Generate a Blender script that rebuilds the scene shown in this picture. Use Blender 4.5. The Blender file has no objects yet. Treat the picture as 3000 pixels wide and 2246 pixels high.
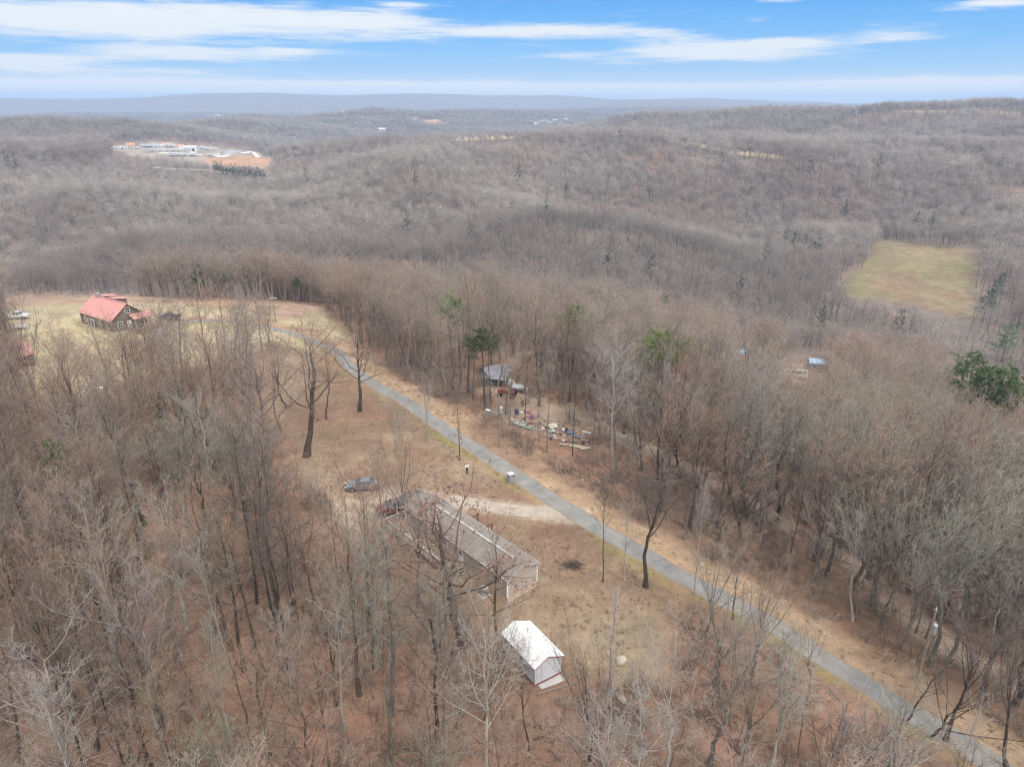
import bpy, math, random
import numpy as np
from mathutils import Vector, Matrix

rng = np.random.default_rng(11)
random.seed(5)
C = bpy.context.scene.collection
S = bpy.context.scene
R = math.radians

# ------------------------------------------------------------------ camera
CAM_H = 50.0
PITCH = R(21.4)
FPX = 2080.0
cam_d = bpy.data.cameras.new('camera')
cam_d.sensor_width = 36.0
cam_d.lens = 36.0 * FPX / 3000.0
cam_d.clip_start = 1.0
cam_d.clip_end = 40000.0
cam = bpy.data.objects.new('camera', cam_d)
cam.location = (0, 0, CAM_H)
cam.rotation_euler = (R(90) - PITCH, 0, 0)
C.objects.link(cam)
S.camera = cam

# ------------------------------------------------------------------ light and exposure
S.view_settings.view_transform = 'Standard'
S.view_settings.look = 'None'
S.view_settings.gamma = 1.0
S.view_settings.use_curve_mapping = False
S.view_settings.exposure = 0.75
S.cycles.max_bounces = 5
S.cycles.diffuse_bounces = 2
S.cycles.glossy_bounces = 2
S.cycles.transmission_bounces = 3
S.cycles.volume_bounces = 1
S.cycles.use_denoising = True
S.cycles.denoiser = 'OPENIMAGEDENOISE'
S.cycles.denoising_input_passes = 'RGB_ALBEDO_NORMAL'
S.cycles.denoising_prefilter = 'NONE'
S.cycles.pixel_filter_type = 'BLACKMAN_HARRIS'
S.cycles.filter_width = 1.3
S.cycles.sample_clamp_indirect = 6.0

SUN_EL, SUN_AZ = R(48), R(150)         # azimuth clockwise from +Y: behind the camera, to its right
sun_d = bpy.data.lights.new('sun', 'SUN')
sun_d.energy = 1.5
sun_d.angle = R(14)
sun_d.color = (1.0, 0.93, 0.83)
sun = bpy.data.objects.new('sun', sun_d)
sv = Vector((math.cos(SUN_EL) * math.sin(SUN_AZ), math.cos(SUN_EL) * math.cos(SUN_AZ), math.sin(SUN_EL)))
sun.rotation_euler = sv.to_track_quat('Z', 'Y').to_euler()
sun.location = (60, -80, 200)
C.objects.link(sun)


class NT:
    """small helper for node trees"""
    def __init__(self, tree):
        self.t = tree
        self.n = tree.nodes
        self.l = tree.links

    def new(self, kind, **kw):
        n = self.n.new(kind)
        for k, v in kw.items():
            setattr(n, k, v)
        return n

    def put(self, sock, v):
        if isinstance(v, bpy.types.NodeSocket):
            self.l.new(v, sock)
        else:
            sock.default_value = v

    def math(self, op, a, b=0.0, c=None, clamp=False):
        n = self.new('ShaderNodeMath', operation=op, use_clamp=clamp)
        self.put(n.inputs[0], a)
        self.put(n.inputs[1], b)
        if c is not None:
            self.put(n.inputs[2], c)
        return n.outputs[0]

    def mix(self, f, a, b, blend='MIX'):
        n = self.new('ShaderNodeMix', data_type='RGBA', blend_type=blend)
        self.put(n.inputs[0], f)
        self.put(n.inputs[6], a)
        self.put(n.inputs[7], b)
        return n.outputs[2]

    def ramp(self, f, stops, interp='LINEAR'):
        n = self.new('ShaderNodeValToRGB')
        n.color_ramp.interpolation = interp
        e = n.color_ramp.elements
        while len(e) < len(stops):
            e.new(0.5)
        for el, (p, c) in zip(e, stops):
            el.position = p
            el.color = (*c, 1.0) if len(c) == 3 else c
        self.put(n.inputs[0], f)
        return n.outputs[0]

    def rng(self, v, a, b, c=0.0, d=1.0, interp='SMOOTHSTEP'):
        n = self.new('ShaderNodeMapRange', interpolation_type=interp)
        self.put(n.inputs[0], v)
        for i, q in enumerate((a, b, c, d)):
            self.put(n.inputs[1 + i], q)
        return n.outputs[0]

    def noise(self, vec, scale, detail=4.0, rough=0.55, dist=0.0):
        n = self.new('ShaderNodeTexNoise')
        if vec is not None:
            self.l.new(vec, n.inputs['Vector'])
        n.inputs['Scale'].default_value = scale
        n.inputs['Detail'].default_value = detail
        n.inputs['Roughness'].default_value = rough
        n.inputs['Distortion'].default_value = dist
        return n.outputs[0]


world = bpy.data.worlds.new('World')
S.world = world
world.use_nodes = True
wt = NT(world.node_tree)
for n in list(wt.n):
    wt.n.remove(n)
w_out = wt.new('ShaderNodeOutputWorld')
w_bg = wt.new('ShaderNodeBackground')
wt.l.new(w_bg.outputs[0], w_out.inputs[0])
sky_n = wt.new('ShaderNodeTexSky', sky_type='NISHITA', sun_disc=False)
sky_n.sun_elevation = SUN_EL
sky_n.sun_rotation = SUN_AZ
sky_n.altitude = 350
sky_n.air_density = 1.0
sky_n.dust_density = 1.5
sky_n.ozone_density = 2.0
w_bg.inputs['Strength'].default_value = 0.10
SKY_K = 2 ** -0.75               # the sky keeps its look at that exposure
wtc = wt.new('ShaderNodeTexCoord')
wsep = wt.new('ShaderNodeSeparateXYZ')
wt.l.new(wtc.outputs['Generated'], wsep.inputs[0])
wx, wy, wz = wsep.outputs
az_s = wt.math('MULTIPLY', wt.math('ARCTAN2', wx, wy), 57.29578)          # degrees, 0 straight ahead
el_s = wt.math('MULTIPLY', wt.math('ARCSINE', wz), 57.29578)
# clear sky colour near the horizon (values are for Background strength 0.1)
def skc(*c):
    return tuple(v * SKY_K for v in c)
low = wt.ramp(wt.math('DIVIDE', el_s, 40.0, clamp=True), [
    (0.0, skc(10.5, 10.8, 10.6)), (0.028, skc(7.4, 8.4, 9.4)), (0.06, skc(3.9, 6.6, 9.6)), (0.10, skc(2.3, 5.6, 9.8)),
    (0.16, skc(1.25, 4.5, 9.6)), (0.35, skc(0.9, 3.4, 8.2)), (1.0, skc(0.8, 2.4, 6.2))])
sky_col = wt.mix(wt.rng(el_s, 9.0, 40.0, 0.0, 1.0), low, sky_n.outputs[0])
# streaky cirrus: noise stretched along the horizon, warped, plus the cloud banks the photograph shows
cmb = wt.new('ShaderNodeCombineXYZ')
wt.put(cmb.inputs[0], wt.math('MULTIPLY', az_s, 0.075))
wt.put(cmb.inputs[1], wt.math('ADD', wt.math('MULTIPLY', el_s, 0.95), wt.math('MULTIPLY', az_s, 0.008)))
n1 = wt.noise(cmb.outputs[0], 1.0, 7.0, 0.6, 0.5)
cmb2 = wt.new('ShaderNodeCombineXYZ')
wt.put(cmb2.inputs[0], wt.math('MULTIPLY', az_s, 0.28))
wt.put(cmb2.inputs[1], wt.math('MULTIPLY', el_s, 2.6))
wt.put(cmb2.inputs[2], 4.3)
n2 = wt.noise(cmb2.outputs[0], 1.0, 6.0, 0.62, 0.6)
# (azimuth, elevation, half width, half height, weight)
def sky_pos(u, v):
    a, b = (u * 1.3562 - 1500) / FPX, (1123 - v * 1.3562) / FPX
    d = Vector((a, math.cos(PITCH) + b * math.sin(PITCH), -math.sin(PITCH) + b * math.cos(PITCH))).normalized()
    return math.degrees(math.atan2(d.x, d.y)), math.degrees(math.asin(d.z))
BANKS = [(90, 42, 330, 40, 1.15), (430, 22, 260, 20, .6), (620, 58, 330, 34, .85), (800, 38, 150, 22, .6), (1120, 66, 240, 20, .9), (1400, 72, 160, 18, .55),
         (1240, 120, 80, 12, .5), (1530, 112, 235, 24, 1.2), (1690, 92, 120, 12, .7), (1930, 82, 110, 18, .8), (1640, 44, 40, 7, .5), (2160, 4, 110, 12, 1.0),
         (1690, 0, 70, 7, .9), (60, 131, 190, 15, 1.0), (300, 152, 420, 12, .55), (370, 117, 250, 17, .95), (640, 112, 130, 9, .75), (880, 11, 60, 7, .6),
         (200, 182, 760, 16, 1.25), (800, 190, 520, 13, 1.2), (1300, 201, 560, 16, 1.1), (1850, 190, 600, 18, 1.3), (2120, 176, 300, 12, .8), (1930, 1, 60, 5, .4)]
den = 0.0
for (u, v, hw, hh, k) in BANKS:
    a0, e0 = sky_pos(u, v)
    a1, _ = sky_pos(u + hw, v)
    _, e1 = sky_pos(u, v - hh)
    dx = wt.math('MULTIPLY', wt.math('SUBTRACT', az_s, a0), 1.0 / max(abs(a1 - a0), .3))
    dy = wt.math('MULTIPLY', wt.math('SUBTRACT', el_s, e0), 1.0 / max(abs(e1 - e0), .05))
    q = wt.math('ADD', wt.math('MULTIPLY', dx, dx), wt.math('MULTIPLY', dy, dy))
    b_ = wt.math('MULTIPLY', wt.math('EXPONENT', wt.math('MULTIPLY', q, -1.1)), k)
    den = wt.math('ADD', den, b_) if den else b_
base_cover = wt.rng(el_s, 8.0, 35.0, 0.0, 0.85)                              # the same streaks go on overhead
den = wt.math('ADD', den, base_cover)
den = wt.math('ADD', wt.math('MULTIPLY', den, 1.0), wt.math('ADD', wt.math('MULTIPLY', wt.math('SUBTRACT', n1, 0.5), 1.5), wt.math('MULTIPLY', wt.math('SUBTRACT', n2, 0.5), 1.25)))
cl = wt.rng(den, 0.12, 1.0)
cl = wt.math('MULTIPLY', cl, wt.rng(el_s, -0.5, 0.6, 0.0, 0.95))
cloud_col = wt.ramp(wt.math('DIVIDE', el_s, 40.0, clamp=True), [(0.0, skc(11.2, 11.2, 10.8)), (0.04, skc(9.8, 9.9, 9.9)), (0.06, skc(9.1, 9.4, 9.6)), (0.2, skc(9.6, 9.8, 9.9)), (1.0, (15.0, 14.6, 14.0))])
wt.l.new(wt.mix(cl, sky_col, cloud_col), w_bg.inputs['Color'])

# ------------------------------------------------------------------ helpers: pixel rays, noise, terrain height
def vnoise(x, y, seed=0):
    """value noise in [-1, 1], vectorised"""
    xi, yi = np.floor(x).astype(np.int64), np.floor(y).astype(np.int64)
    fx, fy = x - xi, y - yi
    fx, fy = fx * fx * (3 - 2 * fx), fy * fy * (3 - 2 * fy)
    def h(a, b):
        n = (a * 374761393 + b * 668265263 + seed * 1442695041) & 0x7fffffff
        n = ((n ^ (n >> 13)) * 1274126177) & 0x7fffffff
        n = (n ^ (n >> 16)) & 0xffff
        return n / 32767.5 - 1
    return (h(xi, yi) * (1 - fx) + h(xi + 1, yi) * fx) * (1 - fy) + (h(xi, yi + 1) * (1 - fx) + h(xi + 1, yi + 1) * fx) * fy

def fbm(x, y, oct=4, seed=0):
    x, y = np.asarray(x, float), np.asarray(y, float)
    s, a, t = 0.0, 1.0, 0.0
    for i in range(oct):
        s = s + a * vnoise(x * 2 ** i + 17.3 * i, y * 2 ** i - 9.1 * i, seed + i)
        t += a
        a *= 0.5
    return s / t

# ground profiles: for an azimuth (degrees from straight ahead) the height of the ground at a range (metres)
PROF = {
    -62: [(0, 0), (60, 0), (110, -1), (200, -3), (245, -6), (300, -24), (400, -62), (560, -40), (800, -20), (1000, -4), (1300, 10), (1700, -30), (2600, -50), (5000, 0), (7500, 95), (9500, 60), (12000, 40)],
    -36: [(0, 0), (60, 0), (110, 0), (150, -.5), (200, -1.5), (235, -1), (255, -4), (300, -21), (380, -58), (460, -60), (560, -42), (700, -26), (820, -18), (930, -10), (980, -2), (1100, 0), (1200, -30), (1350, -10), (1500, 20), (1700, -10), (2300, -60), (4000, -20), (5500, 0), (7500, 102), (9500, 60), (12000, 60)],
    -28: [(0, 0), (60, 0), (110, 0), (150, -.5), (200, -2.5), (245, -5.5), (300, -22), (390, -62), (470, -56), (580, -38), (720, -27), (880, -18), (970, 0), (1100, 3), (1140, 2), (1220, -30), (1350, -10), (1520, 24), (1700, 0), (2400, -50), (4000, -20), (5500, 0), (7500, 118), (9500, 60), (12000, 60)],
    -20: [(0, 0), (60, 0), (120, 0), (160, -1), (190, -5), (240, -9), (300, -24), (400, -66), (480, -52), (600, -36), (780, -33), (840, -28), (880, -15.5), (980, -9), (1010, -11), (1120, -40), (1350, -28), (1700, -8), (2100, 20), (2250, 22), (3000, -35), (4500, -20), (7300, 135), (9500, 60), (12000, 60)],
    -10: [(0, 0), (60, 0), (125, 0), (150, -3), (190, -8), (250, -18), (300, -32), (380, -68), (470, -48), (620, -30), (800, -8), (900, 4), (1050, -40), (1500, -60), (2100, -35), (2300, -3), (2450, -4), (2700, 22), (3300, 0), (4400, -20), (7300, 130), (9500, 60), (12000, 60)],
    -2: [(0, 0), (60, 0), (110, 0), (150, -4), (200, -12), (270, -29), (370, -72), (450, -55), (650, -28), (820, 10), (870, 16), (920, 14), (1100, -40), (2000, -65), (2600, -20), (3300, 26), (4000, -30), (5200, -10), (7300, 127), (9500, 60), (12000, 60)],
    4: [(0, 0), (60, 0), (108, -.5), (150, -5), (200, -15), (280, -38), (385, -74), (470, -57), (670, -31), (830, 0), (900, 7), (960, 5), (1100, -20), (1300, 5), (1400, 12), (1500, 5), (2000, -50), (2600, -4), (3000, -8), (3600, 10), (4200, -30), (7300, 122), (9500, 60), (12000, 60)],
    11: [(0, 0), (60, 0), (100, -1), (140, -6), (200, -18), (300, -46), (400, -76), (500, -60), (700, -30), (860, 10), (900, 12), (1000, -4), (1150, -8), (1350, 16), (1520, 36), (1650, 22), (2200, -30), (3500, -20), (7300, 108), (9500, 50), (12000, 60)],
    20: [(0, 0), (60, 0), (90, -2), (140, -9), (200, -22), (300, -50), (400, -77), (430, -76), (620, -60), (740, -34), (800, 0), (930, 2), (1000, 0), (1130, -12), (1300, 14), (1500, 39), (1650, 26), (2200, -20), (3500, -20), (7300, 78), (9500, 50), (12000, 60)],
    26: [(0, 0), (62, 0), (85, -3.5), (110, -8), (140, -14), (210, -29), (300, -50), (400, -76), (460, -74), (635, -56), (820, -14), (950, 5), (1130, -10), (1300, 26), (1380, 45), (1480, 45), (1600, 24), (2200, -20), (3500, -20), (6800, 55), (8500, 50), (12000, 60)],
    34: [(0, 0), (58, 0), (80, -4), (110, -11), (140, -17), (220, -31), (300, -50), (400, -74), (500, -70), (650, -52), (900, 2), (960, 8), (1120, -8), (1280, 20), (1380, 36.5), (1480, 38), (1600, 20), (2100, -20), (3500, -20), (6500, 62), (8000, 50), (12000, 60)],
    62: [(0, 0), (50, 0), (85, -4), (140, -13), (220, -30), (300, -52), (400, -74), (500, -70), (700, -40), (950, 4), (1200, 10), (1450, 34), (2100, -10), (3500, -20), (6500, 50), (12000, 60)],
}
LR0, LR1, NLR = math.log(20.0), math.log(12000.0), 700
_lr = np.linspace(LR0, LR1, NLR)
_rr = np.exp(_lr)
_az = np.arange(-180, 181, 1.0)
_cols = sorted(PROF)
_tab = np.array([np.interp(_rr, [p[0] for p in PROF[a]], [p[1] for p in PROF[a]]) for a in _cols])
_Z = np.empty((len(_az), NLR))
for i in range(NLR):
    _Z[:, i] = np.interp(_az, [-180] + _cols + [180], np.concatenate([[_tab[:, i].mean()], _tab[:, i], [_tab[:, i].mean()]]))
def _smooth(a, sig, axis):
    n = int(sig * 3)
    k = np.exp(-0.5 * (np.arange(-n, n + 1) / sig) ** 2)
    k /= k.sum()
    return np.apply_along_axis(lambda v: np.convolve(np.pad(v, n, mode='edge'), k, 'valid'), axis, a)
_Z = _smooth(_smooth(_Z, 2.6, 1), 1.6, 0)

def ground(x, y):
    x, y = np.asarray(x, float), np.asarray(y, float)
    r = np.hypot(x, y)
    a = np.degrees(np.arctan2(x, y))
    fi = np.clip((np.log(np.maximum(r, 20.0)) - LR0) / (LR1 - LR0) * (NLR - 1), 0, NLR - 1.001)
    fa = np.clip(a + 180, 0, 359.999)
    i, j = fi.astype(int), fa.astype(int)
    ti, tj = fi - i, fa - j
    z = (_Z[j, i] * (1 - ti) + _Z[j, i + 1] * ti) * (1 - tj) + (_Z[j + 1, i] * (1 - ti) + _Z[j + 1, i + 1] * ti) * tj
    k1 = np.clip((r - 130) / 300, 0, 1)
    k2 = np.clip((r - 1700) / 2500, 0, 1)
    sm = lambda v, lo, hi: np.clip((v - lo) / (hi - lo), 0, 1)
    fold = sm(r, 380, 500) * (1 - sm(r, 690, 800)) + sm(r, 1110, 1250) * (1 - sm(r, 2700, 3600))
    fold = fold * (1 - .85 * sm(a, 18, 22) * (1 - sm(r, 640, 720)))
    rid = 1 - 2 * np.abs(fbm(x / 330 + 3.1, y / 330, 3, 301))
    z = z + fold * np.where(r < 900, 1.0, .45) * (30.0 * (rid - .5) + 13.0 * fbm(x / 150, y / 150, 2, 311))
    z = z + 0.12 * fbm(x / 9, y / 9, 2, 3) + k1 * (1 - k2) * 5.0 * fbm(x / 130, y / 130, 3, 7) * np.clip(1.5 - np.abs(r - 1000) / 400, .3, 1) + k2 * 60.0 * fbm(x / 1300, y / 1300, 4, 21)
    return z

def ray(u, v):
    """direction through a pixel of the 2212 wide picture"""
    a, b = (u * 1.35624 - 1500) / FPX, (1123 - v * 1.35624) / FPX
    return np.array([a, math.cos(PITCH) + b * math.sin(PITCH), -math.sin(PITCH) + b * math.cos(PITCH)])

_ts = np.exp(np.linspace(math.log(25), math.log(9000), 2500))
def at(u, v, up=0.0):
    """the point of the ground (or of the surface UP metres above it) seen at a pixel"""
    d = ray(u, v)
    P = d[None, :] * _ts[:, None]
    P[:, 2] += CAM_H
    below = P[:, 2] < ground(P[:, 0], P[:, 1]) + up
    k = int(np.argmax(below)) if below.any() else len(_ts) - 1
    k = max(k, 1)
    a, b = _ts[k - 1], _ts[k]
    for _ in range(25):
        m = (a + b) / 2
        q = d * m
        if q[2] + CAM_H < ground(q[0], q[1]) + up:
            b = m
        else:
            a = m
    q = d * b
    return np.array([q[0], q[1], float(ground(q[0], q[1]))])

def project(x, y, z):
    """pixel of the 2212 wide picture"""
    cp, sp = math.cos(PITCH), math.sin(PITCH)
    dz = z - CAM_H
    dep = y * cp - dz * sp
    up = y * sp + dz * cp
    return (1500 + FPX * x / dep) / 1.35624, (1123 - FPX * up / dep) / 1.35624, dep

def gz(x, y):
    return float(ground(x, y))

# ------------------------------------------------------------------ helpers: objects and meshes
def link(o, parent=None):
    C.objects.link(o)
    if parent is not None:
        o.parent = parent
    return o

def tag(o, label=None, cat=None, group=None, kind=None):
    if label: o['label'] = label
    if cat: o['category'] = cat
    if group: o['group'] = group
    if kind: o['kind'] = kind
    return o

def thing(name, label, cat, loc=(0, 0, 0), rz=0.0, group=None):
    o = bpy.data.objects.new(name, None)
    o.empty_display_size = 0.3
    o.location = loc
    o.rotation_euler = (0, 0, rz)
    tag(o, label, cat, group)
    return link(o)

def mesh_arrays(name, verts, quads=None, tris=None, smooth=False, qmat=None, tmat=None):
    m = bpy.data.meshes.new(name)
    quads = np.zeros((0, 4), np.int32) if quads is None else np.asarray(quads, np.int32).reshape(-1, 4)
    tris = np.zeros((0, 3), np.int32) if tris is None else np.asarray(tris, np.int32).reshape(-1, 3)
    verts = np.asarray(verts, np.float32).reshape(-1, 3)
    m.vertices.add(len(verts))
    m.vertices.foreach_set('co', verts.ravel())
    nq, nt = len(quads), len(tris)
    m.loops.add(nq * 4 + nt * 3)
    m.loops.foreach_set('vertex_index', np.concatenate([quads.ravel(), tris.ravel()]).astype(np.int32))
    m.polygons.add(nq + nt)
    starts = np.concatenate([np.arange(nq) * 4, nq * 4 + np.arange(nt) * 3]).astype(np.int32)
    m.polygons.foreach_set('loop_start', starts)
    m.polygons.foreach_set('use_smooth', np.full(nq + nt, smooth, bool))
    if qmat is not None or tmat is not None:
        mi = np.concatenate([np.zeros(nq, np.int32) if qmat is None else qmat, np.zeros(nt, np.int32) if tmat is None else tmat])
        m.polygons.foreach_set('material_index', mi.astype(np.int32))
    m.update(calc_edges=True)
    m.validate()
    return m

class MB:
    """collects boxes, prisms and tubes; build() links them as one mesh object"""
    def __init__(self):
        self.v, self.f = [], []

    def add(self, vs, fs):
        b = len(self.v)
        self.v += [tuple(map(float, p)) for p in vs]
        self.f += [tuple(b + i for i in f) for f in fs]
        return self

    def box(self, x0, y0, z0, x1, y1, z1):
        return self.add([(x0, y0, z0), (x1, y0, z0), (x1, y1, z0), (x0, y1, z0), (x0, y0, z1), (x1, y0, z1), (x1, y1, z1), (x0, y1, z1)],
                        [(0, 3, 2, 1), (4, 5, 6, 7), (0, 1, 5, 4), (1, 2, 6, 5), (2, 3, 7, 6), (3, 0, 4, 7)])

    def hexa(self, lo, hi):
        """lo, hi: four points each, same winding (counter-clockwise from above)"""
        return self.add(list(lo) + list(hi), [(0, 3, 2, 1), (4, 5, 6, 7), (0, 1, 5, 4), (1, 2, 6, 5), (2, 3, 7, 6), (3, 0, 4, 7)])

    def tube(self, p, q, r0, r1=None, n=8, caps=True):
        r1 = r0 if r1 is None else r1
        p, q = Vector(p), Vector(q)
        t = (q - p).normalized()
        a = t.orthogonal().normalized()
        b = t.cross(a)
        vs = []
        for c, r in ((p, r0), (q, r1)):
            for i in range(n):
                g = 2 * math.pi * i / n
                vs.append(c + (a * math.cos(g) + b * math.sin(g)) * r)
        fs = [(i, (i + 1) % n, n + (i + 1) % n, n + i) for i in range(n)]
        if caps:
            fs += [tuple(range(n - 1, -1, -1)), tuple(range(n, 2 * n))]
        return self.add(vs, fs)

    def bar(self, p, q, w, h):
        """a box beam from p to q, w wide (sideways) and h high"""
        p, q = Vector(p), Vector(q)
        t = (q - p).normalized()
        s = t.cross(Vector((0, 0, 1)))
        s = s.normalized() if s.length > 1e-4 else Vector((1, 0, 0))
        u = s.cross(t)
        s, u = s * w / 2, u * h / 2
        return self.hexa([p - s - u, p + s - u, q + s - u, q - s - u], [p - s + u, p + s + u, q + s + u, q - s + u])

    def loft(self, rings, caps=True):
        n = len(rings[0])
        vs = [p for r_ in rings for p in r_]
        fs = []
        for k in range(len(rings) - 1):
            for i in range(n):
                fs.append((k * n + i, k * n + (i + 1) % n, (k + 1) * n + (i + 1) % n, (k + 1) * n + i))
        if caps:
            fs += [tuple(range(n - 1, -1, -1)), tuple((len(rings) - 1) * n + i for i in range(n))]
        return self.add(vs, fs)

    def mesh(self, name, smooth=False):
        m = bpy.data.meshes.new(name)
        m.from_pydata(self.v, [], self.f)
        m.update()
        if smooth:
            m.polygons.foreach_set('use_smooth', [True] * len(m.polygons))
        return m

    def build(self, name, mat, parent=None, smooth=False, bevel=0.0, loc=None, rot=None):
        m = self.mesh(name, smooth)
        m.materials.append(mat)
        o = bpy.data.objects.new(name, m)
        link(o, parent)
        if loc is not None: o.location = loc
        if rot is not None: o.rotation_euler = rot
        if bevel:
            b = o.modifiers.new('bevel', 'BEVEL')
            b.width, b.segments, b.limit_method = bevel, 2, 'ANGLE'
        return o

def dup(o, mesh=None, parent=None, loc=None):
    c = o.copy()
    if mesh: c.data = mesh
    C.objects.link(c)
    if parent is not None: c.parent = parent
    if loc is not None: c.location = loc
    return c

def kids(o, table):
    return table.get(o.name, [])

# ------------------------------------------------------------------ materials
def principled(name, col, rough=0.8, metal=0.0, spec=0.3):
    m = bpy.data.materials.new(name)
    m.use_nodes = True
    b = m.node_tree.nodes['Principled BSDF']
    b.inputs['Base Color'].default_value = (*col, 1)
    b.inputs['Roughness'].default_value = rough
    b.inputs['Metallic'].default_value = metal
    b.inputs['Specular IOR Level'].default_value = spec
    return m

def worn(name, col, var=0.25, scale=3.0, rough=0.8, metal=0.0, spec=0.3, stretch=(1, 1, 1), bump=0.0, tint=(1, 1, 1)):
    """a base colour broken up by grain and blotches"""
    m = principled(name, col, rough, metal, spec)
    t = NT(m.node_tree)
    b = m.node_tree.nodes['Principled BSDF']
    tc = t.new('ShaderNodeTexCoord')
    mp = t.new('ShaderNodeMapping')
    mp.inputs['Scale'].default_value = stretch
    t.l.new(tc.outputs['Object'], mp.inputs[0])
    n = t.noise(mp.outputs[0], scale, 6.0, 0.65)
    n2 = t.noise(mp.outputs[0], scale * 6.0, 4.0, 0.6)
    k = t.math('ADD', t.math('MULTIPLY', n, 0.65), t.math('MULTIPLY', n2, 0.35))
    dark = tuple(c * (1 - var) for c in col)
    lite = tuple(min(1, c * (1 + var) * q) for c, q in zip(col, tint))
    c = t.ramp(k, [(0.32, dark), (0.68, lite)])
    t.l.new(c, b.inputs['Base Color'])
    if bump:
        bn = t.new('ShaderNodeBump')
        bn.inputs['Strength'].default_value = bump
        bn.inputs['Distance'].default_value = 0.03
        t.l.new(n2, bn.inputs['Height'])
        t.l.new(bn.outputs[0], b.inputs['Normal'])
    return m

def tinted(name, source, var=0.3, scale=4.0, rough=0.9, lift=1.0):
    """bark / twigs / needles: colour comes from the object (or, on the forest, from each tree's own tint)"""
    m = principled(name, (0.2, 0.17, 0.15), rough, 0, 0.15)
    t = NT(m.node_tree)
    b = m.node_tree.nodes['Principled BSDF']
    if source == 'object':
        oi = t.new('ShaderNodeObjectInfo')
        col = oi.outputs['Color']
    else:
        a = t.new('ShaderNodeAttribute', attribute_type='INSTANCER', attribute_name='tint')
        col = a.outputs['Color']
    tc = t.new('ShaderNodeTexCoord')
    mp = t.new('ShaderNodeMapping')
    mp.inputs['Scale'].default_value = (1, 1, 0.35)
    t.l.new(tc.outputs['Object'], mp.inputs[0])
    n = t.noise(mp.outputs[0], scale, 5.0, 0.65)
    k = t.rng(n, 0.3, 0.7, (1 - var) * lift, (1 + var) * lift, 'LINEAR')
    mul = t.mix(1.0, col, k, 'MULTIPLY')
    t.l.new(mul, b.inputs['Base Color'])
    return m

M_bark = tinted('bark', 'object', 0.35, 3.0, lift=0.62)
M_twig = tinted('twig', 'object', 0.25, 1.2)
M_fbark = tinted('forest bark', 'instancer', 0.25, 3.0, lift=0.7)
M_ftwig = tinted('forest twig', 'instancer', 0.22, 0.8)
M_needle = tinted('needle', 'object', 0.45, 1.5, 0.7)
M_deadleaf = worn('dead leaf', (.17, .105, .075), 0.4, 3.0)

M_white = worn('white paint', (0.78, 0.78, 0.77), 0.07, 2.0, 0.55)
M_whitemetal = worn('white sheet metal', (.62, .63, .64), .15, .9, 0.4, 0.0, 0.5, (1, 1, .3))
M_shedwall = worn('shed wall', (.58, .59, .62), 0.10, 2.0, 0.6, stretch=(6, 6, .4))
M_redtrim = worn('red trim', (0.40, 0.11, 0.10), 0.15, 4.0)
M_siding = worn('tan siding', (.40, .35, .305), 0.10, 1.5, 0.7, stretch=(.4, .4, 7), bump=0.3)
M_skirt = worn('tan skirting', (0.50, 0.40, 0.32), 0.14, 2.0, 0.8)
M_shingle = worn('grey shingle', (0.22, 0.20, 0.185), 0.22, 1.2, 0.95, stretch=(1, 1, 1), bump=0.5)
M_darkshingle = worn('dark shingle', (0.10, 0.10, 0.105), 0.25, 2.0, 0.95, bump=0.4)
M_deck = worn('weathered deck', (0.25, 0.205, 0.17), 0.3, 2.5, 0.9, stretch=(6, .6, 1))
M_rail = worn('weathered rail', (.37, .34, .315), 0.18, 5.0, 0.8)
M_redwood = worn('red brown lumber', (0.14, 0.065, 0.05), 0.25, 4.0)
M_vent = worn('weathered ridge vent', (.38, .37, .355), .3, 1.2, 0.6)
M_gutter = worn('dull gutter', (.36, .335, .31), .25, 1.5, 0.6)
M_glass = principled('window glass', (0.03, 0.04, 0.05), 0.08, 0, 0.6)
M_carglass = principled('car glass', (0.07, 0.10, 0.11), 0.06, 0, 0.8)
M_tyre = worn('tyre', (0.02, 0.02, 0.02), 0.2, 8.0, 0.9)
M_rim = worn('alloy rim', (0.45, 0.46, 0.47), 0.15, 9.0, 0.35, 0.7)
M_redlamp = principled('red lamp glass', (0.45, 0.03, 0.04), 0.2, 0, 0.5)
M_clearlamp = principled('clear lamp glass', (0.7, 0.72, 0.72), 0.15, 0, 0.6)
M_black = worn('black plastic', (0.025, 0.025, 0.027), 0.2, 6.0, 0.6)
M_galv = worn('galvanised metal', (0.42, 0.44, 0.46), 0.15, 4.0, 0.5, 0.4)
M_polewood = worn('pole wood', (.23, .19, .16), 0.25, 5.0, 0.9, stretch=(4, 4, .4))
M_stone = worn('grey stone', (0.30, 0.30, 0.31), 0.3, 4.0, 0.9, bump=0.4)
M_stonecap = worn('stone cap', (0.45, 0.43, 0.42), 0.2, 4.0, 0.9)
M_rock = worn('pale rock', (.40, .35, .295), 0.25, 3.0, 0.9, bump=0.4)
M_log = worn('log wall', (0.16, 0.125, 0.10), 0.3, 2.5, 0.9, stretch=(.5, .5, 6))
M_redroof = worn('red metal roof', (.52, .255, .235), 0.10, 0.8, 0.5, spec=0.3)
M_wire = principled('wire', (0.09, 0.085, 0.085), 0.5, 0.3)
def paint(name, col, rough=0.25, metal=0.3):
    m = worn(name, col, 0.06, 2.0, rough, metal, 0.5)
    m.node_tree.nodes['Principled BSDF'].inputs['Coat Weight'].default_value = 0.4
    return m

# ------------------------------------------------------------------ where things lie (pixel outlines turned into ground outlines)
def gpoly(pts, n=6):
    out = []
    for i in range(len(pts)):
        a, b = pts[i], pts[(i + 1) % len(pts)]
        for k in range(n):
            t = k / n
            out.append(at(a[0] * (1 - t) + b[0] * t, a[1] * (1 - t) + b[1] * t)[:2])
    return np.array(out)

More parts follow.
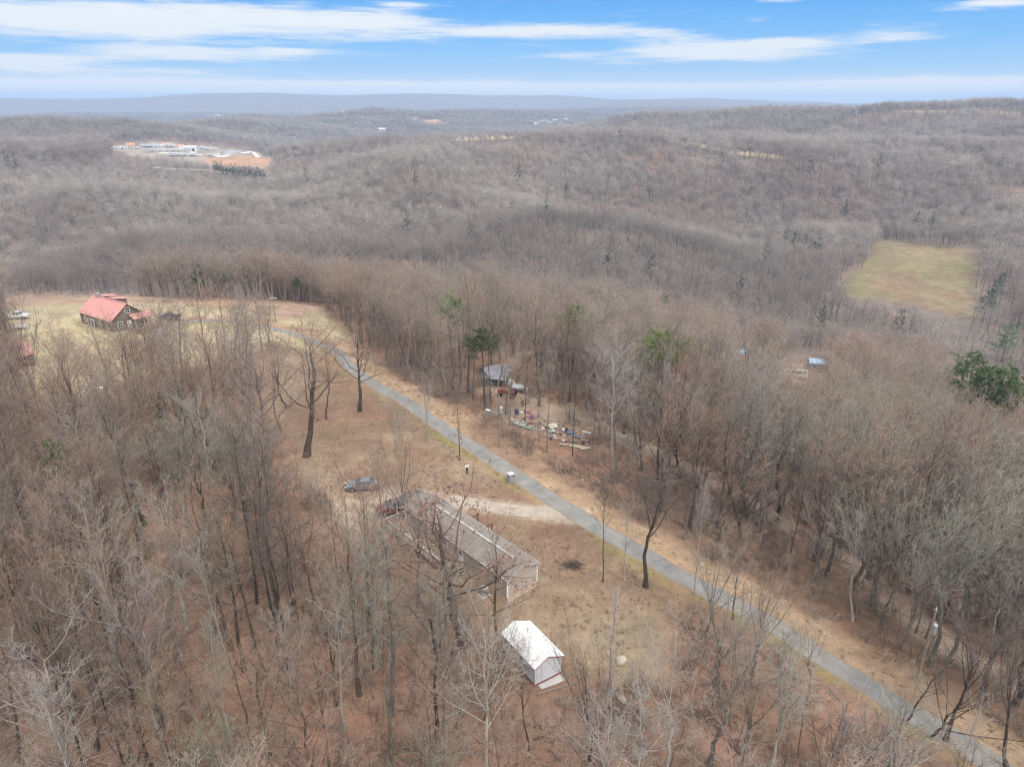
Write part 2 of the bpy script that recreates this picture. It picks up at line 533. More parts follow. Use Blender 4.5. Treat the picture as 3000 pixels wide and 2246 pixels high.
def inside(poly, x, y):
    x, y = np.asarray(x, float), np.asarray(y, float)
    res = np.zeros(x.shape, bool)
    lo, hi = poly.min(0), poly.max(0)
    m = (x >= lo[0]) & (x <= hi[0]) & (y >= lo[1]) & (y <= hi[1])
    if not m.any():
        return res
    xs, ys = x[m], y[m]
    r_ = np.zeros(xs.shape, bool)
    n = len(poly)
    for i in range(n):
        x0, y0 = poly[i]
        x1, y1 = poly[(i + 1) % n]
        if y0 == y1:
            continue
        c = ((y0 > ys) != (y1 > ys)) & (xs < (x1 - x0) * (ys - y0) / (y1 - y0) + x0)
        r_ ^= c
    res[m] = r_
    return res

def seg_dist(line, x, y):
    x, y = np.asarray(x, float), np.asarray(y, float)
    best = np.full(x.shape, 1e9)
    side = np.zeros(x.shape)
    for i in range(len(line) - 1):
        a, b = line[i][:2], line[i + 1][:2]
        d = b - a
        L2 = float(d @ d) + 1e-9
        t = np.clip(((x - a[0]) * d[0] + (y - a[1]) * d[1]) / L2, 0, 1)
        q = np.hypot(x - a[0] - t * d[0], y - a[1] - t * d[1])
        s = d[0] * (y - a[1]) - d[1] * (x - a[0])
        m = q < best
        best = np.where(m, q, best)
        side = np.where(m, s, side)
    return best, side

def resample(pts, step):
    pts = np.array(pts, float)
    # Catmull-Rom through the points
    P = np.vstack([2 * pts[0] - pts[1], pts, 2 * pts[-1] - pts[-2]])
    out = []
    for i in range(1, len(P) - 2):
        for t in np.linspace(0, 1, 16, endpoint=False):
            a, b, c, d = P[i - 1], P[i], P[i + 1], P[i + 2]
            out.append(0.5 * (2 * b + (c - a) * t + (2 * a - 5 * b + 4 * c - d) * t * t + (3 * b - a - 3 * c + d) * t ** 3))
    out.append(pts[-1])
    out = np.array(out)
    s = np.concatenate([[0], np.cumsum(np.linalg.norm(np.diff(out, axis=0), axis=1))])
    q = np.arange(0, s[-1], step)
    return np.stack([np.interp(q, s, out[:, k]) for k in range(2)], 1)

ROAD_PX = [(2190, 1680), (2143, 1647), (2093, 1614), (2025, 1571), (1942, 1527), (1875, 1481), (1809, 1440), (1725, 1387), (1641, 1333), (1558, 1290), (1475, 1247),
           (1360, 1180), (1239, 1108), (1204, 1086), (1121, 1031), (1054, 987), (991, 947), (938, 911), (881, 870), (821, 837), (757, 793), (728, 760), (688, 743), (651, 726), (601, 713), (535, 700), (467, 693), (400, 697), (362, 706)]
_p = [at(u, v)[:2] for u, v in ROAD_PX]
_d = _p[0] - _p[2]
ROAD = resample([_p[0] + _d * 6, _p[0] + _d * 2.5] + _p, 1.2)
DRIVE = resample([at(u, v)[:2] for u, v in [(1236, 1108), (1185, 1106), (1130, 1104), (1080, 1097), (1010, 1086), (940, 1076), (880, 1078), (830, 1092), (792, 1110), (770, 1128)]], 1.0)
TRACK = resample([at(u, v)[:2] for u, v in [(1060, 845), (1130, 862), (1220, 890), (1330, 935), (1480, 1010), (1640, 1095), (1790, 1180), (1890, 1250), (1960, 1320), (2060, 1400), (2180, 1490)]], 2.0)
YARD = gpoly([(600, 728), (560, 790), (590, 890), (630, 985), (640, 1040), (700, 1060), (690, 1120), (760, 1165), (845, 1180), (900, 1240), (1010, 1330), (1100, 1370), (1085, 1470), (1190, 1500), (1330, 1520), (1440, 1470), (1490, 1400), (1480, 1330), (1530, 1290), (1239, 1130), (1100, 1030), (900, 890), (750, 795)])
LAWN = gpoly([(0, 640), (90, 636), (300, 640), (420, 648), (600, 652), (690, 662), (760, 735), (740, 780), (600, 735), (520, 770), (420, 790), (300, 810), (200, 860), (90, 880), (0, 800)])
SEDGE = gpoly([(0, 641), (90, 637), (300, 641), (420, 648), (600, 652), (690, 662), (690, 680), (600, 690), (560, 676), (430, 660), (300, 654), (90, 660), (0, 665)])
FIELD = gpoly([(1885, 525), (1905, 515), (1960, 522), (2000, 530), (2110, 540), (2118, 562), (2102, 640), (2112, 690), (2060, 682), (1960, 660), (1870, 645), (1800, 640), (1830, 600), (1868, 560)])
RVYARD = gpoly([(235, 322), (330, 308), (520, 322), (590, 340), (572, 362), (470, 362), (400, 349), (300, 340)], 3)
RVDIRT = gpoly([(425, 346), (470, 340), (520, 336), (585, 341), (578, 360), (470, 360)], 3)
STRIP_A = gpoly([(960, 304), (1000, 296), (1050, 291), (1112, 294), (1125, 299), (1060, 301), (1000, 306)], 3)
STRIP_B = gpoly([(1390, 297), (1440, 300), (1560, 318), (1690, 336), (1690, 343), (1600, 336), (1540, 324), (1440, 306)], 3)
STRIP_C = gpoly([(1850, 236), (1990, 239), (2212, 245), (2212, 250), (1990, 244), (1850, 240)], 3)
TOWN_DIRT = gpoly([(890, 262), (940, 258), (975, 266), (930, 270)], 3)
DIRT_TRAILS = [resample([at(u, v)[:2] for u, v in q], 3.0) for q in ([(1325, 435), (1350, 425), (1382, 408)], [(1290, 448), (1360, 452), (1440, 450)], [(1410, 370), (1418, 345), (1430, 330)])]
LANE_PX = [(330, 362), (430, 368), (500, 375), (560, 383), (640, 391)]
SHED0 = at(1155.5, 1481)
HOME0 = np.array([-0.5, 62.6])
HD, HW = np.array([-0.66, 0.7513]), np.array([0.7513, 0.66])
HOUSE_C = at(228, 690, 0)
JUNK_C = at(1180, 925)

# ------------------------------------------------------------------ ground sheet
azs = np.radians(np.concatenate([np.arange(-180, -62, 4.0), np.arange(-62, -48, 1.0), np.arange(-48, 48.01, 0.22), np.arange(49, 62, 1.0), np.arange(62, 180, 4.0)]))
rs = np.concatenate([[2.0, 8, 14, 20, 26, 31], np.exp(np.linspace(math.log(35), math.log(330), 330)), np.exp(np.linspace(math.log(334), math.log(11000), 260))])
A, RR = np.meshgrid(azs, rs, indexing='ij')
GX, GY = RR * np.sin(A), RR * np.cos(A)
GZ = ground(GX, GY)

def col(*c):
    return np.array(c, float)

def soft(poly, x, y, w):
    """inside an outline whose border is uneven and blends over about W metres"""
    px = x + w * fbm(x / (w * 3), y / (w * 3), 3, 201)
    py = y + w * fbm(x / (w * 3), y / (w * 3), 3, 211)
    s_ = 0.0
    for k_ in range(9):
        a_ = k_ * 2.4
        s_ = s_ + inside(poly, px + math.cos(a_) * w * math.sqrt(k_ / 9), py + math.sin(a_) * w * math.sqrt(k_ / 9))
    return (s_ / 9.0)[..., None]

def cover(x, y):
    """albedo of what lies on the ground"""
    r = np.hypot(x, y)
    n1 = fbm(x / 16, y / 16, 4, 31)[..., None]
    n2 = fbm(x / 4.5, y / 4.5, 3, 47)[..., None]
    n3 = fbm(x / 60, y / 60, 3, 53)[..., None]
    def mixc(a, b, t):
        return a + (b - a) * t
    def sm(v, lo, hi):
        t = np.clip((v - lo) / (hi - lo), 0, 1)
        return t * t * (3 - 2 * t)
    wood = mixc(col(.185, .12, .088), col(.275, .16, .112), sm(n1 + .4 * n2, -.4, .5))
    wood = mixc(wood, col(.27, .185, .125), .6 * sm(n2 + .5 * n1, .35, .8))
    far = mixc(col(.17, .14, .12), col(.21, .155, .13), sm(n3, -.4, .4))
    c = mixc(wood, far, sm(r[..., None], 180, 420))
    yard = mixc(col(.195, .135, .095), col(.27, .203, .143), sm(n1 * 1.2 + .5 * n2, -.35, .45))
    yard = mixc(yard, col(.205, .125, .09), .9 * sm(-n1 + .4 * n2, .12, .5))
    yard = mixc(yard, col(.20, .17, .115), .6 * sm(n3 + .7 * n2, .1, .6))
    c = mixc(c, yard, soft(YARD, x, y, 3.0))
    lawn = mixc(col(.37, .31, .215), col(.33, .285, .175), sm(n1, -.3, .3))
    lawn = mixc(lawn, col(.31, .225, .165), .9 * sm(n3 + .6 * n1, .05, .35))
    c = mixc(c, lawn, soft(LAWN, x, y, 2.5))
    c = mixc(c, mixc(col(.29, .205, .155), col(.36, .235, .15), sm(n1, -.1, .5)), .9 * soft(SEDGE, x, y, 3.0))
    fld = mixc(col(.205, .168, .10), col(.165, .15, .07), sm(n3 + .5 * n1, -.25, .35))
    fld = mixc(fld, col(.20, .138, .09), .85 * sm(n1 - n3, .05, .5))
    c = mixc(c, fld, soft(FIELD, x, y, 5.5))
    c = np.where(inside(RVYARD, x, y)[..., None], mixc(col(.25, .215, .18), col(.33, .29, .25), sm(n1, .0, .3)), c)
    c = mixc(c, col(.35, .225, .15), soft(RVDIRT, x, y, 6.0))
    for P_ in (STRIP_A, STRIP_B, STRIP_C):
        c = np.where(inside(P_, x, y)[..., None], col(.36, .285, .185), c)
    c = np.where(inside(TOWN_DIRT, x, y)[..., None], col(.50, .29, .20), c)
    near = r < 330
    if near.any():
        d, s = seg_dist(ROAD, np.where(near, x, 1e6), np.where(near, y, 1e6))
        d, s = d[..., None], s[..., None]
        verge = mixc(col(.335, .24, .16), col(.225, .15, .108), sm(n1 + .9 * n2, -.25, .35))
        wv = 8.9 + 4.5 * n1 + 1.5 * n2
        c = mixc(c, verge, np.where(s < 0, 1 - sm(d, wv - 3.6, wv), 0))
        strip = mixc(col(.215, .20, .075), col(.27, .20, .11), sm(n2 + .5 * n1, -.25, .3))
        c = mixc(c, strip, np.where(s > 0, (1 - sm(d + 1.0 * n2, 2.0, 3.7)) * .85 * sm(n1 + .5 * n2 + .25, -.25, .35), 0))
        d2, _ = seg_dist(DRIVE, np.where(near, x, 1e6), np.where(near, y, 1e6))
        d2 = d2[..., None]
        park = at(785, 1108)
        d3 = np.hypot(x - park[0], y - park[1])[..., None]
        gravel = mixc(col(.34, .28, .225), col(.27, .21, .16), sm(n2, -.3, .4))
        c = mixc(c, gravel, np.maximum(1 - sm(d2 + .7 * n2, 1.6, 3.0), 1 - sm(d3 + 2.2 * n2, 3.0, 8.5)))
        d4, _ = seg_dist(TRACK, np.where(near, x, 1e6), np.where(near, y, 1e6))
        c = mixc(c, mixc(col(.34, .27, .215), col(.28, .21, .165), sm(n2, -.3, .3)), .9 * (1 - sm(d4[..., None] + n2, 1.6, 3.4)))
        d5 = np.hypot(x - JUNK_C[0], y - JUNK_C[1] - 8)[..., None]
        c = mixc(c, col(.29, .22, .165), .8 * (1 - sm(d5 + 3 * n2, 6, 13)))
    for tr in DIRT_TRAILS:
        d, _ = seg_dist(tr, x, y)
        c = mixc(c, col(.36, .20, .14), 1 - sm(d[..., None], 3, 7))
    return np.clip(c, .01, .9)

COV = cover(GX, GY)
na, nr = GX.shape
idx = np.arange(na * nr).reshape(na, nr)
q = np.stack([idx[:-1, :-1], idx[:-1, 1:], idx[1:, 1:], idx[1:, :-1]], -1).reshape(-1, 4)[:, ::-1]
seam = np.stack([idx[-1, :-1], idx[-1, 1:], idx[0, 1:], idx[0, :-1]], -1).reshape(-1, 4)[:, ::-1]
fan = np.array([[na * nr, idx[(i + 1) % na, 0], idx[i, 0]] for i in range(na)])
gv = np.concatenate([np.stack([GX, GY, GZ], -1).reshape(-1, 3), [[0, 0, gz(0, 0.1)]]])
gm = mesh_arrays('ground', gv, np.concatenate([q, seam]), fan, smooth=True)
ca = gm.color_attributes.new('cover', 'FLOAT_COLOR', 'POINT')
cc = np.concatenate([COV.reshape(-1, 3), [[.2, .13, .09]]])
ca.data.foreach_set('color', np.concatenate([cc, np.ones((len(cc), 1))], 1).astype(np.float32).ravel())
M_ground = principled('ground', (.2, .15, .1), 0.95, 0, 0.1)
t = NT(M_ground.node_tree)
b = M_ground.node_tree.nodes['Principled BSDF']
at_ = t.new('ShaderNodeAttribute', attribute_name='cover')
geo = t.new('ShaderNodeNewGeometry')
f1 = t.noise(geo.outputs['Position'], 0.9, 6.0, 0.7)
f2 = t.noise(geo.outputs['Position'], 7.0, 4.0, 0.75)
f3 = t.noise(geo.outputs['Position'], 0.03, 5.0, 0.65)
k = t.math('ADD', t.math('MULTIPLY', t.rng(f1, .3, .7, .60, 1.40, 'LINEAR'), .5), t.math('MULTIPLY', t.rng(f2, .3, .7, .40, 1.60, 'LINEAR'), .5))
f4 = t.noise(geo.outputs['Position'], 0.16, 4.0, 0.7)
k = t.math('MULTIPLY', k, t.math('MULTIPLY', t.rng(f3, .3, .7, .84, 1.16, 'LINEAR'), t.rng(f4, .3, .7, .78, 1.22, 'LINEAR')))
c1 = t.mix(1.0, at_.outputs['Color'], k, 'MULTIPLY')
t.l.new(c1, b.inputs['Base Color'])
bn = t.new('ShaderNodeBump')
bn.inputs['Strength'].default_value = 0.6
bn.inputs['Distance'].default_value = 0.12
t.l.new(f2, bn.inputs['Height'])
t.l.new(bn.outputs[0], b.inputs['Normal'])
gm.materials.append(M_ground)
go = link(bpy.data.objects.new('ground', gm))
tag(go, 'leaf covered ridge, yard and far wooded hills', kind='structure')

def ribbon(name, line, width, mat, label, lift=0.05, crown=0.04, wob=0.0):
    """a road laid on the ground, its edges turned down into it"""
    n = len(line)
    tg = np.gradient(line, axis=0)
    tg /= np.linalg.norm(tg, axis=1)[:, None] + 1e-9
    nm = np.stack([-tg[:, 1], tg[:, 0]], 1)
    s = np.arange(n) * 1.0
    wl = width / 2 * (1 + wob * fbm(s / 5, s * 0 + 3.3, 3, 5))
    wr = width / 2 * (1 + wob * fbm(s / 5, s * 0 + 9.9, 3, 8))
    cols = []
    for f, dz in ((1.12, -.16), (1.0, 0), (.55, crown * .7), (0, crown), (-.55, crown * .7), (-1.0, 0), (-1.12, -.16)):
        w = (wl if f > 0 else wr)[:, None] * f
        p = line + nm * w
        z = np.maximum(ground(p[:, 0], p[:, 1]), ground(line[:, 0], line[:, 1]) - 0.25)
        cols.append(np.concatenate([p, (z + lift + dz)[:, None]], 1))
    V = np.stack(cols, 1)
    k = V.shape[1]
    ii = np.arange(n * k).reshape(n, k)
    qq = np.stack([ii[:-1, :-1], ii[:-1, 1:], ii[1:, 1:], ii[1:, :-1]], -1).reshape(-1, 4)
    m = mesh_arrays(name, V.reshape(-1, 3), qq, smooth=False)
    ac_ = m.attributes.new('across', 'FLOAT', 'POINT')
    ac_.data.foreach_set('value', np.tile(np.array([1.12, 1.0, .55, 0, -.55, -1.0, -1.12]), n).astype(np.float32))
    m.materials.append(mat)
    if m.polygons[len(m.polygons) // 2].normal.z < 0:
        m.flip_normals()
    o = link(bpy.data.objects.new(name, m))
    return tag(o, label, kind='structure')

M_asph = principled('old asphalt', (.24, .24, .235), 0.9, 0, 0.2)
t = NT(M_asph.node_tree)
b = M_asph.node_tree.nodes['Principled BSDF']
geo = t.new('ShaderNodeNewGeometry')
fa = t.noise(geo.outputs['Position'], 0.35, 5.0, 0.65, 0.4)
fb = t.noise(geo.outputs['Position'], 6.0, 4.0, 0.7)
ck = t.new('ShaderNodeTexVoronoi', feature='DISTANCE_TO_EDGE')
ck.inputs['Scale'].default_value = 0.45
t.l.new(geo.outputs['Position'], ck.inputs['Vector'])
base = t.ramp(t.math('ADD', t.math('MULTIPLY', fa, .7), t.math('MULTIPLY', fb, .3)), [(.32, (.14, .138, .135)), (.5, (.20, .198, .192)), (.68, (.275, .266, .25))])
base = t.mix(t.rng(ck.outputs['Distance'], 0.0, 0.02, 0.12, 0.0), base, (.12, .12, .12, 1))
acr = t.new('ShaderNodeAttribute', attribute_name='across')
aab = t.math('ABSOLUTE', acr.outputs['Fac'])
fc = t.noise(geo.outputs['Position'], 1.3, 4.0, 0.7)
base = t.mix(t.math('MULTIPLY', t.rng(t.math('ABSOLUTE', t.math('SUBTRACT', aab, 0.5)), 0.0, 0.3, 0.45, 0.0), t.rng(fa, .3, .7)), base, (.25, .245, .236, 1))
base = t.mix(t.rng(t.math('ADD', aab, t.math('MULTIPLY', t.math('SUBTRACT', fc, .5), 1.1)), .78, 1.0, 0.0, 0.85), base, (.235, .18, .135, 1))
t.l.new(base, b.inputs['Base Color'])
ribbon('road', ROAD, 2.95, M_asph, 'narrow grey asphalt lane running up the ridge past the mobile home', wob=.11)
M_gravel = worn('pale gravel', (.33, .285, .24), 0.22, 0.8, 0.95, bump=.4)
ribbon('driveway', DRIVE[:-14], 2.6, M_gravel, 'pale gravel driveway leading from the lane to the parked cars', lift=.035, crown=.02, wob=.25)
LANE = resample([at(u, v)[:2] for u, v in LANE_PX], 4.0)
ribbon('dirt_road', LANE, 4.5, worn('pale dirt', (.50, .40, .31), .15, .3), 'pale dirt lane on the far hillside below the trailer yard', lift=.6, crown=.0)

# ------------------------------------------------------------------ haze
M_haze = bpy.data.materials.new('haze')
M_haze.use_nodes = True
for n in list(M_haze.node_tree.nodes):
    M_haze.node_tree.nodes.remove(n)
ho = M_haze.node_tree.nodes.new('ShaderNodeOutputMaterial')
hv = M_haze.node_tree.nodes.new('ShaderNodeVolumePrincipled')
hv.inputs['Color'].default_value = (0.43, 0.62, 0.88, 1)
hv.inputs['Density'].default_value = 1.65e-4
hv.inputs['Anisotropy'].default_value = 0.0
M_haze.node_tree.links.new(hv.outputs[0], ho.inputs['Volume'])
hz = MB().box(-11600, -11600, float(GZ.min()) - 1.0, 11600, 11600, float(GZ.max()) + 30.0).build('haze', M_haze)
tag(hz, 'pale haze lying over the far hills', kind='stuff')

# ------------------------------------------------------------------ bare trees
def nrm(a):
    return a / (np.linalg.norm(a, axis=-1, keepdims=True) + 1e-9)

def grow(P, Rd, m, t0, t1, ang, sd, lr, K, up, wob, rr, tip, g, shape=.5, minr=.004, jit=1.0):
    """children of the branches P (N, K0, 3) with radii Rd (N, K0): M each"""
    N, K0, _ = P.shape
    seg = np.linalg.norm(np.diff(P, axis=1), axis=2)
    L = seg.sum(1)
    tt = (np.arange(m)[None, :] + g.uniform(.1, .9, (N, m))) / m
    tt = t0 + (t1 - t0) * tt
    f = tt * (K0 - 1)
    i = np.clip(f.astype(int), 0, K0 - 2)
    w = (f - i)[..., None]
    nn = np.arange(N)[:, None]
    base = P[nn, i] * (1 - w) + P[nn, i + 1] * w
    rad = Rd[nn, i] * (1 - w[..., 0]) + Rd[nn, i + 1] * w[..., 0]
    T = nrm(P[nn, i + 1] - P[nn, i])
    ref = np.where(np.abs(T[..., 2:3]) > .9, np.array([1., 0, 0]), np.array([0, 0, 1.]))
    B1 = nrm(np.cross(T, ref))
    B2 = np.cross(T, B1)
    phi = np.arange(m)[None, :] * 2.39996 + g.uniform(0, 6.28, (N, 1)) + g.normal(0, .5, (N, m))
    a = np.clip(g.normal(ang, sd, (N, m)), .12, 1.8)
    d = np.cos(a)[..., None] * T + np.sin(a)[..., None] * (np.cos(phi)[..., None] * B1 + np.sin(phi)[..., None] * B2)
    ln = L[:, None] * lr * (1 - shape * (tt - t0) / (t1 - t0 + 1e-6)) * g.uniform(1 - .35 * jit, 1 + .25 * jit, (N, m))
    M = N * m
    d, base, ln, rad = d.reshape(M, 3), base.reshape(M, 3), ln.reshape(M), rad.reshape(M)
    pts = [base]
    p = base
    for k in range(K - 1):
        d = nrm(d + np.array([0, 0, up]) + g.normal(0, wob, (M, 3)))
        p = p + d * (ln / (K - 1))[:, None]
        pts.append(p)
    r0 = np.maximum(rad * rr * g.uniform(.8, 1.1, M), minr)
    s = np.linspace(0, 1, K)
    rr_ = r0[:, None] * (1 - s) + np.maximum(r0 * tip, minr * .6)[:, None] * s
    return np.stack(pts, 1), rr_

def tubes(P, Rd, S, voff, spike=True):
    """tapered tubes along polylines: verts, quads, tris"""
    N, K, _ = P.shape
    T = np.empty_like(P)
    T[:, 1:-1] = P[:, 2:] - P[:, :-2]
    T[:, 0] = P[:, 1] - P[:, 0]
    T[:, -1] = P[:, -1] - P[:, -2]
    T = nrm(T)
    ref = np.where(np.abs(T[:, :1, 2:3]) > .9, np.array([1., 0, 0]), np.array([0, 0, 1.]))
    A_ = nrm(np.cross(T, np.broadcast_to(ref, T.shape)))
    B_ = np.cross(T, A_)
    th = np.arange(S) * 2 * np.pi / S
    ring = np.cos(th)[None, None, :, None] * A_[:, :, None, :] + np.sin(th)[None, None, :, None] * B_[:, :, None, :]
    Kr = K - 1 if spike else K
    V = P[:, :Kr, None, :] + ring[:, :Kr] * Rd[:, :Kr, None, None]
    per = Kr * S + (1 if spike else 0)
    V = V.reshape(N, Kr * S, 3)
    if spike:
        V = np.concatenate([V, P[:, -1:, :]], 1)
    base = (np.arange(N) * per + voff)[:, None, None]
    quads = np.zeros((0, 4), np.int64)
    tris = np.zeros((0, 3), np.int64)
    i = np.arange(S)
    j = (i + 1) % S
    if Kr > 1:
        k = np.arange(Kr - 1)[:, None] * S
        qd = np.stack([k + i, k + j, k + S + j, k + S + i], -1).reshape(1, -1, 4)
        quads = (base + qd).reshape(-1, 4)
    if spike:
        l0 = (Kr - 1) * S
        td = np.stack([l0 + i, l0 + j, np.full(S, Kr * S)], -1).reshape(1, -1, 3)
        tris = (base + td).reshape(-1, 3)
    return V.reshape(-1, 3), quads, tris

class Cluster:
    def __init__(self):
        self.v, self.q, self.t, self.n = [], [], [], 0

    def add(self, P, Rd, S, spike=True):
        v, q, t = tubes(P, Rd, S, self.n, spike)
        self.v.append(v); self.q.append(q); self.t.append(t)
        self.n += len(v)
        return self

    def arrays(self):
        return (np.concatenate(self.v) if self.v else np.zeros((0, 3)), np.concatenate(self.q) if self.q else np.zeros((0, 4), int), np.concatenate(self.t) if self.t else np.zeros((0, 3), int))

    def mesh(self, name, mat, smooth=True):
        v, q, t = self.arrays()
        m = mesh_arrays(name, v, q, t, smooth)
        m.materials.append(mat)
        return m

KINDS = {
    # trunk top as a share of the height, trunk radius, limbs: (count, from, to, angle, length share, upward, wobble)
    'forest': dict(h=18, th=.90, r=.21, wob=.035, l1=(18, .38, .99, .88, .37, .11, .12), l2=(7, .2, .98, .76, .42, .08, .15), l3=(5, .2, 1, .68, .50, .05, .2), l4=(6, .2, 1, .6, .55), shape=.40),
    'tall':   dict(h=20, th=.95, r=.17, wob=.03, l1=(16, .50, .99, .72, .27, .15, .10), l2=(7, .25, .98, .68, .46, .10, .14), l3=(5, .2, 1, .64, .52, .06, .2), l4=(6, .25, 1, .6, .55), shape=.4),
    'fork':   dict(h=18, th=.62, r=.22, wob=.05, l1=(8, .48, 1.0, .50, .80, .12, .10), l2=(9, .2, .98, .70, .38, .08, .15), l3=(6, .2, 1, .68, .45, .05, .2), l4=(6, .2, 1, .6, .5), shape=.25),
    'oak':    dict(h=16, th=.85, r=.27, wob=.035, l1=(17, .34, 1.0, .98, .50, .12, .20), l2=(6, .2, .98, .78, .42, .08, .22), l3=(5, .2, 1, .72, .45, .06, .26), l4=(6, .2, 1, .7, .5), shape=.35),
    'fan':    dict(h=15, th=.40, r=.18, wob=.04, l1=(9, .35, 1.0, .36, 1.5, .09, .07), l2=(8, .25, .98, .44, .33, .14, .12), l3=(6, .2, 1, .5, .42, .1, .18), l4=(5, .25, 1, .5, .5), shape=.2),
    'slim':   dict(h=11, th=.96, r=.075, wob=.035, l1=(13, .3, .98, .6, .24, .18, .12), l2=(5, .2, 1, .6, .5, .1, .18), l3=(4, .2, 1, .6, .5, .06, .2), l4=None, shape=.4),
    'snag':   dict(h=14, th=.9, r=.20, wob=.05, l1=(10, .3, .98, .75, .26, .10, .16), l2=(5, .3, 1, .7, .4, .06, .2), l3=(2, .3, 1, .7, .5, .06, .2), l4=None, shape=.3),
}

def bare_tree(kind, seed, lod=0):
    """trunk and crown clusters of one bare tree, standing at the origin"""
    k = KINDS[kind]
    g = np.random.default_rng(seed)
    h = k['h']
    K = 10 if lod == 0 else (6 if lod == 1 else 4)
    s = np.linspace(0, 1, K)
    P = np.zeros((1, K, 3))
    P[0, :, 2] = s * h * k['th']
    w = np.cumsum(g.normal(0, k['wob'] * h / K * 2.2, (K, 2)), axis=0)
    P[0, :, :2] = w - w[0]
    P[0, 0, 2] = -.4
    r0 = k['r'] * (1.0 if lod == 0 else 1.15)
    Rd = (r0 * (1 - .80 * s ** .9))[None, :]
    Rd[0, 0] *= 1.45
    tr, cr = Cluster(), Cluster()
    tr.add(P, Rd, 8 if lod == 0 else (5 if lod == 1 else 3))
    m, t0, t1, an, lr, up, wb = k['l1']
    if lod == 2:
        m = max(4, int(m * .7))
    P1, R1 = grow(P, Rd, m, t0, t1, an, .18, lr, 6 if lod == 0 else (4 if lod == 1 else 3), up, wb, .55 if kind in ('fork', 'fan') else .42, .2, g, k['shape'], .02)
    (tr if lod < 2 else cr).add(P1, R1, 5 if lod == 0 else 3)
    m, t0, t1, an, lr, up, wb = k['l2']
    thick = (1.0, 1.9, 3.6)[lod]
    m2 = m if lod == 0 else (max(3, m - 1) if lod == 1 else max(3, m - 2))
    P2, R2 = grow(P1, R1, m2, t0, t1, an, .2, lr, 4 if lod == 0 else 3, up, wb, .55, .3, g, .45, .012 * thick)
    cr.add(P2, R2, 4 if lod == 0 else 3)
    # the leader itself also breaks into twigs
    PL, RL = grow(P, Rd, 10, .55, 1.0, an, .2, .10, 3, up, wb, .3, .3, g, .5, .012 * thick)
    cr.add(PL, RL, 3)
    P2 = np.concatenate([P2[:, [0, -2, -1]] if P2.shape[1] == 4 else P2, PL])
    R2 = np.concatenate([R2[:, [0, -2, -1]] if R2.shape[1] == 4 else R2, RL])
    m, t0, t1, an, lr, up, wb = k['l3']
    m3 = m if lod == 0 else 5
    P3, R3 = grow(P2, R2, m3, t0, t1, an, .22, lr * (1.0, 1.1, 1.35)[lod], 3 if lod == 0 else 2, up, wb, .6, .45, g, .4, .0115 * thick)
    cr.add(P3, R3, 3)
    if k['l4'] and lod == 0:
        m, t0, t1, an, lr = k['l4']
        P4, R4 = grow(P3, R3, m, t0, t1, an, .22, lr, 2, .05, .2, .8, .4, g, .4, .0105)
        cr.add(P4, R4, 3)
    elif k['l4'] and lod == 1:
        P4, R4 = grow(P3, R3, 4, .1, 1, .65, .22, .6, 2, .05, .2, .8, .4, g, .4, .018)
        cr.add(P4, R4, 3)
    return tr, cr

def far_tree(seed, h=17, n=170, rad=4.3):
    """a bare tree far off: trunk and a ball of twigs with an uneven outline"""
    g = np.random.default_rng(seed)
    tr, cr = Cluster(), Cluster()
    P = np.zeros((1, 4, 3))
    P[0, :, 2] = np.linspace(-.4, h * .86, 4)
    P[0, 1:, :2] = np.cumsum(g.normal(0, .25, (3, 2)), axis=0)
    tr.add(P, np.array([[.24, .17, .11, .04]]), 3)
    lobes = nrm(g.normal(0, 1, (7, 3)))
    d = nrm(g.normal(0, 1, (n, 3)))
    k = 1 + .34 * np.clip((d @ lobes.T - .55) / .45, 0, 1).max(1) - .14
    rr = g.uniform(.08, 1, n) ** .55 * k
    c = np.stack([d[:, 0] * rad * rr, d[:, 1] * rad * rr, h * .63 + d[:, 2] * h * .34 * rr], 1)
    dd = nrm(d * .8 + np.array([0, 0, .5]) + g.normal(0, .5, (n, 3)))
    ln = g.uniform(1.1, 2.3, n)[:, None]
    cr.add(np.stack([c - dd * ln * .5, c + dd * ln * .5], 1), np.tile(np.array([[.075, .03]]), (n, 1)) * g.uniform(.7, 1.3, (n, 1)), 3)
    m = 12
    a = g.uniform(0, 6.28, m)
    b0 = np.stack([0 * a, 0 * a, g.uniform(.35, .75, m) * h], 1)
    b1 = b0 + np.stack([np.cos(a) * rad * .6, np.sin(a) * rad * .6, g.uniform(.1, .28, m) * h], 1)
    cr.add(np.stack([b0, b1], 1), np.tile(np.array([[.09, .03]]), (m, 1)), 3)
    return tr, cr

def needle_tree(seed, h=13, spread=.2, fine=True, start=.28):
    g = np.random.default_rng(seed)
    K = 8
    s = np.linspace(0, 1, K)
    P = np.zeros((1, K, 3))
    P[0, :, 2] = s * h - .3
    P[0, :, :2] = np.cumsum(g.normal(0, .05, (K, 2)), axis=0)
    Rd = (h * .014 * (1 - .9 * s))[None, :]
    tr, cr = Cluster(), Cluster()
    tr.add(P, Rd, 6)
    P1, R1 = grow(P, Rd, 34 if fine else 20, start, .99, 1.15, .16, spread * 1.5, 4, .10, .10, .35, .3, g, .72, .02)
    tr.add(P1, R1, 3)
    P2, R2 = grow(P1, R1, 8 if fine else 6, .2, 1, .8, .2, .42, 3, .12, .15, .7, .5, g, .4, .01)
    P3, R3 = grow(P2, R2, 12 if fine else 6, .1, 1, .75, .25, .42, 2, .05, .2, 1, .5, g, .2, .035 if fine else .07)
    cr.add(P3, np.maximum(R3, .045 if fine else .10), 3)
    P4, R4 = grow(P1, R1, 14 if fine else 8, .3, 1, .8, .3, .16, 2, .1, .2, 1, .5, g, .2, .035 if fine else .07)
    cr.add(P4, np.maximum(R4, .045 if fine else .10), 3)
    return tr, cr

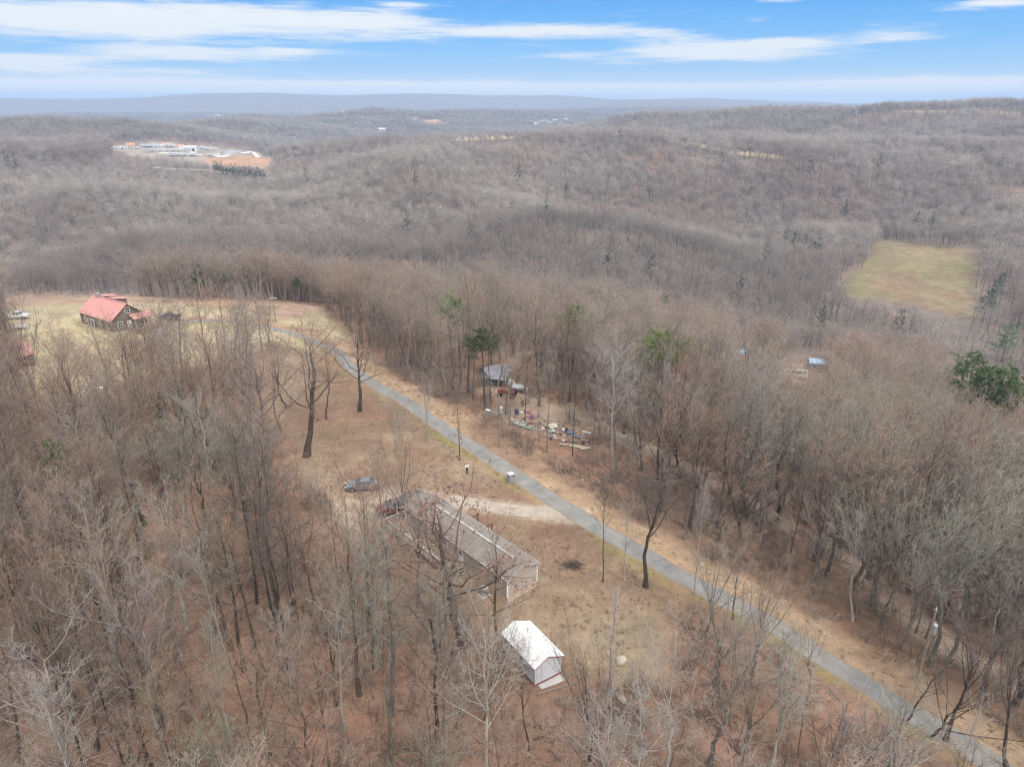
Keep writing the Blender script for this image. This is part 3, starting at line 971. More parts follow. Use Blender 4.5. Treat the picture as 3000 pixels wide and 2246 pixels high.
# ------------------------------------------------------------------ tree planting
TONES = {'grey': (.27, .232, .20), 'pale': (.35, .32, .29), 'brown': (.26, .192, .148), 'reddish': (.285, .192, .148), 'dark': (.15, .12, .10), 'greenish': (.25, .238, .195)}
WORDS = {'grey': 'grey', 'pale': 'pale barked', 'brown': 'brown', 'reddish': 'reddish brown', 'dark': 'dark barked', 'greenish': 'grey green'}
FORMS = {'forest': 'upright bare', 'tall': 'tall straight bare', 'fork': 'forked bare', 'oak': 'wide spreading bare', 'fan': 'many stemmed bare', 'slim': 'slender young bare', 'snag': 'broken topped dead'}
POOL = {}
for kind_, n_ in (('forest', 5), ('tall', 4), ('fork', 4), ('oak', 4), ('fan', 3), ('slim', 4), ('snag', 2)):
    POOL[kind_] = []
    for i_ in range(n_):
        tr_, cr_ = bare_tree(kind_, 100 + 17 * i_ + 7 * len(kind_), 0)
        POOL[kind_].append((tr_.mesh('trunk', M_bark), cr_.mesh('crown', M_twig)))
GROUP = 'bare trees standing around the yard and lane'

def plant(x, y, kind, h, tone, label, variant=None, rz=None, lean=(0, 0), wide=1.0, group=GROUP, jitter=.12, name='bare_tree'):
    v = POOL[kind][(variant if variant is not None else random.randrange(99)) % len(POOL[kind])]
    s = h / KINDS[kind]['h']
    e = thing(name, label, 'tree', (x, y, gz(x, y)), 0, group)
    e.rotation_euler = (lean[0], lean[1], random.uniform(0, 6.28) if rz is None else rz)
    e.scale = (s * wide, s * wide, s)
    f = 1 + random.uniform(-jitter, jitter)
    c_ = tuple(min(1, q * f * random.uniform(.96, 1.04)) for q in TONES[tone])
    for nm, m, q_ in (('trunk', v[0], {'pale': 1.55, 'grey': .9, 'greenish': 1.05}.get(tone, .68)), ('crown', v[1], {'pale': .86}.get(tone, 1.0))):
        o = link(bpy.data.objects.new(nm, m), e)
        o.color = tuple(min(1, w_ * q_) for w_ in c_) + (1,)
    return e

def height_to(x, y, v):
    """height of something upright on the ground at x, y whose top shows at picture row v"""
    z0 = gz(x, y)
    lo, hi = 0.0, 45.0
    for _ in range(30):
        m = (lo + hi) / 2
        if project(x, y, z0 + m)[1] > v:
            lo = m
        else:
            hi = m
    return lo

# the trees the photograph lets one pick out: foot (u, v), top (u, v), form, tone, spread, label
HEROES = [
    (777, 888, 776, 697, 'oak', 'dark', 1.0, 'dark trunked oak with rounded crown standing beside the lane'),
    (662, 985, 657, 690, 'oak', 'brown', 1.15, 'big spreading oak with long crooked limbs in the middle of the yard'),
    (588, 1050, 575, 735, 'oak', 'grey', .95, 'oak forking into two leaders at the left edge of the yard'),
    (481, 930, 470, 672, 'fan', 'grey', 1.15, 'grey fan shaped tree below the curve of the lane'),
    (410, 850, 405, 690, 'forest', 'grey', .9, 'small grey tree below the dark pickup'),
    (927, 958, 925, 790, 'fan', 'pale', .8, 'pale low forking tree on the yard side of the lane'),
    (992, 994, 991, 838, 'snag', 'dark', .55, 'dark pole like trunk with stubby branches beside the lane'),
    (860, 1035, 864, 850, 'fork', 'pale', .75, 'pale twin stemmed tree behind the dark red SUV'),
    (877, 1135, 870, 905, 'fan', 'brown', .85, 'many stemmed brown tree right beside the dark red SUV'),
    (732, 1265, 722, 1060, 'tall', 'dark', .6, 'dark thin tree left of the gravel parking spot'),
    (764, 1250, 742, 1035, 'tall', 'brown', .6, 'brown thin tree leaning beside the gravel parking spot'),
    (808, 1310, 806, 1095, 'slim', 'brown', .9, 'slender sapling in front of the parked cars'),
    (1005, 1392, 1030, 1030, 'oak', 'reddish', 1.35, 'big forked tree holding dead leaves over the mobile home'),
    (1078, 1432, 1062, 1105, 'forest', 'brown', 1.0, 'brown fine twigged tree in front of the near end of the mobile home'),
    (905, 1310, 893, 1010, 'fork', 'grey', 1.0, 'grey forked tree in front of the far end of the mobile home deck'),
    (838, 1245, 838, 985, 'tall', 'brown', .9, 'thin brown tree standing before the left end of the deck'),
    (545, 905, 540, 700, 'fork', 'grey', 1.0, 'grey forked tree on the open lawn just below the lane'),
    (618, 880, 622, 690, 'fan', 'brown', 1.0, 'brown fan shaped tree on the lawn left of the big spreading oak'),
    (705, 905, 700, 720, 'fork', 'brown', .9, 'brown forked tree between the big spreading oak and the lane'),
    (950, 1405, 905, 1085, 'fork', 'brown', .8, 'dark curving tree between wood and mobile home deck'),
    (1302, 1256, 1299, 1030, 'tall', 'dark', .62, 'thin mossy footed tree between home and lane'),
    (1347, 1252, 1352, 1062, 'slim', 'pale', 1.0, 'thin pale tree close beside the lane'),
    (1395, 1268, 1447, 960, 'fork', 'dark', 1.25, 'thick dark tree leaning over the lane past the mobile home'),
    (1310, 1500, 1340, 1232, 'snag', 'pale', 1.2, 'grey broken snag with white snapped limbs right of the shed'),
    (1274, 1642, 1262, 1362, 'fan', 'dark', .85, 'dark many stemmed tree in front of the two pale boulders'),
    (1500, 1283, 1531, 1040, 'tall', 'pale', .7, 'pale straight tree at the edge of the lane'),
    (1583, 1338, 1612, 1140, 'fork', 'brown', .8, 'leaning forked tree hiding part of the lane'),
    (1842, 1340, 1852, 1095, 'fork', 'pale', .8, 'pale white barked double tree beyond the straw verge'),
    (1700, 1232, 1722, 1010, 'tall', 'dark', .9, 'dark leaning tree at the wood edge above the verge'),
    (2006, 1590, 2000, 1335, 'fan', 'dark', 1.1, 'dark cluster of trunks beside the lane at lower right'),
    (2042, 1600, 2075, 1330, 'fork', 'dark', 1.2, 'dark forking tree leaning right over the lane at lower right'),
    (1955, 1560, 1945, 1390, 'slim', 'dark', 1.6, 'ivy dark slim tree beside the lane at lower right'),
    (2178, 1660, 2226, 1340, 'fork', 'dark', 1.0, 'dark trunk cut by the right edge of the picture'),
    (104, 935, 70, 585, 'fan', 'dark', .75, 'tall dark fan crowned tree in front of the white pickup'),
    (78, 905, 28, 560, 'fan', 'dark', .7, 'tall dark tree beside the small red roofed cabin'),
    (312, 1135, 285, 830, 'forest', 'dark', 1.1, 'dark dense crowned tree in the wood below the red roofed house'),
    (400, 1200, 374, 880, 'fork', 'greenish', .9, 'lichen grey green tree forking high in the left wood'),
    (190, 1690, 70, 1290, 'tall', 'dark', .8, 'tall leaning dark tree near the bottom left corner'),
    (523, 1690, 470, 1345, 'tall', 'pale', .7, 'pale straight tree rising from the bottom edge in the left wood'),
    (655, 1690, 617, 1340, 'tall', 'pale', .75, 'pale tree with sweeping twigs rising from the bottom edge'),
    (415, 1500, 378, 1245, 'tall', 'greenish', .8, 'grey green tree with brushy top in the lower left wood'),
    (748, 1575, 742, 1290, 'slim', 'pale', 1.3, 'crooked white limbed tree in the wood left of the shed'),
    (850, 1690, 842, 1165, 'tall', 'greenish', .9, 'tallest grey green tree left of the shed with pale twigs'),
    (958, 1690, 925, 1260, 'tall', 'greenish', .9, 'tall grey green tree just left of the shed'),
    (1047, 1560, 1065, 1270, 'fan', 'brown', .7, 'clump of thin stems close to the left wall of the shed'),
    (1143, 1620, 1190, 1360, 'fork', 'dark', .55, 'thin dark forked tree crossing the front of the white shed'),
    (1085, 1575, 1088, 1390, 'slim', 'dark', .7, 'thin dark pole of a tree before the shed wall'),
    (1440, 1690, 1420, 1390, 'fork', 'pale', 1.3, 'pale wide twigged tree rising from the bottom right of the shed'),
    (1530, 1650, 1500, 1330, 'fork', 'grey', 1.25, 'grey bushy tree between the boulders and the lane'),
    (1640, 1700, 1650, 1420, 'fork', 'pale', 1.3, 'pale wide crowned tree at the bottom edge before the lane'),
    (1780, 1690, 1790, 1440, 'fan', 'pale', 1.2, 'pale tangled tree at the bottom edge beside the lane'),
    (1160, 800, 1085, 690, 'oak', 'pale', .9, 'pale crowned tree over the grey cabin in the wood'),
    (1060, 876, 1056, 716, 'tall', 'brown', .9, 'brown straight tree left of the rusty tractor before the grey cabin'),
    (1092, 895, 1098, 726, 'fork', 'grey', .8, 'grey forked tree in front of the rusty tractor'),
    (1134, 908, 1130, 750, 'tall', 'brown', .8, 'brown slim tree right of the rusty tractor above the junk heap'),
    (1408, 975, 1395, 760, 'tall', 'pale', .6, 'pale trunk standing at the edge of the junk heap'),
    (1310, 965, 1300, 760, 'tall', 'grey', .6, 'grey trunk standing behind the junk heap'),
    (1182, 978, 1195, 750, 'tall', 'grey', .6, 'grey straight tree in front of the junk heap'),
    (1237, 985, 1240, 780, 'tall', 'dark', .6, 'dark straight tree in front of the junk heap'),
    (1280, 960, 1277, 790, 'tall', 'brown', .6, 'brown straight tree at the right end of the junk heap'),
]
hero_xy = []
for (u0, v0, u1, v1, kind_, tone_, wide_, lab_) in HEROES:
    p_ = at(u0, v0)
    h_ = height_to(p_[0], p_[1], v1)
    uu, vv, dep = project(p_[0], p_[1], p_[2] + h_)
    dx_ = (u1 - uu) * 1.35624 / FPX * dep
    e_ = plant(p_[0], p_[1], kind_, min(h_, 24) / (1.0 if kind_ != 'fan' else .97), tone_, lab_, lean=(0, math.atan2(dx_, h_)), wide=wide_ * (1.25 if kind_ == 'oak' else 1.0), jitter=.03)
    hero_xy.append((p_[0], p_[1], kind_))
    if 'dead leaves' in lab_:
        leafy = e_
hero_xy = np.array([(a, b) for a, b, _ in hero_xy])
def veils(x, y, h, g, p=.6):
    """random trees that would hide one of the trees picked out above"""
    bad = np.zeros(x.shape, bool)
    z = ground(x, y)
    for f in (.45, .7, .9):
        u, v, _ = project(x, y, z + h * f)
        for (u0, v0, u1, v1, *_r) in HEROES:
            bad |= inside(np.array([(u1 - 26, v1), (u1 + 26, v1), (u0 + 12, v0 - 8), (u0 - 12, v0 - 8)], float), u, v)
    return bad & (g.uniform(0, 1, x.shape) < p)


# dead leaves still hanging in the tree over the home
g_ = np.random.default_rng(3)
crown_ = [c for c in leafy.children if c.name.startswith('crown')][0]
cv = np.empty(len(crown_.data.vertices) * 3, np.float32)
crown_.data.vertices.foreach_get('co', cv)
cv = cv.reshape(-1, 3)
pts_ = cv[g_.choice(len(cv), 900, replace=False)]
d1_, d2_ = nrm(g_.normal(0, 1, (900, 3))) * .10, nrm(g_.normal(0, 1, (900, 3))) * .07
lv = np.stack([pts_, pts_ + d1_ + d2_, pts_ + 2 * d1_, pts_ + d1_ - d2_], 1).reshape(-1, 3)
lm = mesh_arrays('leaves', lv, np.arange(3600).reshape(-1, 4))
lm.materials.append(M_deadleaf)
lo_ = link(bpy.data.objects.new('leaves', lm), leafy)
lo_['kind'] = 'stuff'

# outlines (2212 wide picture) that trees must not cover: what the photograph shows between the trees
def ppoly(pts):
    return np.array(pts, float)
CLEAR_FULL = [ppoly([(1566, 736), (1634, 736), (1634, 782), (1566, 782)]), ppoly([(1678, 752), (1800, 752), (1800, 800), (1740, 812), (1670, 806)]),
              ppoly([(236, 306), (330, 300), (440, 306), (530, 318), (592, 338), (575, 352), (520, 345), (430, 343), (330, 330), (250, 328)]),
              ppoly([(1890, 527), (1905, 517), (1960, 523), (2000, 531), (2108, 541), (2115, 562), (2100, 640), (2108, 686), (2060, 676), (1960, 652), (1870, 636), (1820, 635), (1836, 600), (1872, 560)]),
              ppoly([(440, 336), (480, 336), (560, 345), (590, 345), (575, 358), (460, 358)])]
CLEAR_STRIP = [ppoly([(960, 303), (1000, 295), (1050, 290), (1112, 293), (1125, 299), (1060, 301), (1000, 306)]), ppoly([(1390, 295), (1440, 299), (1560, 317), (1690, 335), (1690, 342), (1600, 336), (1540, 324), (1440, 306)]), ppoly([(1850, 234), (1990, 237), (2212, 243), (2212, 250), (1990, 244), (1850, 240)])]
CLEAR_PART = [ppoly([(1582, 744), (1622, 744), (1622, 768), (1582, 764)]), ppoly([(1680, 764), (1786, 764), (1786, 800), (1720, 808), (1672, 800)]), ppoly([(1070, 830), (1130, 830), (1130, 862), (1075, 862)]),
              ppoly([(1110, 880), (1280, 930), (1280, 975), (1200, 968), (1100, 905)]), ppoly([(1822, 826), (1852, 826), (1852, 856), (1822, 856)])]

# evergreens: picture column, lowest row seen, top row
GREEN, DEEP, LIME = (.075, .155, .045), (.045, .085, .048), (.155, .215, .055)
NEARPINES = [(972, 735, 630, 1.2, LIME, 'yellow green pine crown in the wood beyond the bend of the lane'), (990, 742, 645, 1.0, (.08, .13, .035), 'lower yellow green pine just beside the taller one beyond the lane'),
             (1243, 735, 655, 1.1, GREEN, 'green pine poking through the brown canopy, middle one of a loose row'), (1436, 700, 632, 1.0, GREEN, 'green pine top in the canopy, highest of the two above the junk heap'),
             (1438, 790, 712, 1.2, LIME, 'lime green pine in the canopy, lower of the two above the junk heap'), (1045, 790, 705, 1.1, (.06, .08, .04), 'dull green cedar behind the grey cabin'),
             (1780, 720, 662, .8, (.07, .09, .04), 'dull green pine top left of the bottom of the far field'), (1950, 735, 668, .8, (.07, .09, .04), 'dull green pine top below the far field'),
             (2185, 760, 700, 1.3, GREEN, 'green leaning pine at the right edge above the pine row'), (2095, 905, 760, 1.35, (.06, .10, .035), 'tallest pine of the row at the right edge'),
             (2130, 915, 790, 1.3, (.06, .10, .035), 'dark full pine, second from the left of the row at the right edge'), (2165, 920, 800, 1.2, (.06, .10, .03), 'full pine, third from the left of the row at the right edge'),
             (2200, 925, 795, 1.3, (.065, .105, .03), 'pine cut by the right picture edge in the row'), (2112, 900, 775, 1.3, (.055, .09, .03), 'pine between the tallest and the second of the row at the right edge'), (2148, 905, 800, 1.3, (.06, .10, .03), 'low broad pine filling the middle of the row at the right edge'), (2182, 915, 805, 1.3, (.06, .095, .03), 'low broad pine near the right end of the row'), (2140, 690, 625, 1.2, DEEP, 'dark evergreen at the right border of the far field'), (2165, 640, 590, .9, DEEP, 'slim dark evergreen right of the far field'),
             (100, 975, 945, .6, (.10, .13, .05), 'small yellow green cedar under the trees at the left')]
FARPINES = [(1315, 560, 533, 'dark pine on the opposite slope below the dirt track'), (1410, 575, 545, 'dark pine right of the one below the dirt track'), (1605, 615, 588, 'dark bushy pine left of the far field'), (1700, 520, 492, 'green pine group, left one above the far field'),
            (1720, 523, 497, 'green pine group, middle one above the far field'), (1745, 523, 503, 'green pine group, right one above the far field'), (1770, 530, 505, 'dark pine close to the left border of the far field'), (1655, 555, 525, 'green pine below the green group left of the far field'),
            (897, 388, 368, 'lone dark pine in the middle of the far slope'), (878, 475, 455, 'dark pine on the slope above the lane bend'), (1015, 495, 478, 'faint pine on the slope, left of a taller dark one'), (1120, 372, 355, 'dim pine on the upper slope under the straw field'),
            (1340, 293, 278, 'dark pine standing out on the ridge top'), (1755, 360, 342, 'dark pine on the right ridge under the long field'), (1830, 452, 430, 'dark pine low on the right slope'), (1850, 250, 228, 'tall dark pine at the end of the ridge field'),
            (1985, 478, 455, 'pine above the far field, left of two'), (2020, 482, 455, 'pine above the far field, right of two'), (1905, 355, 335, 'small dark pine on the hazy right slope'), (1560, 345, 330, 'small dark pine beside the long straw field'),
            (660, 378, 360, 'small dark pine right of the trailer yard'), (8, 345, 322, 'dark pine clump at the left picture edge'), (25, 348, 328, 'second pine of the clump at the left edge'), (1225, 405, 390, 'dim pine in the middle of the grey slope'),
            (1180, 440, 425, 'dim pine on the slope left of the dirt track')]
for (u, v, vt_, w_, *_r) in NEARPINES:
    hw_ = (v - vt_) * .22 * w_ + 4
    CLEAR_PART.append(ppoly([(u - hw_, vt_ + 3), (u + hw_, vt_ + 3), (u + hw_, vt_ + (v - vt_) * .62), (u - hw_, vt_ + (v - vt_) * .62)]))
for (u, v, vt_, *_r) in FARPINES:
    CLEAR_PART.append(ppoly([(u - 5, vt_ + 2), (u + 5, vt_ + 2), (u + 7, v - 6), (u - 7, v - 6)]))

def forbidden(x, y):
    dr, sd = seg_dist(ROAD, x, y)
    bad = np.where(sd > 0, dr < 4.2, dr < 8.4)
    jx, jy = fbm(x / 11, y / 11, 3, 401), fbm(x / 11, y / 11, 3, 411)
    bad |= inside(YARD, x + 4 * jx, y + 4 * jy) | inside(LAWN, x + 4 * jx, y + 4 * jy) | inside(FIELD, x + 16 * jx, y + 16 * jy) | inside(RVYARD, x + 12 * jx, y + 12 * jy)
    for P_ in (STRIP_A, STRIP_B, STRIP_C, TOWN_DIRT):
        bad |= inside(P_, x, y)
    dd, _ = seg_dist(DRIVE, x, y)
    bad |= dd < 3.5
    dd, _ = seg_dist(TRACK, x, y)
    bad |= dd < 1.1
    bad |= (np.hypot(x - JUNK_C[0], y - JUNK_C[1] - 8) < 4)
    # mobile home with its deck, shed
    for o_, D_, W_, x0, x1, y0, y1 in ((HOME0, HD, HW, -4.5, 7, -2, 26), (SHED0[:2], np.array([-.546, .838]), np.array([.838, .546]), -1.2, 5.5, -3.5, 7.5)):
        a_ = (x - o_[0]) * W_[0] + (y - o_[1]) * W_[1]
        b_ = (x - o_[0]) * D_[0] + (y - o_[1]) * D_[1]
        bad |= (a_ > x0) & (a_ < x1) & (b_ > y0) & (b_ < y1)
    return bad

def scatter(r0, r1, sp, az0=-44, az1=44, seed=0):
    g = np.random.default_rng(seed)
    X, Y = [], []
    a0, a1 = R(az0), R(az1)
    xs = np.arange(r1 * math.sin(a0) - sp, r1 * math.sin(a1) + sp, sp)
    ys = np.arange(r0 * math.cos(a1) * .7, r1 + sp, sp * .866)
    gx, gy = np.meshgrid(xs, ys)
    gx = gx + (np.arange(len(ys)) % 2)[:, None] * sp * .5
    gx = gx + g.uniform(-.45, .45, gx.shape) * sp
    gy = gy + g.uniform(-.45, .45, gy.shape) * sp
    x, y = gx.ravel(), gy.ravel()
    r, a = np.hypot(x, y), np.arctan2(x, y)
    m = (r >= r0) & (r < r1) & (a > a0) & (a < a1)
    return x[m], y[m]

def seen(x, y, h):
    """rough test: does the top of a tree show above the ground and canopies before it"""
    global _hor
    if '_hor' not in globals():
        aa = np.radians(np.arange(-46, 46.1, .5))
        rr = np.exp(np.linspace(math.log(40), math.log(9000), 500))
        A2, R2 = np.meshgrid(aa, rr, indexing='ij')
        zz = ground(R2 * np.sin(A2), R2 * np.cos(A2)) + 6.0
        e_ = (zz - CAM_H) / R2
        _hor = (aa, rr, np.maximum.accumulate(e_, axis=1))
    aa, rr, H = _hor
    a, r = np.arctan2(x, y), np.hypot(x, y)
    i = np.clip(np.round((a - aa[0]) / (aa[1] - aa[0])).astype(int), 0, len(aa) - 1)
    j = np.clip(np.searchsorted(rr, r * .97) - 2, 0, len(rr) - 1)
    return (ground(x, y) + h - CAM_H) / r >= H[i, j]

def unclear(x, y, h, g):
    """trees that would stand in front of the clearings"""
    z = ground(x, y)
    bad = np.zeros(x.shape, bool)
    for f in (.15, .5, .8, 1.0):
        u, v, _ = project(x, y, z + h * f)
        for P_ in CLEAR_FULL:
            bad |= inside(P_, u + 9 * fbm(x / 14, y / 14, 2, 421), v + 7 * fbm(x / 14, y / 14, 2, 431))
        part = np.zeros(x.shape, bool)
        for P_ in CLEAR_PART:
            part |= inside(P_, u, v)
        bad |= part & (g.uniform(0, 1, x.shape) < .72)
        if f >= .8:
            for P_ in CLEAR_STRIP:
                bad |= inside(P_, u, v) & (g.uniform(0, 1, x.shape) < .6)
    return bad

g_ = np.random.default_rng(77)
nx, ny = scatter(28, 200, 3.85, -50, 50, 4)
ok_ = ~forbidden(nx, ny)
nx, ny = nx[ok_], ny[ok_]
ok_ = np.ones(len(nx), bool)
for hx, hy in hero_xy:
    ok_ &= np.hypot(nx - hx, ny - hy) > 2.6
# the wood thins out near the yard and at the bottom of the picture
nx, ny = nx[ok_], ny[ok_]
nh = g_.uniform(14.5, 21.0, len(nx)) * (1 + .12 * fbm(nx / 30, ny / 30, 2, 91))
left_ = nx < np.interp(ny, [40, 60, 80, 100, 160], [6, -2, -16, -28, -60])
roadside = (~left_) & (seg_dist(ROAD, nx, ny)[1] > 0)
nh = np.where(left_, nh * .96, nh)
nh = np.where(roadside, nh * .62, nh)
uv = project(nx, ny, ground(nx, ny))
# trees whose crowns would hide the open yard, the lane, home and shed
KEEP = ppoly([(560, 760), (640, 740), (760, 800), (900, 890), (1000, 955), (1100, 1030), (1300, 1140), (1500, 1270), (1560, 1330), (1460, 1400), (1400, 1460), (1330, 1540), (1200, 1520), (1080, 1450), (1050, 1340), (900, 1270), (830, 1190), (680, 1125), (690, 1050), (600, 960), (560, 860)])
LANE_KEEP = ppoly([(1240, 1080), (1500, 1240), (1800, 1410), (2000, 1530), (2160, 1656), (2060, 1656), (1900, 1520), (1640, 1360), (1450, 1260), (1230, 1120)])
HOUSE_KEEP = ppoly([(0, 640), (690, 660), (700, 720), (560, 760), (420, 760), (300, 735), (150, 735), (0, 770)])
bad_ = np.zeros(len(nx), bool)
for f in (.35, .6, .85, 1.0):
    u_, v_, _ = project(nx, ny, ground(nx, ny) + nh * f)
    bad_ |= inside(KEEP, u_, v_) & (g_.uniform(0, 1, len(nx)) < .42)
    bad_ |= inside(LANE_KEEP, u_, v_) & (g_.uniform(0, 1, len(nx)) < .45)
    bad_ |= inside(HOUSE_KEEP, u_, v_) & (g_.uniform(0, 1, len(nx)) < .15)
bad_ |= left_ & (g_.uniform(0, 1, len(nx)) < .2)
bad_ |= unclear(nx, ny, nh, g_) | veils(nx, ny, nh, g_)
keep_ = ~bad_
nx, ny, nh, left_, roadside = nx[keep_], ny[keep_], nh[keep_], left_[keep_], roadside[keep_]
u_, v_, dep_ = project(nx, ny, ground(nx, ny))
ut, vt, _ = project(nx, ny, ground(nx, ny) + nh)
vis = (np.maximum(u_, ut) > 6) & (np.minimum(u_, ut) < 2206) & (vt < 1640) & (v_ > 300) & (np.minimum(v_, 1656) - vt > 20)
score = np.where(vis, nh / np.sqrt(nx ** 2 + ny ** 2 + CAM_H ** 2), 0)
N_IND = 300 - len(HEROES)
order = np.argsort(-score)
ind = order[:N_IND]
ind = ind[score[ind] > 0]
rest_near = np.setdiff1d(np.arange(len(nx)), ind)

LANDMARKS = [('white shed', 1155, 1430), ('mobile home', 1010, 1190), ('grey sedan', 787, 1050), ('dark red SUV', 850, 1100), ('stone mailbox pillar', 1103, 1030), ('street light pole', 1080, 935),
             ('junk heap', 1200, 935), ('red roofed house', 220, 690), ('two pale boulders', 1344, 1468), ('brush pile', 1235, 1220), ('driveway mouth', 1236, 1108), ('pole with grey transformer', 1990, 1430),
             ('dark pickup', 365, 684), ('standing person', 1009, 1015), ('bend of the lane', 640, 725), ('dirt track in the wood', 1790, 1180), ('big spreading oak', 662, 950), ('dark cluster of trunks', 2006, 1560),
             ('bottom left corner', 40, 1640), ('left picture edge', 0, 1180), ('white barked double tree', 1842, 1320), ('right picture edge', 2212, 1150), ('bottom right corner', 2200, 1640), ('tin roofed buildings', 1730, 790), ('row of green pines', 2150, 830)]
ORD = ['', 'second', 'third', 'fourth', 'fifth', 'sixth', 'seventh', 'eighth', 'ninth', 'tenth', 'eleventh', 'twelfth', 'thirteenth', 'fourteenth', 'fifteenth', 'sixteenth']

def near_look(x, y, left, rside, g):
    n = float(fbm(x / 45, y / 45, 2, 61)) + g.normal(0, .25)
    if left:
        tone = 'brown' if n > .05 else ('reddish' if n > -.35 else 'grey')
    else:
        tone = 'grey' if n > .05 else ('reddish' if n < -.25 else 'brown')
    if g.uniform() < .22: tone = 'dark'
    if g.uniform() < .10: tone = 'greenish'
    if g.uniform() < .07: tone = 'pale'
    if rside:
        kind = g.choice(['fan', 'slim', 'fork', 'forest'], p=[.35, .3, .2, .15])
        if g.uniform() < .4: tone = 'pale'
    elif left:
        kind = g.choice(['forest', 'tall', 'fork', 'slim', 'fan'], p=[.34, .28, .16, .16, .06])
    else:
        kind = g.choice(['forest', 'fork', 'tall', 'slim', 'fan'], p=[.30, .34, .14, .10, .12])
    return str(kind), tone

def describe(items):
    """a label for each tree: its look, then where it stands from the nearest landmark"""
    keys = {}
    for n, (kind, tone, u, v) in enumerate(items):
        j = min(range(len(LANDMARKS)), key=lambda q: math.hypot(LANDMARKS[q][1] - u, (LANDMARKS[q][2] - v) * 1.2))
        nm, lu, lv = LANDMARKS[j]
        du, dv = u - lu, v - lv
        a = math.degrees(math.atan2(-dv, du)) % 360
        rel = ['right of', 'beyond and right of', 'beyond', 'beyond and left of', 'left of', 'below and left of', 'below', 'below and right of'][int(((a + 22.5) % 360) // 45)]
        keys.setdefault((kind, tone, rel, nm), []).append((math.hypot(du, dv), n))
    out = {}
    for (kind, tone, rel, nm), L in keys.items():
        L.sort()
        for k, (_, n) in enumerate(L):
            look = f'{WORDS[tone]} {FORMS[kind]} tree'
            if len(L) == 1:
                out[n] = f'{look} {rel} the {nm}'
            else:
                out[n] = f'{look} {rel} the {nm}, {(ORD[k] + " nearest").strip()}'
            if len(out[n].split()) > 16:
                out[n] = out[n].replace('bare ', '').replace('beyond and ', 'far ').replace('below and ', 'low ')
    return out

looks = [near_look(nx[i], ny[i], left_[i], roadside[i], g_) for i in range(len(nx))]
labs = describe([(looks[i][0], looks[i][1], u_[i], v_[i]) for i in ind])
for n, i in enumerate(ind):
    kind_, tone_ = looks[i]
    h_ = nh[i] * (.72 if kind_ == 'slim' else 1.0)
    plant(nx[i], ny[i], kind_, h_, tone_, labs[n], lean=(random.gauss(0, .03), random.gauss(0, .03)), wide=random.uniform(.85, 1.1) * (1.0 if left_[i] else 1.2))

# the rest of the woods: one mass of trees over the ridge and the hills
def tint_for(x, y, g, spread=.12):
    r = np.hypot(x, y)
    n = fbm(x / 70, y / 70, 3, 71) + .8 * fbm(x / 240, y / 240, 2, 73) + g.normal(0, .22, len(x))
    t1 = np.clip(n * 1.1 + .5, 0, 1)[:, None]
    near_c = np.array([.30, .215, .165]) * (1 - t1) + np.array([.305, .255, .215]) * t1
    far_c = np.array([.262, .222, .196]) * (1 - t1) + np.array([.345, .31, .28]) * t1  # distant stand colour, with haze paleness and slope shading painted into its patches
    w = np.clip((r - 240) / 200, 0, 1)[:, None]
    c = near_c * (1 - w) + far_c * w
    return np.clip(c * (1 + g.normal(0, spread, len(x)))[:, None], .05, .6)

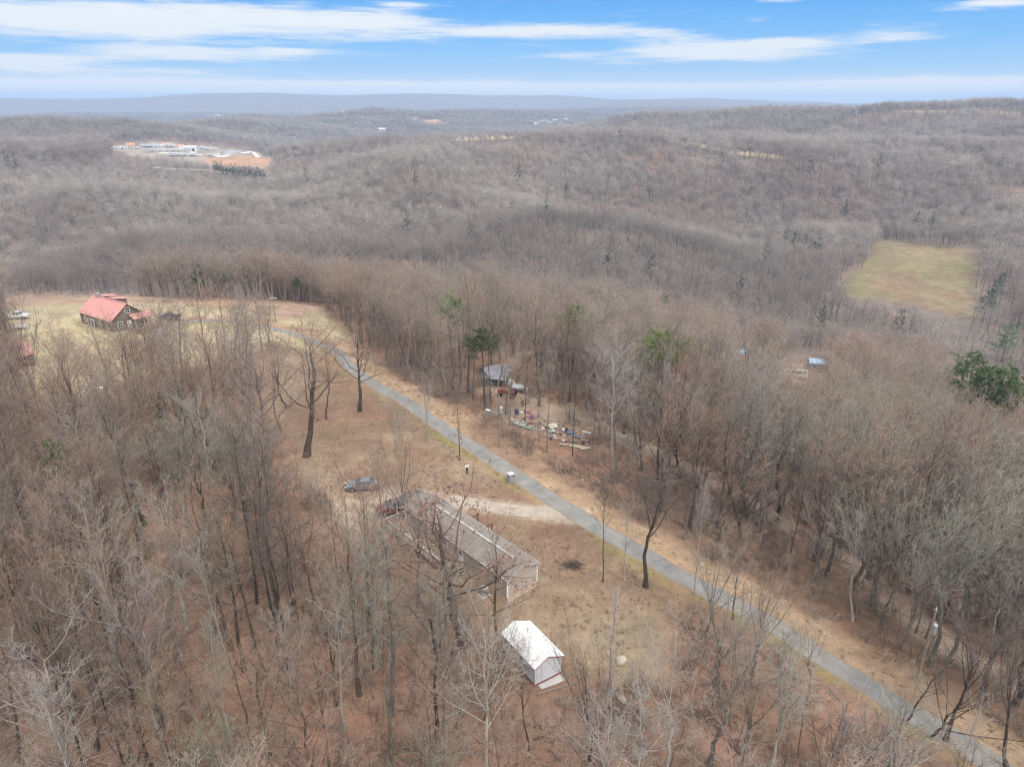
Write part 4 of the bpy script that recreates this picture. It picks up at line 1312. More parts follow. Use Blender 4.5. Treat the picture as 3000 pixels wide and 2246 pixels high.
def forest(name, variants, P, pick, scl, rot, tint, label, mats):
    """one object: its mesh holds a few grown trees and the spots they stand on; geometry nodes put a tree on every spot"""
    V, Q, T, qm, tm, var = [], [], [], [], [], []
    n = 0
    for k, (tr, cr) in enumerate(variants):
        for mi, c in ((0, tr), (1, cr)):
            v, q_, t_ = c.arrays()
            V.append(v); Q.append(q_ + n); T.append(t_ + n)
            qm.append(np.full(len(q_), mi)); tm.append(np.full(len(t_), mi))
            var.append(np.full(len(v), k + 1))
            n += len(v)
    V.append(P)
    var.append(np.zeros(len(P)))
    allv = np.concatenate(V)
    m = mesh_arrays(name, allv, np.concatenate(Q), np.concatenate(T), True, np.concatenate(qm), np.concatenate(tm))
    for mt in mats:
        m.materials.append(mt)
    def attr(nm, ty, data, pad):
        a_ = m.attributes.new(nm, ty, 'POINT')
        full = np.concatenate([np.tile(np.array(pad, float), (n, 1)), np.asarray(data, float).reshape(len(P), -1)])
        key = {'INT': 'value', 'FLOAT': 'value', 'FLOAT_VECTOR': 'vector', 'FLOAT_COLOR': 'color'}[ty]
        a_.data.foreach_set(key, full.ravel().astype(np.int32 if ty == 'INT' else np.float32))
    a_ = m.attributes.new('variant', 'INT', 'POINT')
    a_.data.foreach_set('value', np.concatenate(var).astype(np.int32))
    attr('pick', 'INT', pick, [0])
    attr('scl', 'FLOAT_VECTOR', scl, [1, 1, 1])
    attr('rot', 'FLOAT_VECTOR', rot, [0, 0, 0])
    attr('tint', 'FLOAT_COLOR', np.concatenate([tint, np.ones((len(P), 1))], 1), [0, 0, 0, 1])
    o = link(bpy.data.objects.new(name, m))
    ng = bpy.data.node_groups.new(name, 'GeometryNodeTree')
    ng.interface.new_socket('Geometry', in_out='INPUT', socket_type='NodeSocketGeometry')
    ng.interface.new_socket('Geometry', in_out='OUTPUT', socket_type='NodeSocketGeometry')
    N, L = ng.nodes, ng.links
    gi, go_ = N.new('NodeGroupInput'), N.new('NodeGroupOutput')
    def named(nm, ty):
        q_ = N.new('GeometryNodeInputNamedAttribute')
        q_.data_type = ty
        q_.inputs['Name'].default_value = nm
        return q_.outputs[0]
    def equal(a, k):
        q_ = N.new('FunctionNodeCompare')
        q_.data_type, q_.operation = 'INT', 'EQUAL'
        L.new(a, q_.inputs[2])
        q_.inputs[3].default_value = k
        return q_.outputs[0]
    def sep(sel):
        q_ = N.new('GeometryNodeSeparateGeometry')
        q_.domain = 'POINT'
        L.new(gi.outputs[0], q_.inputs[0])
        L.new(sel, q_.inputs[1])
        return q_.outputs[0]
    va, pk, sc, ro = named('variant', 'INT'), named('pick', 'INT'), named('scl', 'FLOAT_VECTOR'), named('rot', 'FLOAT_VECTOR')
    er = N.new('FunctionNodeEulerToRotation')
    L.new(ro, er.inputs[0])
    spots = sep(equal(va, 0))
    jn = N.new('GeometryNodeJoinGeometry')
    for k in range(len(variants)):
        ip = N.new('GeometryNodeInstanceOnPoints')
        L.new(spots, ip.inputs['Points'])
        L.new(equal(pk, k), ip.inputs['Selection'])
        L.new(sep(equal(va, k + 1)), ip.inputs['Instance'])
        L.new(er.outputs[0], ip.inputs['Rotation'])
        L.new(sc, ip.inputs['Scale'])
        L.new(ip.outputs[0], jn.inputs[0])
    L.new(jn.outputs[0], go_.inputs[0])
    md = o.modifiers.new('planting', 'NODES')
    md.node_group = ng
    return tag(o, label, kind='stuff')

var_near = [bare_tree(k_, s_, 0) for k_, s_ in (('forest', 11), ('fork', 12), ('tall', 13), ('forest', 14), ('fork', 15))]
var_mid = [bare_tree(k_, s_, 1) for k_, s_ in (('forest', 21), ('fork', 22), ('forest', 23), ('oak', 24), ('forest', 25), ('fork', 26))]
var_far = [far_tree(31 + 3 * q_, 17, 170, (3.9, 4.6, 4.2, 5.0, 3.6, 4.4)[q_]) for q_ in range(6)]
base_h = np.array([18, 18, 20, 18, 18, 18, 18, 18, 16, 18, 18, 17, 17, 17, 17, 17, 17], float)
FX, FY, FH, FP = [], [], [], []
FX.append(nx[rest_near]); FY.append(ny[rest_near]); FH.append(nh[rest_near]); FP.append(g_.integers(0, 5, len(rest_near)))
for r0_, r1_, sp_, lo_v, hi_v in ((200, 330, 5.0, 5, 11), (330, 560, 5.8, 5, 11), (560, 1250, 6.4, 11, 17), (1250, 2700, 8.5, 11, 17), (2700, 4600, 15, 11, 17)):
    x_, y_ = scatter(r0_, r1_, sp_, -43, 43, int(r0_))
    m_ = ~forbidden(x_, y_) if r0_ < 1700 else np.ones(len(x_), bool)
    x_, y_ = x_[m_], y_[m_]
    h_ = g_.uniform(11.5, 18.5, len(x_)) * (1 + .18 * fbm(x_ / 60, y_ / 60, 3, 95))
    if r0_ >= 560:
        az_ = np.degrees(np.arctan2(x_, y_))
        rr_ = np.hypot(x_, y_)
        low_ = (rr_ > 780) & (rr_ < 960) & (az_ > -8) & (az_ < 4) | (rr_ > 780) & (rr_ < 930) & (az_ < -15)
        h_ = np.where(low_, h_ * .7, h_)
    m_ = seen(x_, y_, h_ * 1.05)
    m_ &= ~unclear(x_, y_, h_, g_)
    gap = fbm(x_ / 45, y_ / 45, 3, 99)
    m_ &= ~((gap < -.42) & (g_.uniform(0, 1, len(x_)) < .7))
    x_, y_, h_ = x_[m_], y_[m_], h_[m_]
    if r0_ >= 2700:
        h_ = h_ * 1.2
    FX.append(x_); FY.append(y_); FH.append(h_); FP.append(g_.integers(lo_v, hi_v, len(x_)))
FX, FY, FH, FP = (np.concatenate(q) for q in (FX, FY, FH, FP))
s_ = FH / base_h[FP]
w_ = s_ * np.where(np.hypot(FX, FY) > 200, g_.uniform(1.05, 1.45, len(s_)), g_.uniform(.9, 1.2, len(s_)))
rot_ = np.stack([g_.normal(0, .05, len(s_)), g_.normal(0, .05, len(s_)), g_.uniform(0, 6.283, len(s_))], 1)
print('forest spots', len(FX), 'individual', len(ind) + len(HEROES))
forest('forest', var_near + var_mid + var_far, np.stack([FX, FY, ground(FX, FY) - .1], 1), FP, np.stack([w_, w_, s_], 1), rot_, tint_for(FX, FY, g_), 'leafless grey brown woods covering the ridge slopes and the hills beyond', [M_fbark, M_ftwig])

# undergrowth: brush and saplings on the floor of the near woods
def brush(seed, n=9, h=1.6):
    g = np.random.default_rng(seed)
    P = np.zeros((n, 4, 3))
    d = nrm(np.stack([g.normal(0, .5, n), g.normal(0, .5, n), np.ones(n)], 1))
    p = np.stack([g.normal(0, .25, n), g.normal(0, .25, n), np.full(n, -.05)], 1)
    for k in range(4):
        P[:, k] = p
        d = nrm(d + g.normal(0, .2, (n, 3)))
        p = p + d * (h / 3 * g.uniform(.6, 1.2, n))[:, None]
    Rd = np.linspace(.022, .009, 4)[None, :].repeat(n, 0)
    tr, cr = Cluster(), Cluster()
    tr.add(P, Rd, 3)
    P2, R2 = grow(P, Rd, 6, .25, 1, .7, .2, .45, 3, .05, .2, .7, .4, g, .4, .007)
    cr.add(P2, R2, 3)
    P3, R3 = grow(P2, R2, 4, .2, 1, .7, .2, .5, 2, .05, .2, .8, .4, g, .4, .006)
    cr.add(P3, R3, 3)
    return tr, cr
bx_, by_ = scatter(30, 150, 1.75, -50, 50, 8)
m_ = ~forbidden(bx_, by_) | (seg_dist(ROAD, bx_, by_)[1] < 0) & (seg_dist(ROAD, bx_, by_)[0] > 5.5) & (seg_dist(ROAD, bx_, by_)[0] < 8)
dens = fbm(bx_ / 14, by_ / 14, 3, 123)
m_ &= g_.uniform(0, 1, len(bx_)) < np.clip(np.where(seg_dist(ROAD, bx_, by_)[1] < 0, .62, .34) + .8 * dens, .08, .95)
m_ &= ~unclear(bx_, by_, np.full(len(bx_), 1.5), g_)
bx_, by_ = bx_[m_], by_[m_]
bs_ = g_.uniform(.5, 1.9, len(bx_))
bt_ = tint_for(bx_, by_, g_) * .82
forest('undergrowth', [brush(1), brush(2, 7, 2.2), brush(3, 12, 1.2)], np.stack([bx_, by_, ground(bx_, by_)], 1), g_.integers(0, 3, len(bx_)), np.stack([bs_, bs_, bs_ * g_.uniform(.8, 1.2, len(bx_))], 1),
       np.stack([bx_ * 0, bx_ * 0, g_.uniform(0, 6.28, len(bx_))], 1), bt_, 'leafless brush and briars on the woodland floor', [M_fbark, M_ftwig])
print('brush', len(bx_))
px_, py_ = scatter(30, 185, 2.6, -50, 50, 18)
m_ = ~forbidden(px_, py_)
m_ &= g_.uniform(0, 1, len(px_)) < np.clip(np.where(px_ < np.interp(py_, [40, 60, 80, 100, 160], [6, -2, -16, -28, -60]), .26, .5) + .6 * fbm(px_ / 18, py_ / 18, 3, 133), .05, .9)
m_ &= ~unclear(px_, py_, np.full(len(px_), 5.0), g_) & ~veils(px_, py_, np.full(len(px_), 6.0), g_, .5)
px_, py_ = px_[m_], py_[m_]
ph_ = g_.uniform(3.0, 8.5, len(px_))
u2_, v2_, _ = project(px_, py_, ground(px_, py_) + ph_ * .7)
m_ = ~((inside(KEEP, u2_, v2_) | inside(LANE_KEEP, u2_, v2_) | inside(HOUSE_KEEP, u2_, v2_)) & (g_.uniform(0, 1, len(px_)) < .6))
px_, py_, ph_ = px_[m_], py_[m_], ph_[m_]
pk_ = g_.integers(0, 3, len(px_))
ps_ = ph_ / np.array([11, 11, 15.0])[pk_]
forest('saplings', [bare_tree('slim', 61, 0), bare_tree('slim', 62, 0), bare_tree('fan', 63, 1)], np.stack([px_, py_, ground(px_, py_) - .05], 1), pk_, np.stack([ps_ * 1.5, ps_ * 1.5, ps_], 1),
       np.stack([g_.normal(0, .08, len(px_)), g_.normal(0, .08, len(px_)), g_.uniform(0, 6.28, len(px_))], 1), tint_for(px_, py_, g_), 'thin leafless saplings filling the woods between the larger trees', [M_fbark, M_ftwig])
print('saplings', len(px_))

def tuft(seed, n=14, h=.36):
    g = np.random.default_rng(seed)
    p = np.stack([g.normal(0, .13, n), g.normal(0, .13, n), np.full(n, -.03)], 1)
    d = nrm(np.stack([g.normal(0, .55, n), g.normal(0, .55, n), np.ones(n)], 1)) * (h * g.uniform(.5, 1.2, n))[:, None]
    tr, cr = Cluster(), Cluster()
    cr.add(np.stack([p, p + d], 1), np.tile(np.array([[.018, .006]]), (n, 1)), 3)
    return tr, cr
def sticks(seed, n=9):
    g = np.random.default_rng(seed)
    a = g.uniform(0, 6.28, n)
    p = np.stack([g.normal(0, .5, n), g.normal(0, .5, n), g.uniform(.0, .10, n)], 1)
    d = np.stack([np.cos(a), np.sin(a), g.normal(0, .06, n)], 1) * g.uniform(.35, 1.3, n)[:, None]
    tr, cr = Cluster(), Cluster()
    tr.add(np.stack([p - d * .5, p + d * .5], 1), np.tile(np.array([[.032, .012]]), (n, 1)), 3)
    return tr, cr
tx_, ty_ = scatter(34, 150, .62, -48, 48, 28)
dr_, sd_ = seg_dist(ROAD, tx_, ty_)
in_ = inside(YARD, tx_, ty_) | ((dr_ > 1.8) & (dr_ < 9) & (sd_ < 0))
dd_, _ = seg_dist(DRIVE, tx_, ty_)
pk_ = at(785, 1108)
in_ &= (dr_ > 1.75) & (dd_ > 1.9) & (np.hypot(tx_ - pk_[0], ty_ - pk_[1]) > 5)
in_ &= g_.uniform(0, 1, len(tx_)) < np.clip(.35 + .9 * fbm(tx_ / 3.5, ty_ / 3.5, 3, 141), .03, .9)
for o_, D_, W_, x0, x1, y0, y1 in ((HOME0, HD, HW, -2.6, 4.6, -.2, 23), (SHED0[:2], np.array([-.546, .838]), np.array([.838, .546]), -.1, 3.1, -1.3, 5.6)):
    a_ = (tx_ - o_[0]) * W_[0] + (ty_ - o_[1]) * W_[1]
    b_ = (tx_ - o_[0]) * D_[0] + (ty_ - o_[1]) * D_[1]
    in_ &= ~((a_ > x0) & (a_ < x1) & (b_ > y0) & (b_ < y1))
tx_, ty_ = tx_[in_], ty_[in_]
ts_ = g_.uniform(.5, 1.25, len(tx_))
mixn = np.clip(.5 + fbm(tx_ / 6, ty_ / 6, 3, 151) + g_.normal(0, .2, len(tx_)), 0, 1)[:, None]
tc_ = np.array([.36, .28, .18]) * mixn + np.array([.20, .13, .09]) * (1 - mixn)
forest('dry_grass', [tuft(1), tuft(2, 10, .28), tuft(3, 18, .45)], np.stack([tx_, ty_, ground(tx_, ty_)], 1), g_.integers(0, 3, len(tx_)), np.stack([ts_, ts_, ts_], 1),
       np.stack([tx_ * 0, tx_ * 0, g_.uniform(0, 6.28, len(tx_))], 1), tc_, 'dry straw coloured grass tufts over the yard and the verge', [M_fbark, M_ftwig])
fx_, fy_ = scatter(32, 130, 1.9, -48, 48, 38)
m_ = ~forbidden(fx_, fy_) & (g_.uniform(0, 1, len(fx_)) < .55)
fx_, fy_ = fx_[m_], fy_[m_]
fs_ = g_.uniform(.6, 1.7, len(fx_))
fn_ = g_.uniform(0, 1, len(fx_))[:, None]
forest('fallen_branches', [sticks(1), sticks(2, 6), sticks(3, 13)], np.stack([fx_, fy_, ground(fx_, fy_)], 1), g_.integers(0, 3, len(fx_)), np.stack([fs_, fs_, np.ones(len(fs_))], 1),
       np.stack([fx_ * 0, fx_ * 0, g_.uniform(0, 6.28, len(fx_))], 1), np.array([.15, .11, .09]) * fn_ + np.array([.36, .31, .27]) * (1 - fn_), 'broken sticks and fallen branches on the woodland floor', [M_fbark, M_ftwig])
print('tufts', len(tx_), 'sticks', len(fx_))

# ------------------------------------------------------------------ evergreens
PINE = []
for q_, (h_, sp_, st_) in enumerate(((13, .20, .26), (15, .15, .62), (13, .20, .6), (16, .16, .66))):
    tr_, cr_ = needle_tree(300 + q_, h_, sp_, True, st_)
    PINE.append((tr_.mesh('trunk', M_bark), cr_.mesh('crown', M_needle), h_))
FARPINE = []
for q_ in range(3):
    tr_, cr_ = needle_tree(340 + q_, 13, .17, False, .2)
    FARPINE.append((tr_.mesh('trunk', M_bark), cr_.mesh('crown', M_needle), 13))

def evergreen(u, v, vtop, label, variant=0, wide=1.0, colr=(.045, .085, .03), far=False, group='evergreens among the bare trees', hmax=24, rng_=None, tall=None):
    if rng_:
        d_ = ray(u, v)
        k_ = rng_ / math.hypot(d_[0], d_[1])
        x, y = d_[0] * k_, d_[1] * k_
    else:
        x, y = at(u, vtop, tall)[:2] if tall else at(u, v)[:2]
    h = min(height_to(x, y, vtop), hmax)
    tr, cr, h0 = (FARPINE if far else PINE)[variant % (3 if far else 4)]
    e = thing('pine_tree', label, 'pine tree', (x, y, gz(x, y) - .1), random.uniform(0, 6), group)
    s = h / h0
    e.scale = (s * wide, s * wide, s)
    a = link(bpy.data.objects.new('trunk', tr), e)
    a.color = (.16, .12, .10, 1)
    b = link(bpy.data.objects.new('crown', cr), e)
    f = random.uniform(.85, 1.15)
    b.color = (colr[0] * f, colr[1] * f, colr[2] * f, 1)
    return e

evergreen(432, 640, 570, 'bright green pine alone at the back edge of the lawn', 0, 1.15, (.06, .14, .05), group=None, rng_=240)
evergreen(645, 645, 598, 'small dark cedar at the wood edge behind the lawn', 2, .8, DEEP, group=None, rng_=236)
evergreen(489, 628, 590, 'faint green sapling pine right of the bright green pine', 2, .5, GREEN, group=None, rng_=242)
for k_, (u, v, vt_, w_, c_, lab) in enumerate(NEARPINES):
    evergreen(u, v, vt_, lab, 0 if u > 1700 else 1 + k_ % 3, w_ * (1.25 if u > 2080 and v > 850 else 1.1), c_, tall=15.5 if u < 1100 else 17.5 if u < 1500 else 20)
for k_, (u, v, vt_, lab) in enumerate(FARPINES):
    evergreen(u, v, vt_, lab, k_, 1.15, (.04, .065, .04), True, 'dark pines scattered on the far slopes', 24, tall=21)
for k_ in range(26):
    u = 458 + 112 * (k_ + .5) / 26
    vb = 352 + (u - 458) * .16 + random.uniform(0, 9)
    evergreen(u, vb + 8, vb - 9, '%s dark green pine from the left in the row below the trailer yard' % ('leftmost,second,third,fourth,fifth,sixth,seventh,eighth,ninth,tenth,eleventh,twelfth,thirteenth,fourteenth,fifteenth,sixteenth,seventeenth,eighteenth,nineteenth,twentieth,twenty-first,twenty-second,twenty-third,twenty-fourth,twenty-fifth,rightmost'.split(',')[k_]), k_, 1.3, (.025, .06, .03), True, 'row of pines below the trailer yard', 22, tall=15)

# ------------------------------------------------------------------ mobile home
hz0 = gz(1, 69)
home = thing('mobile_home', 'long tan single wide mobile home with grey shingle roof and white trim', 'mobile home', (HOME0[0], HOME0[1], hz0), math.atan2(HW[1], HW[0]))
HWID, HLEN = 4.3, 19.6
WB, WT, RZ = .85, 3.25, 4.05
MB().box(.05, .05, -.6, HWID - .05, HLEN - .05, WB).build('skirting', M_skirt, home)
wall = MB()
wall.box(0, 0, WB, HWID, HLEN, WT)
wall.add([(0, 0, WT), (HWID, 0, WT), (HWID / 2, 0, RZ - .06), (0, HLEN, WT), (HWID, HLEN, WT), (HWID / 2, HLEN, RZ - .06)], [(0, 1, 2), (5, 4, 3), (0, 2, 5, 3), (1, 4, 5, 2)])
wallo = wall.build('wall', M_siding, home)
lap = MB()
z = WB + .2
while z < WT - .05:
    lap.hexa([(-.022, -.022, z), (HWID + .022, -.022, z), (HWID + .022, HLEN + .022, z), (-.022, HLEN + .022, z)], [(-.004, -.004, z + .17), (HWID + .004, -.004, z + .17), (HWID + .004, HLEN + .004, z + .17), (-.004, HLEN + .004, z + .17)])
    z += .2
lo_ = lap.build('siding_boards', M_siding, wallo)
lo_['kind'] = 'stuff'
def slope(x0, z0, x1, z1, y0, y1, th=.07):
    return MB().hexa([(x0, y0, z0), (x1, y0, z1), (x1, y1, z1), (x0, y1, z0)] if x0 < x1 else [(x1, y0, z1), (x0, y0, z0), (x0, y1, z0), (x1, y1, z1)],
                     [(x0, y0, z0 + th), (x1, y0, z1 + th), (x1, y1, z1 + th), (x0, y1, z0 + th)] if x0 < x1 else [(x1, y0, z1 + th), (x0, y0, z0 + th), (x0, y1, z0 + th), (x1, y1, z1 + th)])
OV = .28
sl_ = (RZ - WT) / (HWID / 2)
roof = slope(-OV, WT - OV * sl_, HWID / 2, RZ, -OV, HLEN + OV).build('roof', M_shingle, home)
r2 = slope(HWID + OV, WT - OV * sl_, HWID / 2, RZ, -OV, HLEN + OV).build('roof', M_shingle, home)
rows_ = MB()
for sgn in (0, 1):
    for k_ in range(1, 12):
        f_ = k_ / 12
        x_ = (-OV + (HWID / 2 + OV) * f_) if not sgn else (HWID + OV - (HWID / 2 + OV) * f_)
        z_ = WT - OV * sl_ + (RZ - WT + OV * sl_) * f_ + .072
        rows_.box(x_ - .03, -OV, z_, x_ + .03, HLEN + OV, z_ + .018)
ro_ = rows_.build('shingle_courses', M_shingle, roof)
ro_['kind'] = 'stuff'
MB().box(HWID / 2 - .12, 1.3, RZ + .06, HWID / 2 + .12, HLEN - 2.2, RZ + .15).build('ridge_vent', M_vent, home)
ga = MB()
ga.box(-OV - .06, -OV, WT - OV * sl_ - .03, -OV, HLEN + OV, WT - OV * sl_ + .07)
ga.build('gutter', M_gutter, home)
MB().box(HWID + OV, -OV, WT - OV * sl_ - .03, HWID + OV + .06, HLEN + OV, WT - OV * sl_ + .07).build('gutter', M_gutter, home)
for y_ in (-OV - .05, HLEN + OV):
    fa_ = MB()
    for x0, x1 in ((-OV, HWID / 2), (HWID + OV, HWID / 2)):
        za, zb = WT - OV * sl_, RZ
        a_, b_ = (x0, za), (x1, zb)
        if x0 > x1: a_, b_ = b_, a_
        fa_.hexa([(a_[0], y_, a_[1] - .1), (b_[0], y_, b_[1] - .1), (b_[0], y_ + .05, b_[1] - .1), (a_[0], y_ + .05, a_[1] - .1)], [(a_[0], y_, a_[1] + .08), (b_[0], y_, b_[1] + .08), (b_[0], y_ + .05, b_[1] + .08), (a_[0], y_ + .05, a_[1] + .08)])
    fa_.build('fascia', M_gutter, home)
for x_, y_ in ((0, 0), (HWID, 0), (0, HLEN), (HWID, HLEN)):
    MB().box(x_ - .07, y_ - .07, WB - .02, x_ + .07, y_ + .07, WT - .05).build('corner_trim', M_white, home)
def home_window(y, w, z0, z1, x=-.03, out=-1):
    f = MB()
    xo = x + out * .05
    xa, xb = min(x, xo), max(x, xo)
    f.box(xa, y - w / 2 - .07, z0 - .07, xb, y + w / 2 + .07, z0)
    f.box(xa, y - w / 2 - .07, z1, xb, y + w / 2 + .07, z1 + .07)
    f.box(xa, y - w / 2 - .07, z0, xb, y - w / 2, z1)
    f.box(xa, y + w / 2, z0, xb, y + w / 2 + .07, z1)
    f.box(xa, y - w / 2, (z0 + z1) / 2 - .025, xb, y + w / 2, (z0 + z1) / 2 + .025)
    for q_ in (-.17, .17):
        f.box(xa + .01, y + q_ * w - .012, z0, xb - .01, y + q_ * w + .012, z1)
    fo = f.build('window', M_white, home)
    for za, zb in ((z0 + .002, (z0 + z1) / 2 - .027), ((z0 + z1) / 2 + .027, z1 - .002)):
        MB().box(x + out * .012 - .008, y - w / 2 + .002, za, x + out * .012 + .008, y + w / 2 - .002, zb).build('pane', M_glass, fo)
for y_, w_ in ((1.35, .85), (11.2, .9), (13.9, .8), (16.4, .8)):
    home_window(y_, w_, 1.75, 2.95)
for y_ in (3.0, 8.0, 17.0):
    home_window(y_, .85, 1.75, 2.95, HWID + .03, 1)
d_ = MB().box(-.075, 7.6, WB + .05, -.024, 8.55, 2.95).build('door', M_white, home)
MB().box(-.09, 7.85, 2.0, -.078, 8.3, 2.7).build('pane', M_glass, d_)
MB().tube((-.13, 8.42, 1.85), (-.08, 8.42, 1.85), .035).build('handle', M_galv, d_)
MB().box(3.6, -.012, .45, 4.0, -.0, .6).build('vent', M_black, home, loc=(0, -.01, 0))
MB().tube((3.2, 6.2, RZ - .55), (3.2, 6.2, RZ + .2), .05).build('vent_pipe', M_black, home)
MB().tube((1.3, 9.2, RZ - .5), (1.3, 9.2, RZ + .12), .07).build('vent_pipe', M_black, home)
# dark gabled roof over the entrance at the far end
pr_ = MB()
pr_.hexa([(.1, HLEN + .34, 2.75), (HWID - .1, HLEN + .34, 2.75), (HWID - .1, HLEN + 2.6, 2.75), (.1, HLEN + 2.6, 2.75)], [(HWID / 2 - .05, HLEN + .34, 3.7), (HWID / 2 + .05, HLEN + .34, 3.7), (HWID / 2 + .05, HLEN + 2.6, 3.7), (HWID / 2 - .05, HLEN + 2.6, 3.7)])
po_ = pr_.build('porch_roof', M_darkshingle, home)
for x_ in (.25, HWID - .25):
    MB().box(x_ - .06, HLEN + 2.3, -.4, x_ + .06, HLEN + 2.42, 2.75).build('post', M_white, po_)
# unfinished porch frame of dark lumber on the lane side
pf_ = MB().box(HWID + .35, 10.4, .62, HWID + 2.4, 13.4, .75).build('porch_floor', M_redwood, home)
for x_, y_ in ((HWID + 2.3, 10.5), (HWID + 2.3, 13.3), (HWID + .5, 10.5), (HWID + .5, 13.3)):
    MB().box(x_ - .06, y_ - .06, -.4, x_ + .06, y_ + .06, 2.1).build('post', M_redwood, pf_)
MB().box(HWID + .4, 13.22, 2.1, HWID + 2.5, 13.38, 2.24).build('beam', M_redwood, pf_)
MB().box(HWID + .4, 10.42, 2.1, HWID + 2.5, 10.58, 2.24).build('beam', M_redwood, pf_)

# deck along the wood side
deck = thing('deck', 'long weathered wooden deck with pale railing along the mobile home', 'deck', (HOME0[0], HOME0[1], hz0), math.atan2(HW[1], HW[0]))
DX0, DX1, DY0, DY1, DZ = -2.35, -.12, 7.4, 20.6, .82
fl_ = MB()
y = DY0
bmesh_ = MB().box(0, 0, 0, DX1 - DX0, .185, .035).mesh('plank')
bmesh_.materials.append(M_deck)
while y < DY1 - .15:
    o_ = link(bpy.data.objects.new('plank', bmesh_), deck)
    o_.location = (DX0 + random.uniform(-.02, .02), y, DZ - .035 + random.uniform(0, .008))
    y += .2
for x_ in (DX0 + .05, DX1 - .15):
    MB().box(x_, DY0, DZ - .22, x_ + .05, DY1, DZ - .037).build('joist', M_deck, deck)
for y_ in np.linspace(DY0 + .06, DY1 - .06, 8):
    MB().box(DX0 - .05, y_ - .05, -.7, DX0 + .05, y_ + .05, DZ + 1.02).build('post', M_rail, deck)
for p_, q_ in (((DX0, DY0, DZ + 1.05), (DX0, DY1, DZ + 1.05)), ((DX0, DY0, DZ + .12), (DX0, DY1, DZ + .12)), ((DX0 + .08, DY0, DZ + 1.05), (DX1 - .9, DY0, DZ + 1.05)), ((DX0 + .08, DY0, DZ + .12), (DX1 - .9, DY0, DZ + .12)), ((DX0 + .08, DY1, DZ + 1.05), (DX1, DY1, DZ + 1.05))):
    MB().bar(p_, q_, .14, .045).build('rail', M_rail, deck)
bal = MB()
for y_ in np.arange(DY0 + .15, DY1, .14):
    bal.box(DX0 - .018, y_ - .018, DZ + .14, DX0 + .018, y_ + .018, DZ + 1.03)
for x_ in np.arange(DX0 + .15, DX1 - .9, .14):
    bal.box(x_ - .018, DY0 - .018, DZ + .14, x_ + .018, DY0 + .018, DZ + 1.03)
bo_ = bal.build('balusters', M_rail, deck)
bo_['kind'] = 'stuff'
for k_ in range(4):
    MB().box(DX1 - .85, DY0 - .3 * (k_ + 1), DZ - .2 * (k_ + 1) - .04, DX1 - .02, DY0 - .3 * k_ - .01, DZ - .2 * (k_ + 1)).build('step', M_deck, deck)

# air conditioner
p_ = at(1046, 1284)
ac = thing('air_conditioner', 'grey round topped air conditioner standing beside the mobile home wall', 'air conditioner', (p_[0], p_[1], p_[2]), .7)
MB().box(-.55, -.55, -.1, .55, .55, .06).build('pad', M_stonecap, ac)
MB().tube((0, 0, .06), (0, 0, .95), .44, .44, 16).build('casing', M_galv, ac)
MB().tube((0, 0, .952), (0, 0, 1.0), .44, .42, 16).build('top_rim', M_stonecap, ac)
MB().tube((0, 0, 1.003), (0, 0, 1.02), .26, .24, 16).build('top_grille', M_black, ac)
for k_ in range(12):
    a_ = k_ * math.pi / 6
    MB().bar((.452 * math.cos(a_), .452 * math.sin(a_), .1), (.452 * math.cos(a_), .452 * math.sin(a_), .93), .05, .02).build('fin', M_galv, ac)

# ------------------------------------------------------------------ white shed
sz0 = gz(3, 53)
shed = thing('shed', 'white metal shed with white gable roof and thin red trim', 'shed', (SHED0[0], SHED0[1], sz0), math.atan2(.546, .838))
SW, SL, SB, SH, SR = 2.9, 5.4, .22, 2.25, 2.95
PKX = 1.3
MB().box(.12, .1, -.3, .32, SL - .1, SB - .004).build('skid', M_redwood, shed)
MB().box(SW - .32, .1, -.3, SW - .12, SL - .1, SB - .004).build('skid', M_redwood, shed)
sw_ = MB().box(0, 0, SB, SW, SL, SH)
sw_.add([(0, 0, SH), (SW, 0, SH), (PKX, 0, SR - .05), (0, SL, SH), (SW, SL, SH), (PKX, SL, SR - .05)], [(0, 1, 2), (5, 4, 3), (0, 2, 5, 3), (1, 4, 5, 2)])
swo = sw_.build('wall', M_shedwall, shed)
rib_m = MB().box(-.022, -.014, 0, .022, 0, SH - SB - .02).mesh('wall_rib')
rib_m.materials.append(M_shedwall)
for k_ in range(1, 13):
    o_ = link(bpy.data.objects.new('wall_rib', rib_m), swo)
    o_.location = (SW * k_ / 13, 0, SB + .01)
for k_ in range(1, 22):
    o_ = link(bpy.data.objects.new('wall_rib', rib_m), swo)
    o_.location = (0, SL * k_ / 22, SB + .01)
    o_.rotation_euler = (0, 0, -math.pi / 2)
